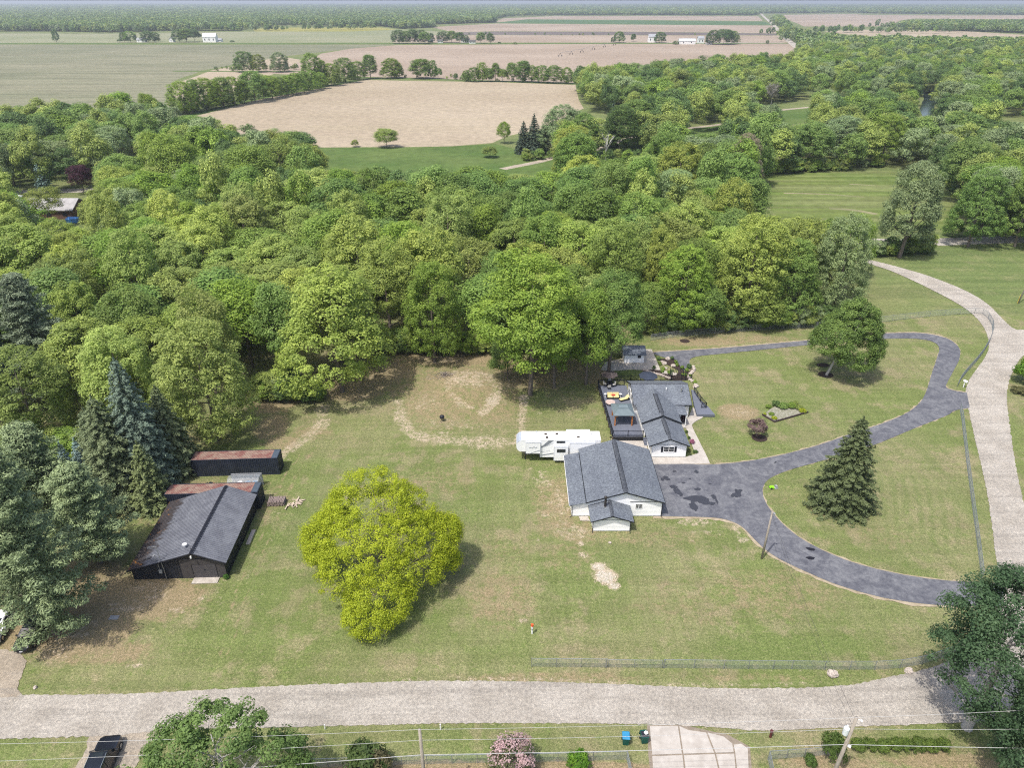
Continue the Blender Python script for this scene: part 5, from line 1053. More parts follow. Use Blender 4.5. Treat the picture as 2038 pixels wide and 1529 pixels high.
gb = sheet('gravel_bed', px((1518,826),(1541,839),(1606,820),(1586,806),(1553,801)), .035, mat('pale_pebbles',(.10,.11,.05),.9,.4,3,col2=(.36,.34,.29),bump=.03), .4, .05)
er = root('bed_edging', (0,0,0), 0, 'dark timber edging around the lawn flower bed', 'garden edging')
P = [G(1517,826.5), G(1541,841), G(1608,821.5)]
for a, c in zip(P[:-1], P[1:]): b = MB(); b.bar(a+Vector((0,0,.12)), c+Vector((0,0,.12)), .16, .26); b.build('timber', mat('dark_timber',(.05,.035,.035),.8,.3,3), er)
for i, (x, y, rx, ry) in enumerate([(1643,746,15,6),(1638,727,13,4),(1511,872,16,8),(1363,679,10,4)]):
    p = G(x,y); a = MPP(p.y); b2 = (p.y*_c+H0*_s)**2/(FPX*H0)
    sheet('mulch_ring', [Vector((p.x+rx*a*math.cos(t), p.y+ry*b2*math.sin(t), 0)) for t in np.linspace(0, 6.283, 20)[:-1]], .035, M_MULCH, .3, .08)
sheet('wing_bed', px((1365,846),(1377,852),(1392,880),(1403,904),(1386,907),(1371,872)), .06, M_MULCH)
# ------------------------------------------------------------------ far farmsteads
M_FARR = mat('grey_farm_roof', (.30,.31,.33), .6, .1, .2); M_FARW = mat('far_white_wall', (.78,.78,.77), .7, .05, .3); M_FARD = mat('dark_far_roof', (.10,.095,.095), .8, .2, .3)
def farm(name, x, y, wd, dp, h, ridge, label, m=M_FARW, rm=M_FARR, rz=0, cat='farm building', axis='x', wins=2):
    p = G(x, y); t = root(name, (p.x, p.y, -.1), rz, label, cat, 'far farm buildings')
    b = MB(); a = wd/2
    if axis == 'x': b.prism([(0,0),(dp,0),(dp,h),(dp/2,ridge),(0,h)], 'x', -a, a)
    else: b.prism([(-a,0),(a,0),(a,h),(0,ridge),(-a,h)], 'y', 0, dp)
    b.build('wall', m, t); b = MB()
    if axis == 'x': b.prism([(-.5,h-.25),(dp/2,ridge+.05),(dp+.5,h-.25),(dp+.5,h),(dp/2,ridge+.35),(-.5,h)], 'x', -a-.5, a+.5)
    else: b.prism([(-a-.5,h-.25),(0,ridge+.05),(a+.5,h-.25),(a+.5,h),(0,ridge+.35),(-a-.5,h)], 'y', -.5, dp+.5)
    b.build('roof', rm, t)
    for k in range(wins): b = MB(); c = -a+wd*(k+.5)/wins; b.box(c-.7,c+.7,-.08,-.02,h*.35,h*.7); b.build('window', M_BLACK, t)
farm('white_barn', 417, 83.5, 21, 12, 8, 13, 'large white barn with gambrel shape on the left horizon farmstead', rm=M_FARW, wins=3); farm('barn_annex', 435, 82.5, 9, 8, 3, 5, 'low white shed attached right of the large white barn', wins=1)
farm('machine_shed', 341, 83, 7, 9, 4, 7, 'small white outbuilding between two tree clumps on the left horizon', axis='y', wins=1); farm('farmhouse', 281, 83.5, 14, 8, 4, 6.5, 'grey roofed farmhouse left of the dark far trees', wins=2)
farm('farmhouse', 733, 85.5, 10, 8, 3, 5.5, 'low pale house at the right end of the central far tree row') if False else None
farm('farmhouse', 926, 84, 14, 9, 3.5, 6, 'pale house at the middle of the central far tree row', rm=M_FARD); farm('farmhouse', 940, 86, 10, 6, 3, 5, 'small white house near the right end of the central far trees', rm=M_FARD)
farm('machine_shed', 876, 85, 8, 8, 3, 5, 'small brown roofed shed among the central far trees', rm=M_FARD); farm('machine_shed', 856, 84, 8, 8, 3, 5, 'small outbuilding at the left of the central far trees', m=M_FARD, rm=M_FARR)
farm('machine_shed', 1368, 87.5, 25, 12, 5, 7.5, 'long pale blue roofed machine shed on the right farmstead', rm=mat('pale_blue_roof',(.52,.60,.66),.5,.05,.3)); farm('farmhouse', 1298, 83.5, 12, 10, 8, 12, 'tall white farmhouse beside a round tree, centre right horizon')
farm('farmhouse', 1395, 85.5, 9, 9, 7, 10, 'white two storey farmhouse against the right farm trees'); farm('machine_shed', 1412, 88, 9, 7, 3, 5, 'small white shed below the right farm trees', wins=1)
for i, (x, y, w_, lb) in enumerate([(1478,22,26,'white house left of the long country road on the horizon'),(1492,22,30,'second white house left of the road on the horizon'),(1527,19,40,'long white building right of the road end on the horizon'),(1585,23,36,'pale house in the horizon trees right of the road'),(1600,22,30,'white house just right of the pale horizon house'),(1620,20,30,'cream house in front of the horizon wood'),
        (1850,25.5,34,'pale barn at the edge of the eastern horizon field'),(1957,25.5,34,'white barn on the eastern horizon, left of three'),(1968,26,30,'white barn on the eastern horizon, middle of three'),(1977,25.5,24,'white barn on the eastern horizon, right of three')]): farm('far_farmhouse', x, y+1, w_, 18, 8, 14, lb, wins=1)
# house in the left wood
farm('wood_house', 100, 436, 15, 9, 3, 5.2, 'brown house with grey roof half hidden in the left wood', m=mat('brown_brick',(.16,.09,.07),.8,.2,2), rm=mat('grey_worn_roof',(.34,.33,.33),.8,.2,.6), cat='house', wins=3)
car('parked_car', G(30,395), math.radians(15), M_CARW, 'white car on the lane by the house in the left wood', 'car')
b = MB(); b.box(-1.6,1.6,-1.0,1.0,0,1.2); b.hexa([(-1.7,-1.1,1.2),(1.7,-1.1,1.2),(1.7,1.1,1.2),(-1.7,1.1,1.2),(-1.2,-.1,1.7),(1.2,-.1,1.7),(1.2,.1,1.7),(-1.2,.1,1.7)]); o = b.build('covered_pile', mat('blue_tarpaulin',(.08,.25,.6),.5,.1), None); o.location = G(146,442); tag(o, 'bright blue tarpaulin covered pile beside the house in the left wood', 'tarpaulin')
# centre pivot irrigator
pv = root('irrigation_pivot', G(1115,113), 0, 'long centre pivot irrigator crossing the tilled field', 'irrigator')
ends = [(1115,112),(1137,108.6),(1158,103.8),(1181,98.6),(1203,93.6),(1223,89.6)]; Q = [G(a,b_)-pv.location for a, b_ in ends]
for i, p in enumerate(Q):
    p = Vector((p.x,p.y,0)); b = MB(); b.bar(p+Vector((-1.8,-2,1)), p+Vector((0,0,4)), .2, .2); b.bar(p+Vector((1.8,2,1)), p+Vector((0,0,4)), .2, .2); b.build('tower', M_BLACK, pv)
    for s in (-1,1): b = MB(); b.tube([(p.x+2*s-.3,p.y+2*s,.9),(p.x+2*s+.3,p.y+2*s,.9)], .95, 12); b.build('wheel', M_TYRE, pv)
    if i: a = Vector((Q[i-1].x,Q[i-1].y,4)); c = Vector((p.x,p.y,4)); b = MB(); b.tube([a,(a+c)/2+Vector((0,0,.8)),c], .12, 5); b.build('span_pipe', M_STEEL, pv)
# ------------------------------------------------------------------ trees
def leaf_mesh(name, cen, nrm, size, tone, m, aspect=.62, rs=None):
    """one rhombus leaf spray per centre"""
    rs = rs or np.random.RandomState(1); n = len(cen)
    nrm = nrm/np.maximum(np.linalg.norm(nrm, axis=1, keepdims=True), 1e-6)
    r = rs.normal(size=(n,3)); t1 = np.cross(nrm, r); t1 /= np.maximum(np.linalg.norm(t1, axis=1, keepdims=True), 1e-6); t2 = np.cross(nrm, t1)
    s = np.asarray(size).reshape(-1,1)*np.ones((n,1))
    V = np.stack([cen-t1*s, cen-t2*s*aspect, cen+t1*s, cen+t2*s*aspect], 1).reshape(-1,3).astype(np.float32)
    me = bpy.data.meshes.new(name); me.vertices.add(4*n); me.vertices.foreach_set('co', V.ravel()); fillfaces(me, np.arange(4*n).reshape(n,4))
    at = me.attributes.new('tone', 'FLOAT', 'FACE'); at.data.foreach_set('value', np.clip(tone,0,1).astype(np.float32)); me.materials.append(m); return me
def crown_cloud(rs, n, lobes_=None, R=6.0, Hc=12.0, nl=7, nclump=130, cr=(.9,1.6), shape='round', inner=.18, up=.35, z0=0.0, gap=.12, uneven=.25):
    """leaf positions on clumps that sit on the skin of several overlapping lobes; crown spans z0..z0+Hc"""
    lobes = []
    for i in range(nl):
        a = i*2.4+rs.uniform(-.5,.5); t = (i+.5)/nl; zc = z0+Hc*((.25+.55*t) if shape not in ('dome','skirt') else (.15+.63*t))
        wid = {'round':.62*math.sqrt(max(.05, 1-((t-.35)/.85)**2)), 'oval':.50*(1-.45*t), 'tall':.42*(1-.35*abs(t-.4)), 'fan':.34+.34*t, 'skirt':.66*math.sqrt(max(.05,1-((t-.22)/.88)**2)), 'dome':.70*math.sqrt(max(.03,1-t*1.02))}[shape]
        off = R*wid*(.75 if shape != 'tall' else .6)*rs.uniform(.7,1.1)
        lobes.append((off*math.cos(a), off*math.sin(a), zc+rs.uniform(-.06,.06)*Hc, R*rs.uniform(.42,.62)*(1-.2*t), Hc*rs.uniform(.17,.27)))
    lobes.append((0,0,z0+Hc*.80,R*.52,Hc*.2)); lobes.append((0,0,z0+Hc*.45,R*.72,Hc*.36))
    if lobes_: lobes = lobes_
    L = np.array(lobes); C_, CR, CT = [], [], []
    while len(C_) < nclump:
        l = L[rs.randint(len(L))]; d = rs.normal(size=3); d /= np.linalg.norm(d)
        if d[2] < -.55: continue
        p = l[:3]+d*np.array([l[3],l[3],l[4]])*rs.uniform(.88,1.06)
        if p[2] < z0: continue
        ins = (((p[None,:]-L[:,:3])/np.stack([L[:,3],L[:,3],L[:,4]],1))**2).sum(1).min()
        if ins < .55: continue
        C_.append(p); CR.append(rs.uniform(*cr)); CT.append(rs.uniform(-uneven, uneven))
    C_, CR, CT = np.array(C_), np.array(CR), np.array(CT)
    k = rs.randint(len(C_), size=n); d = rs.normal(size=(n,3)); d[:,2] += up; d /= np.linalg.norm(d, axis=1, keepdims=True)
    rad = np.where(rs.rand(n) < inner, rs.uniform(.2,.8,n), rs.uniform(.82,1.08,n)**1.0)
    pos = C_[k]+d*(CR[k]*rad)[:,None]*np.array([1,1,.78])
    cc = np.array([0,0,z0+Hc*.4]); out = pos-cc; out /= np.linalg.norm(out, axis=1, keepdims=True)
    nrm = d*.9+out*.5+rs.normal(size=(n,3))*.40; nrm[:,2] += .35
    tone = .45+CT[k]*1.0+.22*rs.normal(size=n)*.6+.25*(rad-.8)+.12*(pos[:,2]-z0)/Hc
    return pos, nrm, tone
def crown_mesh(name, seed, n=9000, leaf=.30, m=None, asp=.62, **kw):
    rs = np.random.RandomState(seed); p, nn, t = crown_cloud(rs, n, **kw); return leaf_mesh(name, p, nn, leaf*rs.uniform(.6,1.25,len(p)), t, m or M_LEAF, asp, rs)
def trunk_mesh(name, seed, h=17.0, r=.30, spread=4.0, limbs=7, m=M_BARK, first=.22, lean=(0,0), twigs=2):
    rs = random.Random(seed); b = MB(); top = Vector((lean[0]+rs.uniform(-.5,.5), lean[1]+rs.uniform(-.5,.5), h*.86))
    P = [Vector((0,0,-.3)), Vector((0,0,.25)), top*.35+Vector((rs.uniform(-.2,.2),rs.uniform(-.2,.2),0)), top*.7, top]
    b.tube(P, [r*1.45, r*1.05, r*.8, r*.42, r*.1], 8)
    for i in range(limbs):
        t = first+(.9-first)*i/limbs; z = top*t; a = i*2.4+rs.uniform(-.4,.4); L = spread*(1.05-.6*t)*rs.uniform(.7,1.1); r1 = r*(.55-.4*t)
        e = z+Vector((L*math.cos(a), L*math.sin(a), L*rs.uniform(.5,1.0))); md = z.lerp(e,.5)+Vector((0,0,-.12*L))
        b.tube([z, md, e], [r1, r1*.6, r1*.15], 5, False)
        for k in range(twigs):
            q = md.lerp(e, rs.uniform(0,.8)); a2 = a+rs.choice([-1,1])*rs.uniform(.5,1.1); l2 = L*rs.uniform(.3,.5)
            b.tube([q, q+Vector((l2*math.cos(a2),l2*math.sin(a2),l2*rs.uniform(.4,.9)))], [r1*.4, r1*.08], 4, False)
    return b.mesh(name, m, True)
def spruce_mesh(name, seed, h=12.0, R=3.2, layers=26, leaf=.17, z0=.3, droop=.25, m=None, power=.68, density=1.0, blue=False):
    rs = np.random.RandomState(seed); P, Nn, T = [], [], []; bb = MB()
    for i in range(layers):
        t = i/layers; z = z0+(h-z0)*t; rr = R*(1-t)**power*rs.uniform(.86,1.08)+.12; nb = max(5, int(6+11*(1-t)))
        a0 = rs.uniform(0,6.28)
        for k in range(nb):
            a = a0+6.283*k/nb+rs.uniform(-.15,.15); L = rr*rs.uniform(.72,1.12); lift = rs.uniform(-.04,.06)
            tn = rs.uniform(-.14,.14)
            n = max(4, int(L*26*density)); u = rs.rand(n)**.62; wid = .10+.26*L*np.sin(np.pi*np.clip(u*.8+.1,0,1))*.5
            off = rs.uniform(-1,1,n)*wid; x = u*L
            zz = z-droop*x*(.6+.5*u)+lift*L+rs.normal(size=n)*.06-np.abs(off)*.25+.30*np.clip(u-.75,0,1)*L*.4
            px_ = x*math.cos(a)-off*math.sin(a); py_ = x*math.sin(a)+off*math.cos(a)
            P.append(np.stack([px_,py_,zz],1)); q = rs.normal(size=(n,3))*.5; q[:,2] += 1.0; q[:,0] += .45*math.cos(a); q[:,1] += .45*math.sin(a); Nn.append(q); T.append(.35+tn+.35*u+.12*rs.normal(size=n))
    P, Nn, T = np.concatenate(P), np.concatenate(Nn), np.concatenate(T)
    n = int(60*h*density/8); P = np.concatenate([P, np.stack([rs.normal(size=n)*.06, rs.normal(size=n)*.06, rs.uniform(h*.8,h+.3,n)],1)]); q = rs.normal(size=(n,3)); Nn = np.concatenate([Nn,q]); T = np.concatenate([T, np.full(n,.6)])
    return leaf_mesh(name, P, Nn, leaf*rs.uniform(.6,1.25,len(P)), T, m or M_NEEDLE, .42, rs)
def pine_mesh(name, seed, h=20.0, R=5.5, nb=95, leaf=.26, z0=2.5, n_per=170):
    """white pine: tiers of long limbs ending in soft plumes"""
    rs = np.random.RandomState(seed); P, Nn, T = [], [], []
    for i in range(nb):
        t = (i+.5)/nb; z = z0+(h-z0)*t; a = i*2.399+rs.uniform(-.3,.3); L = R*(1.02-t)**.62*rs.uniform(.6,1.12)*(.75+.25*min(1, t*5)); tn = rs.uniform(-.16,.16)
        for j in range(4):
            u = (j+1.2)/4.4; c = np.array([L*u*math.cos(a), L*u*math.sin(a), z+L*(.10*u+.12*u*u)])+rs.normal(size=3)*.22
            pr = (.70+.35*rs.rand())*(.75+.5*math.sin(math.pi*min(1,u+.15)))
            n = int(n_per*pr/1.0*.55); d = rs.normal(size=(n,3)); d /= np.linalg.norm(d,axis=1,keepdims=True); rad = rs.uniform(.55,1.08,n)
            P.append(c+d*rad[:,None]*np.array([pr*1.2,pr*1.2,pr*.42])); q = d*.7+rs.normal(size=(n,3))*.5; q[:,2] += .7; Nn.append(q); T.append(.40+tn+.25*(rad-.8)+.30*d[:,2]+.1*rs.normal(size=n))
    P, Nn, T = np.concatenate(P), np.concatenate(Nn), np.concatenate(T)
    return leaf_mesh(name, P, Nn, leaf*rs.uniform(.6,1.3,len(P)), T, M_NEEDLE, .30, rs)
def bare_mesh(name, seed, h=14.0, R=4.0, m=None, levels=4, r=.16, kids=5):
    rs = random.Random(seed); b = MB()
    def br(p, d, L, rr, lv):
        e = p+d*L; b.tube([p, p.lerp(e,.5)+Vector((rs.uniform(-.05,.05)*L,rs.uniform(-.05,.05)*L,0)), e], [rr, rr*.75, rr*.4], 5 if lv > 2 else 3, False)
        if lv <= 0: return
        for k in range(kids+(1 if lv == levels else 0)):
            t = rs.uniform(.35,1.0); q = p.lerp(e, t); a = rs.uniform(0,6.28); nd = (d*1.0+Vector((math.cos(a),math.sin(a),rs.uniform(.0,.5)))*.8*R/4).normalized()
            br(q, nd, L*rs.uniform(.42,.62), rr*.5, lv-1)
    br(Vector((0,0,-.2)), Vector((0,0,1)), h*.45, r, levels)
    return b.mesh(name, m or M_PALEBARK)
# shared crowns, 12 m wide and crown 13 m tall on an 18 m tree
CR = {}
for i in range(4): CR['round%d' % i] = (crown_mesh('round_crown', 10+i, 19000, .19, R=6.0, Hc=13.5, nl=8, nclump=190, z0=4.2, shape='round'), 18.0, 12.0)
for i in range(3): CR['oak%d' % i] = (crown_mesh('oak_crown', 30+i, 23000, .165, R=6.0, Hc=14.0, nl=10, nclump=250, cr=(.65,1.30), z0=3.4, shape='round', up=.6, uneven=.22), 18.0, 12.0)
for i in range(2): CR['skirt%d' % i] = (crown_mesh('low_oak_crown', 40+i, 38000, .135, R=6.0, Hc=17.2, nl=13, nclump=420, cr=(.45,1.0), z0=.5, shape='skirt', up=.6, uneven=.22), 18.0, 12.0)
for i in range(2): CR['big%d' % i] = (crown_mesh('big_crown', 45+i, 42000, .125, R=6.0, Hc=13.2, nl=11, nclump=330, cr=(.5,1.15), z0=4.6, shape='round', up=.5, inner=.22), 18.0, 12.0)
for i in range(2): CR['tall%d' % i] = (crown_mesh('tall_crown', 50+i, 14000, .19, R=4.2, Hc=15.0, nl=8, nclump=120, z0=3.0, shape='tall'), 18.5, 8.6)
for i in range(2): CR['airy%d' % i] = (crown_mesh('airy_crown', 60+i, 11000, .17, R=5.6, Hc=13.0, nl=9, nclump=110, cr=(.7,1.5), z0=4.5, shape='fan', inner=.35), 18.0, 12.0)
for i in range(2): CR['bush%d' % i] = (crown_mesh('bush_crown', 70+i, 3200, .17, R=2.2, Hc=3.0, nl=5, nclump=60, cr=(.4,.75), z0=.15, shape='round'), 3.4, 4.8)
TR = [trunk_mesh('trunk_with_limbs', 80+i) for i in range(4)]
BARE = [bare_mesh('bare_limbs', 90+i) for i in range(2)]
COL = dict(mid=(.165,.250,.062), pale=(.280,.350,.088), bright=(.190,.285,.050), dark=(.110,.180,.056), grey=(.215,.280,.130), olive=(.215,.270,.070), lime=(.310,.365,.026), purple=(.06,.024,.036), blue=(.16,.25,.24), spruce=(.065,.10,.055), pine=(.205,.262,.128), brown=(.25,.215,.15))
CW = dict(mid='mid green', pale='pale yellow-green', bright='bright green', dark='dark green', grey='grey-green', olive='olive green', brown='brownish')
def jit(c, r=.10): 
    f = 1+random.uniform(-r, r); return (c[0]*f*(1+random.uniform(-r,r)*.45), c[1]*f, c[2]*f*(1+random.uniform(-r,r)))
TREES = []      # individual broadleaf trees to be labelled afterwards
def tree(X, Y, h, wd, kind, style, label=None, group=None, name='broadleaf_tree', trunk=True, z=-.15, cat='tree', jitc=.12, rz=None):
    me, mh, mw = CR[style]; t = root(name, (X, Y, z), random.uniform(0, 6.28) if rz is None else rz, label, cat, group)
    inst('crown', me, t, scale=(wd/mw, wd/mw*random.uniform(.92,1.08), h/mh), color=jit(COL[kind], jitc))
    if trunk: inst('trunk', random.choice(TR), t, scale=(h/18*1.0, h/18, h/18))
    return t
def style_of(kind):
    return {'pale': ['oak0','oak1','oak2'], 'grey': ['airy0','airy1','round1'], 'olive': ['oak1','round2','airy0'], 'mid': ['round0','round1','round2','round3','oak0','tall0','tall1'], 'bright': ['round0','round3','round2'], 'dark': ['round1','round2','tall1'], 'brown': ['airy0','airy1']}[kind]
def own(name, X, Y, crown_me, trunk_me, color, label, cat='tree', z=0, rz=0, sc=(1,1,1), group=None):
    t = root(name, (X, Y, z), rz, label, cat, group); inst('crown', crown_me, t, scale=sc, color=color)
    if trunk_me: inst('trunk', trunk_me, t, scale=sc)
    return t
def cbox(x0, x1, ytop, ybase):      # crown as photographed -> ground position, height and width
    p = G((x0+x1)/2, ybase); return p
# --- prominent single trees
p = G(766, 1150); wd = 330*MPP(p.y, 6)
YL = [(a*.92,b_*.95,c2,r1,r2) for a,b_,c2,r1,r2 in [(0,-1,7.6,5.2,3.4),(0,-2.5,7.0,3.6,3.2),(.5,1,9.4,3.4,3.0),(-3,-1,7.2,3.6,2.8),(3,0,6.8,3.8,2.8),(-.8,1.5,10.2,4.6,3.2),(-1.2,.5,7.4,6.2,3.6),(-6.0,0,5.8,3.5,3.0),(5.6,.6,5.2,3.6,2.6),(7.6,1.4,6.2,1.9,1.6),(.5,-4.6,3.6,3.9,2.8),(-2.6,-3.4,4.6,4.2,3.2),(3.2,-2.0,4.6,4.4,3.2),(-1,4.6,5.2,4.6,3.6),(0,0,5.0,7.0,3.6),(.6,-6.4,3.0,3.6,2.4),(-.2,-8.4,2.2,2.6,1.7),(-1,-1.5,6.4,6.0,3.4),(-3.8,1.5,8.4,3.4,2.6),(2.4,2.0,8.2,3.8,2.6)]]+[((7.4+1.1*math.sin(k*2.1))*math.cos(k*1.3),6.0*math.sin(k*1.3),2.8+(k*1.7)%5.0,1.4,1.1) for k in range(14) if math.sin(k*1.3) > -.35]
own('yellow_tree', p.x, p.y, crown_mesh('yellow_crown', 5, 190000, .085, lobes_=YL, R=9, Hc=13, nclump=1900, cr=(.34,.85), z0=.6, inner=.28, uneven=.12), trunk_mesh('yellow_tree_trunk', 6, 12, .34, 6.5, 16, first=.12, twigs=6), COL['lime'], 'big lime-yellow spreading tree alone on the lawn in front of the garage')
p = G(1645, 747); own('lawn_tree', p.x, p.y, crown_mesh('lawn_tree_crown', 8, 60000, .14, R=6.0, Hc=13.5, nl=11, nclump=480, cr=(.5,1.0), z0=2.4, inner=.35, lobes_=[(2.8,-.8,12.2,3.0,2.4),(2.6,-.6,10.2,4.0,2.6),(1.6,.4,8.6,4.2,2.6),(2.4,-.5,7.5,4.6,3.0),(-1.2,0,6.6,3.0,2.6),(5.2,-1,5.6,3.2,2.6),(3.2,-2.4,4.6,3.2,2.0),(2.2,2.2,6.5,4,3),(4.4,-.5,8.6,2.8,2.2),(2.4,-.4,6.4,5.0,3.6),(.2,-1,8.4,3,2.6),(5.0,.6,7.4,3,2.6)]), trunk_mesh('lawn_tree_trunk', 9, 12.5, .24, 3.2, 10, M_PALEBARK, lean=(3.4,-.6)), COL['mid'], 'single mid green tree with pale trunk on the looped driveway lawn')
p = G(1672, 1005); own('conifer_tree', p.x, p.y, spruce_mesh('lawn_spruce_crown', 12, HT(832,p.y)*1.0, 148*MPP(p.y,2)/2*.93, 38, .17, .25, .18, density=1.6), trunk_mesh('spruce_trunk', 13, 9, .2, .5, 3), (.078,.102,.042), 'lone dark conifer on the lawn between the two driveway arms')
p = G(1790, 512); own('cottonwood_tree', p.x, p.y, crown_mesh('cottonwood_crown', 14, 30000, .21, R=9.0, Hc=HT(325,p.y)-1.5, nl=12, nclump=170, cr=(.9,1.9), z0=1.2, shape='tall', inner=.3), trunk_mesh('cottonwood_trunk', 15, HT(325,p.y), .5, 6.5, 12), (.215,.275,.13), 'tall ragged grey-green tree standing alone by the gravel lane')
# big trees at the wood edge (crown box on the photo, ground line)
FRONT = [  # x0,x1,ytop,ybase,kind,style,label
 (566,806,518,812,'pale','skirt0','huge pale green oak whose skirt touches the lawn left of the dirt mound'),
 (346,532,628,905,'pale','skirt1','big yellow-green oak directly behind the farther red roofed container'),
 (196,352,642,880,'pale','skirt0','yellow-green oak rising behind the blue spruce beside the containers'),
 (940,1170,498,786,'bright','big0','very tall bright green tree with bare trunk left of the deck'),
 (1135,1285,535,764,'mid','big1','tall bright green tree overhanging the white shed'),
 (974,1046,676,756,'mid','round2','small mid green tree with low crown left of the tall trunks'),
 (806,925,512,735,'bright','skirt1','narrow bright green tree right of the huge pale oak'),
 (1292,1412,482,668,'bright','skirt0','bright green broad tree at the fence behind the shed'),
 (1400,1560,420,655,'pale','skirt1','broad pale green oak at the fence behind the upper driveway'),
 (1500,1622,470,650,'mid','skirt0','mid green oak leaning over the fence left of the lawn tree'),
 (1590,1716,420,640,'grey','skirt1','grey-green tree at the right corner of the wood by the fence'),
 (1660,1722,430,560,'bright','round2','bright green small tree at the tip of the wood by the gravel track'),
 (1240,1330,560,672,'mid','round1','mid green low tree directly behind the shed roof'),
 (0,195,682,915,'olive','skirt1','olive green broad tree in front of the tall pine at the left margin'),
 (700,860,470,700,'pale','big1','pale oak behind the right shoulder of the huge front oak'),
 (520,640,560,770,'mid','round0','mid green tree in the gap left of the huge front oak'),
 (1322,1448,560,668,'mid','round3','mid green low crowned tree hanging over the middle of the fence'),
 (1440,1560,570,662,'olive','oak0','olive green low tree at the fence above the driveway')]
for x0,x1,yt,yb,kd,st,lb in FRONT:
    p = G((x0+x1)/2, yb); me_, mh, mw = CR[st]; wd = (x1-x0)*MPP(p.y, 10)*1.04; Y = p.y+wd*.28 if lb.find('trunk') < 0 else p.y
    h = HT(yt, Y+wd*.12); tree(p.x*Y/p.y if lb.find('trunk') < 0 else p.x, Y, h, wd, kd, st, lb, 'trees along the front edge of the wood')
tm = TR[0]
for x, y, lb in ((1103,772,'slim tree with bare pale trunk just right of the tallest trunk'), (1053,742,'tree with thin trunk in the shade left of the tallest trunk'), (1166,765,'tree with short trunk near the deck corner')):
    p = G(x, y); tree(p.x, p.y, random.uniform(15,18), 9, 'bright', 'tall1' if x != 1166 else 'round2', lb, 'trees along the front edge of the wood')
# conifers at left
def spr(x, yb, yt, wpx, col, sd, label, blue=False, dens=1.2, name='spruce_tree', leaf=.18):
    p = G(x, yb); h = max(2.5, HT(yt, p.y)); R = wpx*MPP(p.y, 3)/2
    own(name, p.x, p.y, spruce_mesh('spruce_crown', sd, h, R, max(14, int(h*2.4)), leaf, .3, .3, density=dens), trunk_mesh('spruce_trunk', sd, h*.9, .18, .5, 2), col, label, rz=sd)
spr(300, 965, 714, 150, (.135,.185,.135), 101, 'blue-grey spruce with pointed top behind the nearer container', leaf=.16, dens=1.5)
spr(245, 990, 790, 170, (.115,.145,.07), 102, 'dark green spruce between the blue-grey spruce and the barn', dens=1.4)
spr(352, 935, 770, 120, (.12,.15,.072), 103, 'dark spruce overhanging the left end of the farther container', dens=1.4)
spr(205, 935, 815, 130, (.115,.15,.075), 104, 'dark spruce behind the twin blue tops at the left', dens=1.4)
spr(150, 975, 882, 46, (.18,.26,.25), 105, 'small pale blue spruce top, left of the pair above the big pine', leaf=.12, dens=2.0); spr(180, 972, 876, 46, (.18,.26,.25), 106, 'small pale blue spruce top, right of the pair above the big pine', leaf=.12, dens=2.0)
spr(310, 1010, 880, 90, (.12,.15,.06), 107, 'dark spruce bough mass against the nearer container end', dens=1.4)
def pine(x, yb, yt, wpx, sd, label, nb=95, col=None, leaf=.22, n_per=200):
    p = G(x, yb); h = HT(yt, p.y); R = wpx*MPP(p.y, h*.5)/2
    own('pine_tree', p.x, p.y, pine_mesh('pine_crown', sd, h, R, nb, leaf, 1.6, n_per), trunk_mesh('pine_trunk', sd, h, .32, R*.6, 14), col or COL['pine'], label, rz=sd)
pine(112, 1262, 905, 262, 201, 'large grey-green white pine nearest the camera at the left margin', 88, n_per=330, leaf=.20)
pine(200, 1120, 930, 190, 202, 'grey-green white pine overhanging the low side of the barn roof', 66, n_per=330, leaf=.20)
pine(30, 1180, 880, 200, 203, 'grey-green white pine at the left margin behind the nearest pine', 70, n_per=280)
pine(95, 1020, 850, 170, 204, 'white pine behind the two front pines at the left', 80)
pine(108, 800, 548, 190, 205, 'tall dark grey-green pine above the olive tree at the left margin', 110, (.165,.205,.125), .24)
pine(10, 830, 620, 120, 206, 'dark pine cut by the left margin below the tall pine', 70, (.11,.15,.10), .26)
# trees near the camera at the bottom
def near(name, x, yb, h, wd, col, sd, label, n=20000, leaf=.13, style='round', m=M_BARK, z0=None, nclump=200, cr=(.45,.95), inner=.3, cat='tree', off=(0,0)):
    p = G(x, yb); own(name, p.x+off[0], p.y+off[1], crown_mesh(name+'_crown', sd, n, leaf, R=wd/2, Hc=h-(z0 if z0 is not None else h*.2), nl=9, nclump=nclump, cr=cr, z0=z0 if z0 is not None else h*.2, shape=style, inner=inner), trunk_mesh(name+'_trunk', sd, h, .2*h/10+.05, wd*.36, 10, m, twigs=4), col, label, cat)
p = Vector((26.2, 36.0, 0)) 
own('poplar_tree', 42.6, 43.2, crown_mesh('poplar_crown', 301, 52000, .115, R=6.6, Hc=17.0, nl=15, nclump=300, cr=(.55,1.25), z0=1.5, shape='tall', inner=.3), trunk_mesh('poplar_trunk', 302, 17, .42, 4.6, 16, M_PALEBARK, twigs=5, first=.1), (.075,.135,.062), 'large dark green tree with pale limbs at the bottom right corner')
own('poplar_tree', 43.0, 35.5, crown_mesh('poplar_crown', 303, 30000, .115, R=5.0, Hc=12, nl=10, nclump=230, cr=(.6,1.2), z0=2.0, shape='tall', inner=.3), trunk_mesh('poplar_trunk', 304, 13, .3, 3.6, 12, M_PALEBARK, twigs=4), (.07,.125,.058), 'dark green tree in the bottom right corner, in front of the taller dark tree')
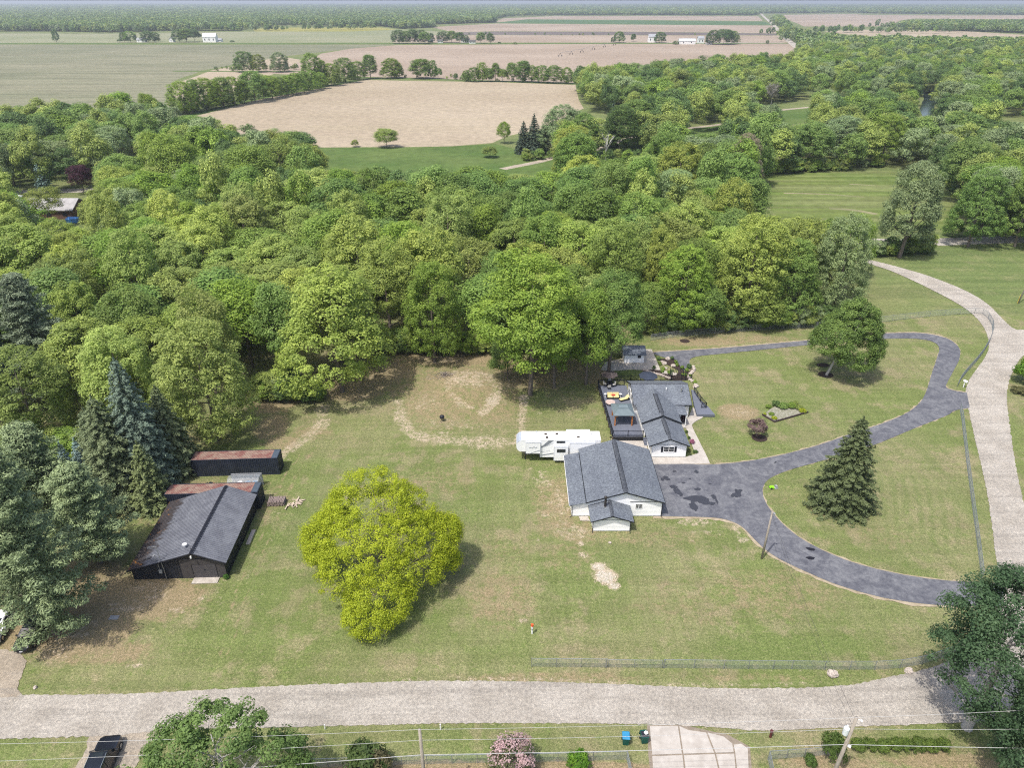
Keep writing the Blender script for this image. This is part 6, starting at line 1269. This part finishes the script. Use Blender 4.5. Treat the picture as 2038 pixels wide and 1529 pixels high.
own('maple_tree', -22.9, 34.9, crown_mesh('maple_crown', 305, 27000, .125, R=7.0, Hc=10.0, nclump=190, cr=(.4,.95), z0=2.0, inner=.25, lobes_=[(-.9,1,10.4,1.7,1.3),(1.6,1.3,10.0,1.7,1.3),(-3.0,.5,8.6,2.2,1.8),(-5.6,-.5,5.8,2.6,2.0),(0,0,7.6,3.3,2.4),(3.6,.6,7.0,2.4,1.9),(5.0,1.0,6.6,1.5,1.2),(5.2,.2,4.6,1.5,1.4),(2.0,-2,5.0,3.2,2.2),(-2,-2.6,4.8,3.6,2.4),(-4.5,1.5,6.5,2.2,1.8)]), trunk_mesh('maple_trunk', 306, 12.5, .3, 4.6, 12, M_PALEBARK, twigs=4), (.15,.235,.07), 'mid green leafy tree at the bottom edge beside the parked black car')
near('lilac_tree', 1018, 1545, 3.8, 4.2, (.10,.12,.05), 307, 'small tree with pink blossom behind the bottom fence', 5200, .09, z0=.9, nclump=70, cr=(.3,.6))
lt = C.objects[-3]; rs = np.random.RandomState(9); P_, N_, T_ = crown_cloud(rs, 3600, R=2.2, Hc=3.0, nl=7, nclump=85, cr=(.3,.55), z0=1.1); bl = inst('blossom', leaf_mesh('blossom', P_, N_, .085*rs.uniform(.6,1.2,len(P_)), T_, M_LEAF, .8, rs), [o for o in C.objects if o.name.startswith('lilac_tree') and o.parent is None][-1], color=(.46,.33,.33))
def bush(x, y, wpx, hm, col, label, sd=0, name='shrub', st=None, group=None):
    p = G(x, y); wd = wpx*MPP(p.y); me_, mh, mw = CR[st or 'bush%d' % (sd % 2)]
    t = root(name, (p.x, p.y, 0), sd*1.3, label, 'shrub', group); inst('foliage', me_, t, scale=(wd/mw, wd/mw, hm/mh), color=col); return t
bush(735,1536,95,3.2,(.085,.13,.04),'thin green shrub at the bottom edge left of the slim pole',1); bush(755,1540,60,2.8,(.13,.12,.06),'brownish green shrub beside the thin green shrub at the bottom edge',2)
bush(1150,1528,52,1.8,(.10,.21,.02),'bright lime shrub inside the bottom fence',3); bush(1652,1512,52,3.2,(.095,.15,.035),'young leafy tree by the transformer pole',4); bush(1612,1522,30,1.0,(.08,.14,.03),'small low shrub inside the right fence corner',5)
for i, x in enumerate(range(1706,1885,24)): bush(x, 1492-(i%2)*2, 34, 1.1, (.10,.15,.03), None, i, 'hedge_bush', group='clipped bushes of the hedge right of the transformer pole'); 
HL = ['first','second','third','fourth','fifth','sixth','seventh','eighth']
for i, o in enumerate([o for o in C.objects if o.name.startswith('hedge_bush') and o.parent is None]): o['label'] = HL[i]+' bush from the left in the low hedge right of the transformer pole'
bush(451,1152,13,.6,(.07,.16,.03),'small round bush at the right of the barn door',1); bush(2036,762,58,4.6,(.10,.19,.02),'lime green tree cut off by the right margin beside the gravel road',2,'small_tree','bush1'); bush(2030,782,40,1.0,(.12,.12,.05),'low brownish shrub under the lime tree at the right margin',1)
# weeping purple and mixed small trees on the side lawn
p = G(1505,868); own('purple_maple', p.x, p.y, crown_mesh('purple_crown', 401, 3600, .10, R=1.75, Hc=1.9, nl=6, nclump=70, cr=(.3,.5), z0=.8, shape='round', inner=.4), bare_mesh('purple_maple_trunk', 402, 3.2, 4.6, mat('grey_bark',(.18,.15,.15),.9,.2), 3, .07), (.17,.12,.11), 'low purple-brown weeping tree in a mulch ring on the side lawn', 'small tree')
b_ = [(1529,812,13.5,0.55,'bright'),(1545,808,21.6,0.88,'dark'),(1558,812,24.3,0.88,'mid'),(1574,811,24.3,0.77,'bright'),(1590,815,18.900000000000002,0.66,'olive'),(1597,820,18.900000000000002,0.55,'lime'),(1541,834,13.5,0.44,'lime'),(1522,826,8,.35,'lime'),(1582,806,13.5,0.66,'olive'),(1535,826,13.5,0.38,'bright')]
for i, (x,y,w_,hm,kd) in enumerate(b_): bush(x, y, w_, hm, COL[kd], ['bright green plant at the far left of the lawn flower bed','dark green bush at the back left of the lawn flower bed','mid green bush in the middle of the lawn flower bed','bright bush at the centre right of the lawn flower bed','olive bush at the right of the lawn flower bed','yellow-lime tuft at the right tip of the flower bed','yellow-lime tuft at the front corner of the flower bed','yellow-lime tuft at the left corner of the flower bed','olive plant at the back right of the flower bed','low bright plant behind the front corner of the flower bed'][i], i, 'garden_plant', group='plants in the lawn flower bed')
b_ = [(1311,717,9,.6),(1313,727,9,.7),(1320,737,8,.6),(1337,716,9,.7),(1345,723,8,.6),(1347,729,9,.6),(1353,716,0,0),(1357,735,10,.7),(1366,740,10,.7),(1371,733,12,.8),(1362,748,14,.5),(1374,750,9,.5),(1301,735,8,.7),(1318,742,8,.6),(1332,746,10,.8),(1337,741,7,.5),(1383,764,9,.7)]
pl_ = ['at the upper left','at the left','at the lower left','at the top right','at the right','at the lower right','','left in the cluster below the driveway spur','second in the cluster below the driveway spur','right and tallest in the cluster below the driveway spur','low and wide under the cluster below the spur','beside the stone curve below the spur','first from the left in the thin bed above the rear lawn','second from the left in the thin bed above the rear lawn','tallest in the thin bed above the rear lawn','behind the tallest in the thin bed above the rear lawn','inside the stone hook at the house corner']
for i, (x,y,w_,hm) in enumerate(b_):
    if w_: bush(x, y, w_, hm, jit(COL['bright' if i%3 else 'dark']), 'small shrub '+pl_[i]+(' of the shed bed' if i < 6 else ''), i, 'garden_shrub', group='shrubs in the beds by the shed')
for i, (x,y,w_,hm,c,lb) in enumerate([(1377,884,12,.8,(.40,.16,.24),'pink flowering bush at the corner of the house wing'),(1384,902,12,.5,(.08,.14,.04),'green plant at the foot of the pink bush'),(1371,899,9,.5,(.14,.16,.05),'pale plant at the base of the house front corner'),(1366,862,7,.45,(.08,.14,.03),'low green plant in the narrow bed beside the house wing'),(1371,874,7,.45,(.09,.15,.03),'second low green plant in the narrow bed beside the wing'),(1359,842,14,1.5,(.05,.02,.03),'dark purple shrub at the porch corner')]): bush(x,y,w_,hm,c,lb,i,'garden_plant',group='plants beside the house')
bush(1254,736,0.1,.1,(.1,.1,.1),'x',0) if False else None
# --- the wood: crowns packed by distance, kept out of the openings seen in the photo
def inpoly(x, y, P):
    c = False; j = len(P)-1
    for i in range(len(P)):
        if (P[i][1] > y) != (P[j][1] > y) and x < (P[j][0]-P[i][0])*(y-P[i][1])/(P[j][1]-P[i][1])+P[i][0]: c = not c
        j = i
    return c
CAN_A = [(-160,250),(0,238),(60,228),(215,222),(330,232),(420,262),(560,288),(640,322),(700,345),(860,342),(1000,352),(1120,345),(1250,340),(1370,334),(1420,385),(1480,395),(1545,398),(1640,425),(1690,470),(1700,560),(1650,610),(1560,612),(1300,618),(1240,640),(1190,650),(900,655),(830,640),(700,600),(560,660),(520,720),(400,760),(250,780),(120,800),(-160,820)]
CAN_B = [(1150,150),(1290,138),(1420,124),(1500,118),(1600,118),(1590,100),(1602,84),(1660,80),(1760,84),(2160,84),(2160,470),(1950,455),(1915,400),(1862,345),(1750,326),(1640,330),(1500,345),(1420,352),(1330,322),(1180,318),(1090,322),(1050,300),(1060,262),(1110,232),(1180,216),(1190,190)]
KEEP = [(150,335,188,372,0,250),(76,322,100,362,0,258),(1030,234,1090,300,0,318),(1196,245,1216,310,0,305),(1512,152,1556,204,0,478),(215,255,268,300,0,300),(1180,195,1230,250,0,320),(640,292,1010,330,260,330),(52,372,150,440,195,262),(1540,345,1760,430,190,280),(1680,380,1900,450,190,280),(1000,320,1110,340,0,300),(1210,278,1280,298,0,340),(1375,243,1440,264,0,400),(1560,208,1615,222,0,480),(1838,180,1868,226,0,560),(1560,226,1612,240,0,420),(1995,216,2060,236,0,440)]
def blocked(X, Y, h, wd):
    for x0,y0,x1,y1,ya,yb in KEEP:
        # openings seen past the crown top
        if Y > yb and ya == 0: continue
        xa, yt = PX(X, Y, h); xc, ybm = PX(X, Y, h*.25); hw_ = wd*.38/MPP(Y, h*.6)
        if xa+hw_ > x0 and xa-hw_ < x1 and yt < y1 and ybm > y0: return True
    # ground openings
    gx_, gy_ = PX(X, Y, 0)
    if inpoly(gx_, gy_, [(1500,352),(1560,345),(1750,339),(1845,345),(1890,380),(1935,440),(1900,462),(1700,466),(1560,440)]): return True
    if inpoly(gx_, gy_, [(-100,400),(40,388),(150,385),(165,440),(40,445),(-100,450)]): return True
    if inpoly(gx_, gy_, [(640,293),(1000,286),(1050,312),(1000,330),(900,335),(660,330)]): return True
    if inpoly(gx_, gy_, [(1832,240),(1830,180),(1880,176),(1872,200),(1862,235)]): return True
    if inpoly(gx_, gy_, [(1600,112),(1585,95),(1560,70),(1500,88),(1400,100),(1500,112)]): return True
    for a, c in zip(TRK[:-1], TRK[1:]):
        ab = c-a; t = max(0, min(1, ((X-a.x)*ab.x+(Y-a.y)*ab.y)/(ab.x**2+ab.y**2)))
        if math.hypot(X-a.x-ab.x*t, Y-a.y-ab.y*t) < 6: return True
    return False
TRK = [G(a,b) for a, b in [(1000,336),(1070,322),(1190,296),(1280,268),(1360,256),(1450,243),(1560,218),(1620,212)]]
placed = [(o.location.x, o.location.y, 5.5) for o in C.objects if o.parent is None and o.get('category') == 'tree']
cells = {}
def far_enough(X, Y, d):
    i, j = int(X//12), int(Y//12)
    for a in (-1,0,1):
        for c in (-1,0,1):
            for (x, y, r) in cells.get((i+a, j+c), ()):
                if math.hypot(X-x, Y-y) < min(d, r) if False else math.hypot(X-x, Y-y) < (d+r)/2: return False
    return True
def put(X, Y, d): cells.setdefault((int(X//12), int(Y//12)), []).append((X, Y, d))
for x, y, r in placed: put(x, y, r+3.0)
for a_, b_, r in ((168,385,13),(88,372,11),(1042,305,9),(1062,306,9),(1080,303,9),(1216,292,9),(1360,252,9),(1533,213,12),(1205,322,8),(240,330,12),(100,452,10)): q_ = G(a_, b_); put(q_.x, q_.y, r)
cand = []; R_ = random.Random(11)
for k in range(60000):
    Y = 100+ (R_.random()**1.0)*820; X = R_.uniform(-1.0, 1.0)*(Y*.80+30)
    h = R_.uniform(13.0, 21.5) if Y < 260 else R_.uniform(13, 20)
    cx, cy2 = PX(X, Y, h*.62)
    inA = inpoly(cx, cy2, CAN_A) and Y < 420; inB = inpoly(cx, cy2, CAN_B) and Y > 190
    if not (inA or inB): continue
    gx_, gy_ = PX(X, Y, 0)
    if inA and cx < 1720 and gy_ > 0 and Y < 108 and cx > 520: continue
    if inA and inpoly(gx_, gy_, [(380,905),(520,800),(640,820),(760,705),(930,708),(1150,705),(1290,672),(1660,655),(1720,600),(1725,500),(2100,500),(2100,1500),(380,1500)]): continue
    if inB and not inA and Y > 300 and noise.noise(Vector((X*.011+5, Y*.0075, 8))) > .20: continue
    cand.append((X, Y, h, inA))
cand.sort(key=lambda c: c[1]); R_.shuffle(cand); wood = []
for X, Y, h, inA in cand:
    big = R_.random(); wd = (R_.triangular(7.5, 18, 12) if Y < 200 else R_.triangular(9, 21, 14)); d = wd*.66 if Y < 300 else wd*.72
    if blocked(X, Y, h, wd) or not far_enough(X, Y, d): continue
    put(X, Y, d); 
    n = noise.noise(Vector((X*.018, Y*.018, 3))); q = R_.random()
    if inA and Y < 175: kd = 'pale' if q < .58+n*.5 else ('mid' if q < .76 else ('bright' if q < .90 else 'olive'))
    elif inA and Y < 260: kd = 'pale' if q < .22+n*.5 else ('mid' if q < .66 else ('bright' if q < .86 else ('olive' if q < .93 else 'grey')))
    else: kd = 'mid' if q < .40+n*.4 else ('grey' if q < .60 else ('olive' if q < .76 else ('dark' if q < .90 else ('bright' if q < .95 else 'pale'))))
    if R_.random() < (.02 if Y > 190 else 0): kd = 'brown'
    if not inA and kd == 'olive' and R_.random() < .5: kd = 'mid'
    if X < -70 and Y > 200: kd = 'mid' if q < .55 else kd
    wood.append([X, Y, h*(1.0 if kd != 'pale' else 1.05), wd*1.12, kd, inA])
wood.sort(key=lambda t: t[1])
# how much of each crown shows: nearest first, keep the 270 largest as single trees
for t in wood: t.append(t[3]/MPP(t[1], 10))
vis = sorted(wood, key=lambda t: -t[6])
NIND = 262; single = vis[:NIND]; mass = vis[NIND:]
# names for the places in the wood
def place_of(x, y):
    if x < 330: return 'left wood above the barn' if y > 440 else 'left wood around the brown house'
    if x < 640: return 'wood behind the containers' if y > 440 else 'left wood below the sprouting field'
    if x < 930: return 'wood behind the dirt mound' if y > 430 else 'wood below the green ditch meadow'
    if x < 1280: return 'wood behind the deck' if y > 430 else 'wood below the dark conifers'
    if x < 1720: return 'wood behind the fence line' if y > 400 else 'wood left of the hay meadow'
    return 'wood right of the hay meadow'
ORD = ['leftmost','second','third','fourth','fifth','sixth','seventh','eighth','ninth','tenth','eleventh','twelfth','thirteenth','fourteenth','fifteenth','sixteenth','seventeenth','eighteenth','nineteenth','twentieth','twenty-first','twenty-second','twenty-third','twenty-fourth','twenty-fifth','twenty-sixth','twenty-seventh','twenty-eighth','twenty-ninth','thirtieth']+['thirty-'+q for q in ('first','second','third','fourth','fifth','sixth','seventh','eighth','ninth')]
bucket = {}
for t in single:
    X, Y, h, wd, kd, inA, s = t; st = R_.choice(style_of(kd)) if inA or Y > 340 else R_.choice(['skirt0','skirt1','oak0','round1']); x, y = PX(X, Y, h*.7); t.append(st)
    row = 'front' if y > 520 else ('middle' if y > 400 else 'back'); sz = 'broad' if wd > 12.6 else ('slim' if wd < 10.6 else '')
    bucket.setdefault((CW[kd], sz, row, place_of(x, y)), []).append((x, t))
for (cw, sz, row, pl2), L_ in bucket.items():
    L_.sort(key=lambda e: e[0])
    for i, (x, t) in enumerate(L_):
        o = '' if len(L_) == 1 else (ORD[i]+(' from left ' if i else ' ')); noun = ('%s %s crown' % (sz, cw)).strip()
        t.append(' '.join((o+noun+', '+row+' of '+pl2).split()))
for t in single:
    X, Y, h, wd, kd, inA, s, st, lb = t; tree(X, Y, h, wd, kd, st, lb, 'trees of the wood', jitc=.16)
# bare and dead trees
p = G(1533,213); t = root('bare_tree', (p.x,p.y,-.2), 0, 'large bare grey branched tree among green crowns at the upper right', 'tree'); inst('limbs', bare_mesh('bare_limbs', 95, 19, 4.6, M_PALEBARK, 4, .3, 7), t); inst('sparse_foliage', CR['airy0'][0], t, scale=(.75,.75,.8), color=(.17,.17,.11))
p = G(1205,322); t = root('dead_tree', (p.x,p.y,-.2), 0, 'dead white trunked tree beside the dark conifers', 'tree'); inst('limbs', bare_mesh('dead_limbs', 96, 19, 2.2, mat('bleached_wood',(.5,.48,.46),.8,.1), 3, .3, 4), t)
for i, (x, y, h, lb) in enumerate([(600,315,11,'bare grey treetop left of the ditch meadow'),(425,282,10,'thin leafless tree at the field edge, left of three'),(455,285,9,'thin leafless tree at the field edge, middle of three'),(475,292,9,'thin leafless tree at the field edge, right of three'),(240,382,9,'leafless grey tree right of the purple tree'),(2060,300,9,'leafless tree at the far right margin')]):
    p = G(x,y); t = root('leafless_tree', (p.x,p.y,-.2), i, lb, 'tree', 'leafless trees'); inst('limbs', BARE[i%2], t, scale=(h/14,)*3)
def ptree(x, ytop, ybase, wpx, kd, st, label=None, group=None, name='broadleaf_tree'):
    p = G(x, ybase); h = max(3, HT(ytop, p.y)); return tree(p.x, p.y, h, wpx*MPP(p.y, h/2)*1.1, kd, st, label, group, name, z=-.3)
ptree(168,327,385,46,'purple' if 'purple' in COL else 'dark','round1','dark purple leaved tree by the lane in the left wood',name='purple_tree'); 
def fspr(x, yb, yt, wpx, col, sd, label, group=None):
    p = G(x, yb); h = HT(yt, p.y); own('conifer_tree', p.x, p.y, FS[sd%2], None, col, label, z=-.3, rz=sd, sc=(wpx*MPP(p.y)/6.4, wpx*MPP(p.y)/6.4, h/12.0), group=group)
FS = [spruce_mesh('far_conifer_crown', 501+i, 12, 3.2, 22, .28, .2, .3, density=.55) for i in range(2)]
fspr(88,372,318,36,(.16,.24,.22),1,'pale blue spruce by the lane in the left wood'); fspr(1042,305,240,44,(.05,.075,.05),2,'dark conifer, left of the cluster at the field corner'); fspr(1062,306,226,46,(.05,.075,.05),3,'dark conifer, tallest of the cluster at the field corner'); fspr(1080,303,246,44,(.05,.075,.05),4,'dark conifer, right of the cluster at the field corner')
fspr(1216,292,200,34,(.05,.075,.05),5,'dark narrow conifer above the dead trunk'); fspr(1360,252,190,28,(.05,.075,.05),6,'dark narrow conifer beside the dirt track'); fspr(12,442,330,60,(.085,.12,.085),7,'dark conifer at the left margin beside the brown house')
ptree(1118,206,306,92,'grey','skirt0','grey-green broad tree right beside the dark conifer cluster'); ptree(1160,222,312,64,'mid','skirt1','mid green tree between the conifer cluster and the dead trunk'); ptree(1262,196,286,96,'mid','skirt0','broad mid green tree right of the dead white trunk'); ptree(1003,242,285,28,'bright','round0','bright small tree left of the dark conifer cluster'); ptree(770,255,293,46,'olive','round1','round olive bush tree alone at the bottom of the stubble field'); ptree(707,277,292,15,'olive','round2','tiny round tree at the bottom of the stubble field'); ptree(975,290,313,30,'olive','round3','low olive shrub on the green ditch meadow'); ptree(1895,438,470,36,'mid','round3','small round tree beside the gravel lane at the right')
ptree(250,182,262,66,'bright','tall0','tall bright tree rising above the left wood edge'); ptree(308,186,262,48,'bright','round0','bright tree right of the tall one at the left wood edge'); ptree(598,262,325,84,'dark','tall1','dark feathery tree at the field edge left of the ditch meadow'); ptree(240,248,330,92,'grey','airy0','broad grey flowering tree in the left wood'); ptree(100,372,452,84,'olive','airy1','thin olive tree in front of the brown house')
H1 = [(368,160,226,50),(392,156,222,34),(412,153,218,46),(432,158,215,30),(446,152,213,40),(468,150,209,34),(487,158,206,26),(508,140,203,46),(526,148,199,34),(543,148,196,32),(558,152,193,28),(574,148,190,30),(590,143,187,34),(606,140,184,28),(622,139,180,30),(640,142,176,26)]
def rowtrees(L_, what, grp, kinds):
    n = len(L_)
    for i, (x, yt, yb, w_) in enumerate(L_):
        kd = kinds[i % len(kinds)]; o = ORD[i]+(' tree from the left' if i else ' tree'); ptree(x, yt, yb, w_*1.15, kd, R_.choice(['skirt0','skirt1','tall0','skirt1','round3']), '%s of the %s' % (o, what), grp)
rowtrees(H1, 'slanting hedgerow between the fields', 'slanting hedgerow trees', ['bright','mid','bright'])
rowtrees([(488,100,143,36),(516,106,143,28),(558,102,143,34)], 'trio on the purple field edge', 'field edge trio', ['dark','olive','brown' if 'brown' in CW else 'dark'] if False else ['dark','olive','grey'])
rowtrees([(624,103,172,42),(643,118,170,26),(661,124,170,34),(688,113,164,42),(712,120,158,34),(738,107,156,28),(780,114,155,40),(792,122,155,22),(838,116,156,40),(862,118,156,18),(872,134,156,16)], 'cluster where the hedgerows meet', 'middle hedgerow trees', ['mid','bright','olive','mid','mid'])
rowtrees([(928,138,162,14),(944,132,162,26),(960,122,162,22),(973,134,162,22),(986,124,162,18),(1000,136,162,20),(1019,123,162,22),(1040,119,163,30),(1058,128,163,24),(1078,128,164,30),(1102,128,165,34),(1128,132,166,22)], 'hedgerow row right of centre', 'right hedgerow trees', ['mid','mid','bright'])
FR = [(113,57,83,13),(248,62,83,14),(260,60,83,24),(296,60,83,26),(308,62,83,20),(358,57,83,24),(372,56,83,30),(388,57,83,26),(238,77,83.5,8),(462,79,83,8)]
rowtrees(FR, 'farmstead line on the left horizon', 'far left farm trees', ['dark','dark','mid','dark'])
rowtrees([(794,58,86,26),(808,60,86,20),(822,57,86,22),(838,58,86,26),(846,62,87,22),(859,64,85,12),(882,61,84,22),(899,60,84,18),(915,63,85,18),(928,68,84,9),(957,63,86,18),(976,65,87,16),(994,82,87,6),(1025,83,88,8)], 'farmstead row in the centre distance', 'far centre farm trees', ['dark','mid','dark'])
rowtrees([(1220,72,84,8),(1232,61,84,20),(1260,66,82,10),(1313,62,84,20),(1345,80,88,12),(1418,58,88,26),(1440,57,88,36),(1456,60,87,26),(1527,78,87,6)], 'right centre farmstead trees', 'far right farm trees', ['dark','mid','dark'])
# --- masses: the rest of the wood, hedges and the far woodland
proto = bpy.data.collections.new('crown_shapes'); proto2 = bpy.data.collections.new('canopy_shapes')
def low_crown(seed, n=1300, leaf=.62, m=None): return crown_mesh('small_crown', seed, n, leaf, m, R=6.0, Hc=14.0, nl=8, nclump=75, cr=(1.0,1.8), z0=2.5, shape='round', inner=.15)
pc = [('mid',1),('grey',1),('olive',1),('dark',1),('mid',2),('bright',2),('pale',2),('dark',2)]
for i, (kd, s) in enumerate(pc):
    o = bpy.data.objects.new('crown_shape_%d' % i, low_crown(600+i, 7000, .27, leaf_material('leaves_'+kd, .34, .34, COL[kd]))); proto.objects.link(o)
for i, (kd) in enumerate(['dark','mid','grey','olive','dark']):
    o = bpy.data.objects.new('far_shape_%d' % i, low_crown(620+i, 420, 1.15, leaf_material('far_leaves_'+kd, .3, .4, tuple(c*1.0 for c in COL[kd])))); proto2.objects.link(o)
def scatter(name, pts, scales, coll, label, cat=None):
    n = len(pts); me = bpy.data.meshes.new(name); me.vertices.add(n); me.vertices.foreach_set('co', np.array(pts, np.float32).ravel())
    a = me.attributes.new('size', 'FLOAT_VECTOR', 'POINT'); a.data.foreach_set('vector', np.array(scales, np.float32).ravel())
    ob = bpy.data.objects.new(name, me); C.objects.link(ob); ob['kind'] = 'stuff'; ob['label'] = label
    g = bpy.data.node_groups.new(name, 'GeometryNodeTree'); g.interface.new_socket('Geometry', in_out='INPUT', socket_type='NodeSocketGeometry'); g.interface.new_socket('Geometry', in_out='OUTPUT', socket_type='NodeSocketGeometry')
    gi, go = g.nodes.new('NodeGroupInput'), g.nodes.new('NodeGroupOutput'); ci = g.nodes.new('GeometryNodeCollectionInfo'); ci.inputs[0].default_value = coll; ci.inputs[1].default_value = True; ci.inputs[2].default_value = True
    ip = g.nodes.new('GeometryNodeInstanceOnPoints'); ip.inputs['Pick Instance'].default_value = True; na = g.nodes.new('GeometryNodeInputNamedAttribute'); na.data_type = 'FLOAT_VECTOR'; na.inputs[0].default_value = 'size'
    rv_ = g.nodes.new('FunctionNodeRandomValue'); rv_.data_type = 'FLOAT_VECTOR'; rv_.inputs[0].default_value = (0,0,0); rv_.inputs[1].default_value = (0,0,6.283)
    ri = g.nodes.new('FunctionNodeRandomValue'); ri.data_type = 'INT'; ri.inputs[4].default_value = 0; ri.inputs[5].default_value = len(coll.objects)-1
    l = g.links.new; l(gi.outputs[0], ip.inputs['Points']); l(ci.outputs[0], ip.inputs['Instance']); l(na.outputs[0], ip.inputs['Scale']); l(rv_.outputs[0], ip.inputs['Rotation']); l(ri.outputs[2], ip.inputs['Instance Index']); l(ip.outputs[0], go.inputs[0])
    md = ob.modifiers.new('scatter', 'NODES'); md.node_group = g; return ob
mp2 = [(t[0], t[1], -.3) for t in mass]; ms = [(t[3]/12, t[3]/12, t[2]/16.5) for t in mass]
# understorey shrubs along the wood edges
for k in range(900):
    e = R_.choice([((520,795),(640,800)),((760,702),(930,705)),((930,705),(1150,700)),((1290,668),(1650,648)),((1500,350),(1760,336)),((1860,345),(1950,445)),((1940,455),(2080,462)),((1040,320),(1330,325)),((0,925),(190,910)),((1380,345),(1500,350)),((1640,470),(1715,478)),((1740,512),(1850,505)),((350,232),(720,158)),((350,232),(720,158)),((720,154),(1145,167)),((430,142),(610,141)),((370,228),(640,172))])
    t_ = R_.random(); x = e[0][0]+(e[1][0]-e[0][0])*t_; y = e[0][1]+(e[1][1]-e[0][1])*t_-R_.uniform(0, 7); p = G(x, y); s = R_.uniform(.10,.36)
    mp2.append((p.x, p.y, -.4)); ms.append((s*1.2, s*1.2, s*.9))
scatter('woodland_mass', mp2, ms, proto, 'rest of the woodland crowns and undergrowth beyond the single trees')
FARW = [[(-900,64),(0,62),(110,62),(220,64),(330,61),(470,61),(500,56),(560,52),(760,52),(800,57),(866,54),(862,48),(986,44.5),(984,38),(1000,34),(1100,30),(1300,29.5),(1500,30),(1520,26),(1700,25.5),(1900,28),(2040,29),(2900,30),(2900,8),(-900,8)],
        [(1790,56),(1812,51),(1860,50),(2038,50),(2500,50),(2500,66),(2038,66),(1900,61)], [(1590,88),(1640,90),(1720,93),(2500,99),(2500,110),(1900,110),(1590,108)], [(1538,38),(1556,38),(1570,60),(1590,76),(1572,70),(1556,56)]]
fp_, fs_ = [], []
def fillfar(poly, step0, jx=1.0, hmul=1.0):
    ys = [p_[1] for p_ in poly]; Y = G(1019, max(ys)).y
    Ymax = min(13000, G(1019, min(ys)).y)
    while Y < Ymax:
        st = max(step0, Y*.0042); _, yy = PX(0, Y, 0); hw_ = Y*1.05+100; X = -hw_
        while X < hw_:
            x_ = X+R_.uniform(-.45,.45)*st; y_ = Y+R_.uniform(-.45,.45)*st; a, c_ = PX(x_, y_, 0)
            if -60 < a < 2100 and inpoly(a, c_, poly):
                dens = noise.noise(Vector((x_*.0035, y_*.0016, 1)))
                if dens > -.22 or R_.random() < .25: s = st/9.5*R_.uniform(.85,1.2); fp_.append((x_, y_, -.5)); fs_.append((s*1.05, s*1.05, min(1.5, .85+.05*s)*R_.uniform(.8,1.15)*hmul))
            X += st
        Y += st
for P_ in FARW: fillfar(P_, 8.5)
def farrow(pts, n, jit_, s0, s1):
    for k in range(n):
        t_ = R_.random()*(len(pts)-1); i = int(t_); f = t_-i; x = pts[i][0]+(pts[i+1][0]-pts[i][0])*f; y = pts[i][1]+(pts[i+1][1]-pts[i][1])*f; p = G(x, y); s = R_.uniform(s0, s1)
        fp_.append((p.x+R_.gauss(0,jit_), p.y+R_.gauss(0,jit_), -.4)); fs_.append((s, s, s*R_.uniform(.8,1.1)))
farrow([(1556,66),(1570,76),(1600,84),(1640,88),(1760,92),(1800,92)], 90, 14, .7, 1.1); farrow([(1560,60),(1545,46),(1534,38)], 18, 8, .6, .9); farrow([(1616,66),(1700,64),(1780,65),(1900,66)], 50, 10, .6, 1.0); farrow([(905,69),(1200,70),(1560,70.5)], 26, 6, .12, .4); farrow([(1750,56),(1780,56),(1860,60),(1900,64)], 46, 14, .7, 1.1); farrow([(455,61),(560,60),(760,57)], 60, 12, .5, 1.0)
farrow([(130,66),(230,64),(330,63)], 24, 20, .6, 1.0)
scatter('far_woodland', fp_, fs_, proto2, 'far woodland reaching to the hazy horizon')
print('trees', len(single), 'mass', len(mp2), 'far', len(fp_))
# ------------------------------------------------------------------ air
hz_ = bpy.data.objects.new('haze', MB().box(-41000, 41000, -300, 44000, -1.4, H0+4).mesh('haze')); C.objects.link(hz_); hz_['kind'] = 'stuff'
hm = bpy.data.materials.new('haze_air'); hm.use_nodes = True; t_ = hm.node_tree; t_.nodes.remove(t_.nodes['Principled BSDF']); pv_ = t_.nodes.new('ShaderNodeVolumePrincipled')
pv_.inputs['Color'].default_value = (.86,.92,1.0,1); pv_.inputs['Density'].default_value = .00013; pv_.inputs['Anisotropy'].default_value = .3; t_.links.new(pv_.outputs[0], t_.nodes['Material Output'].inputs['Volume']); hz_.data.materials.append(hm)
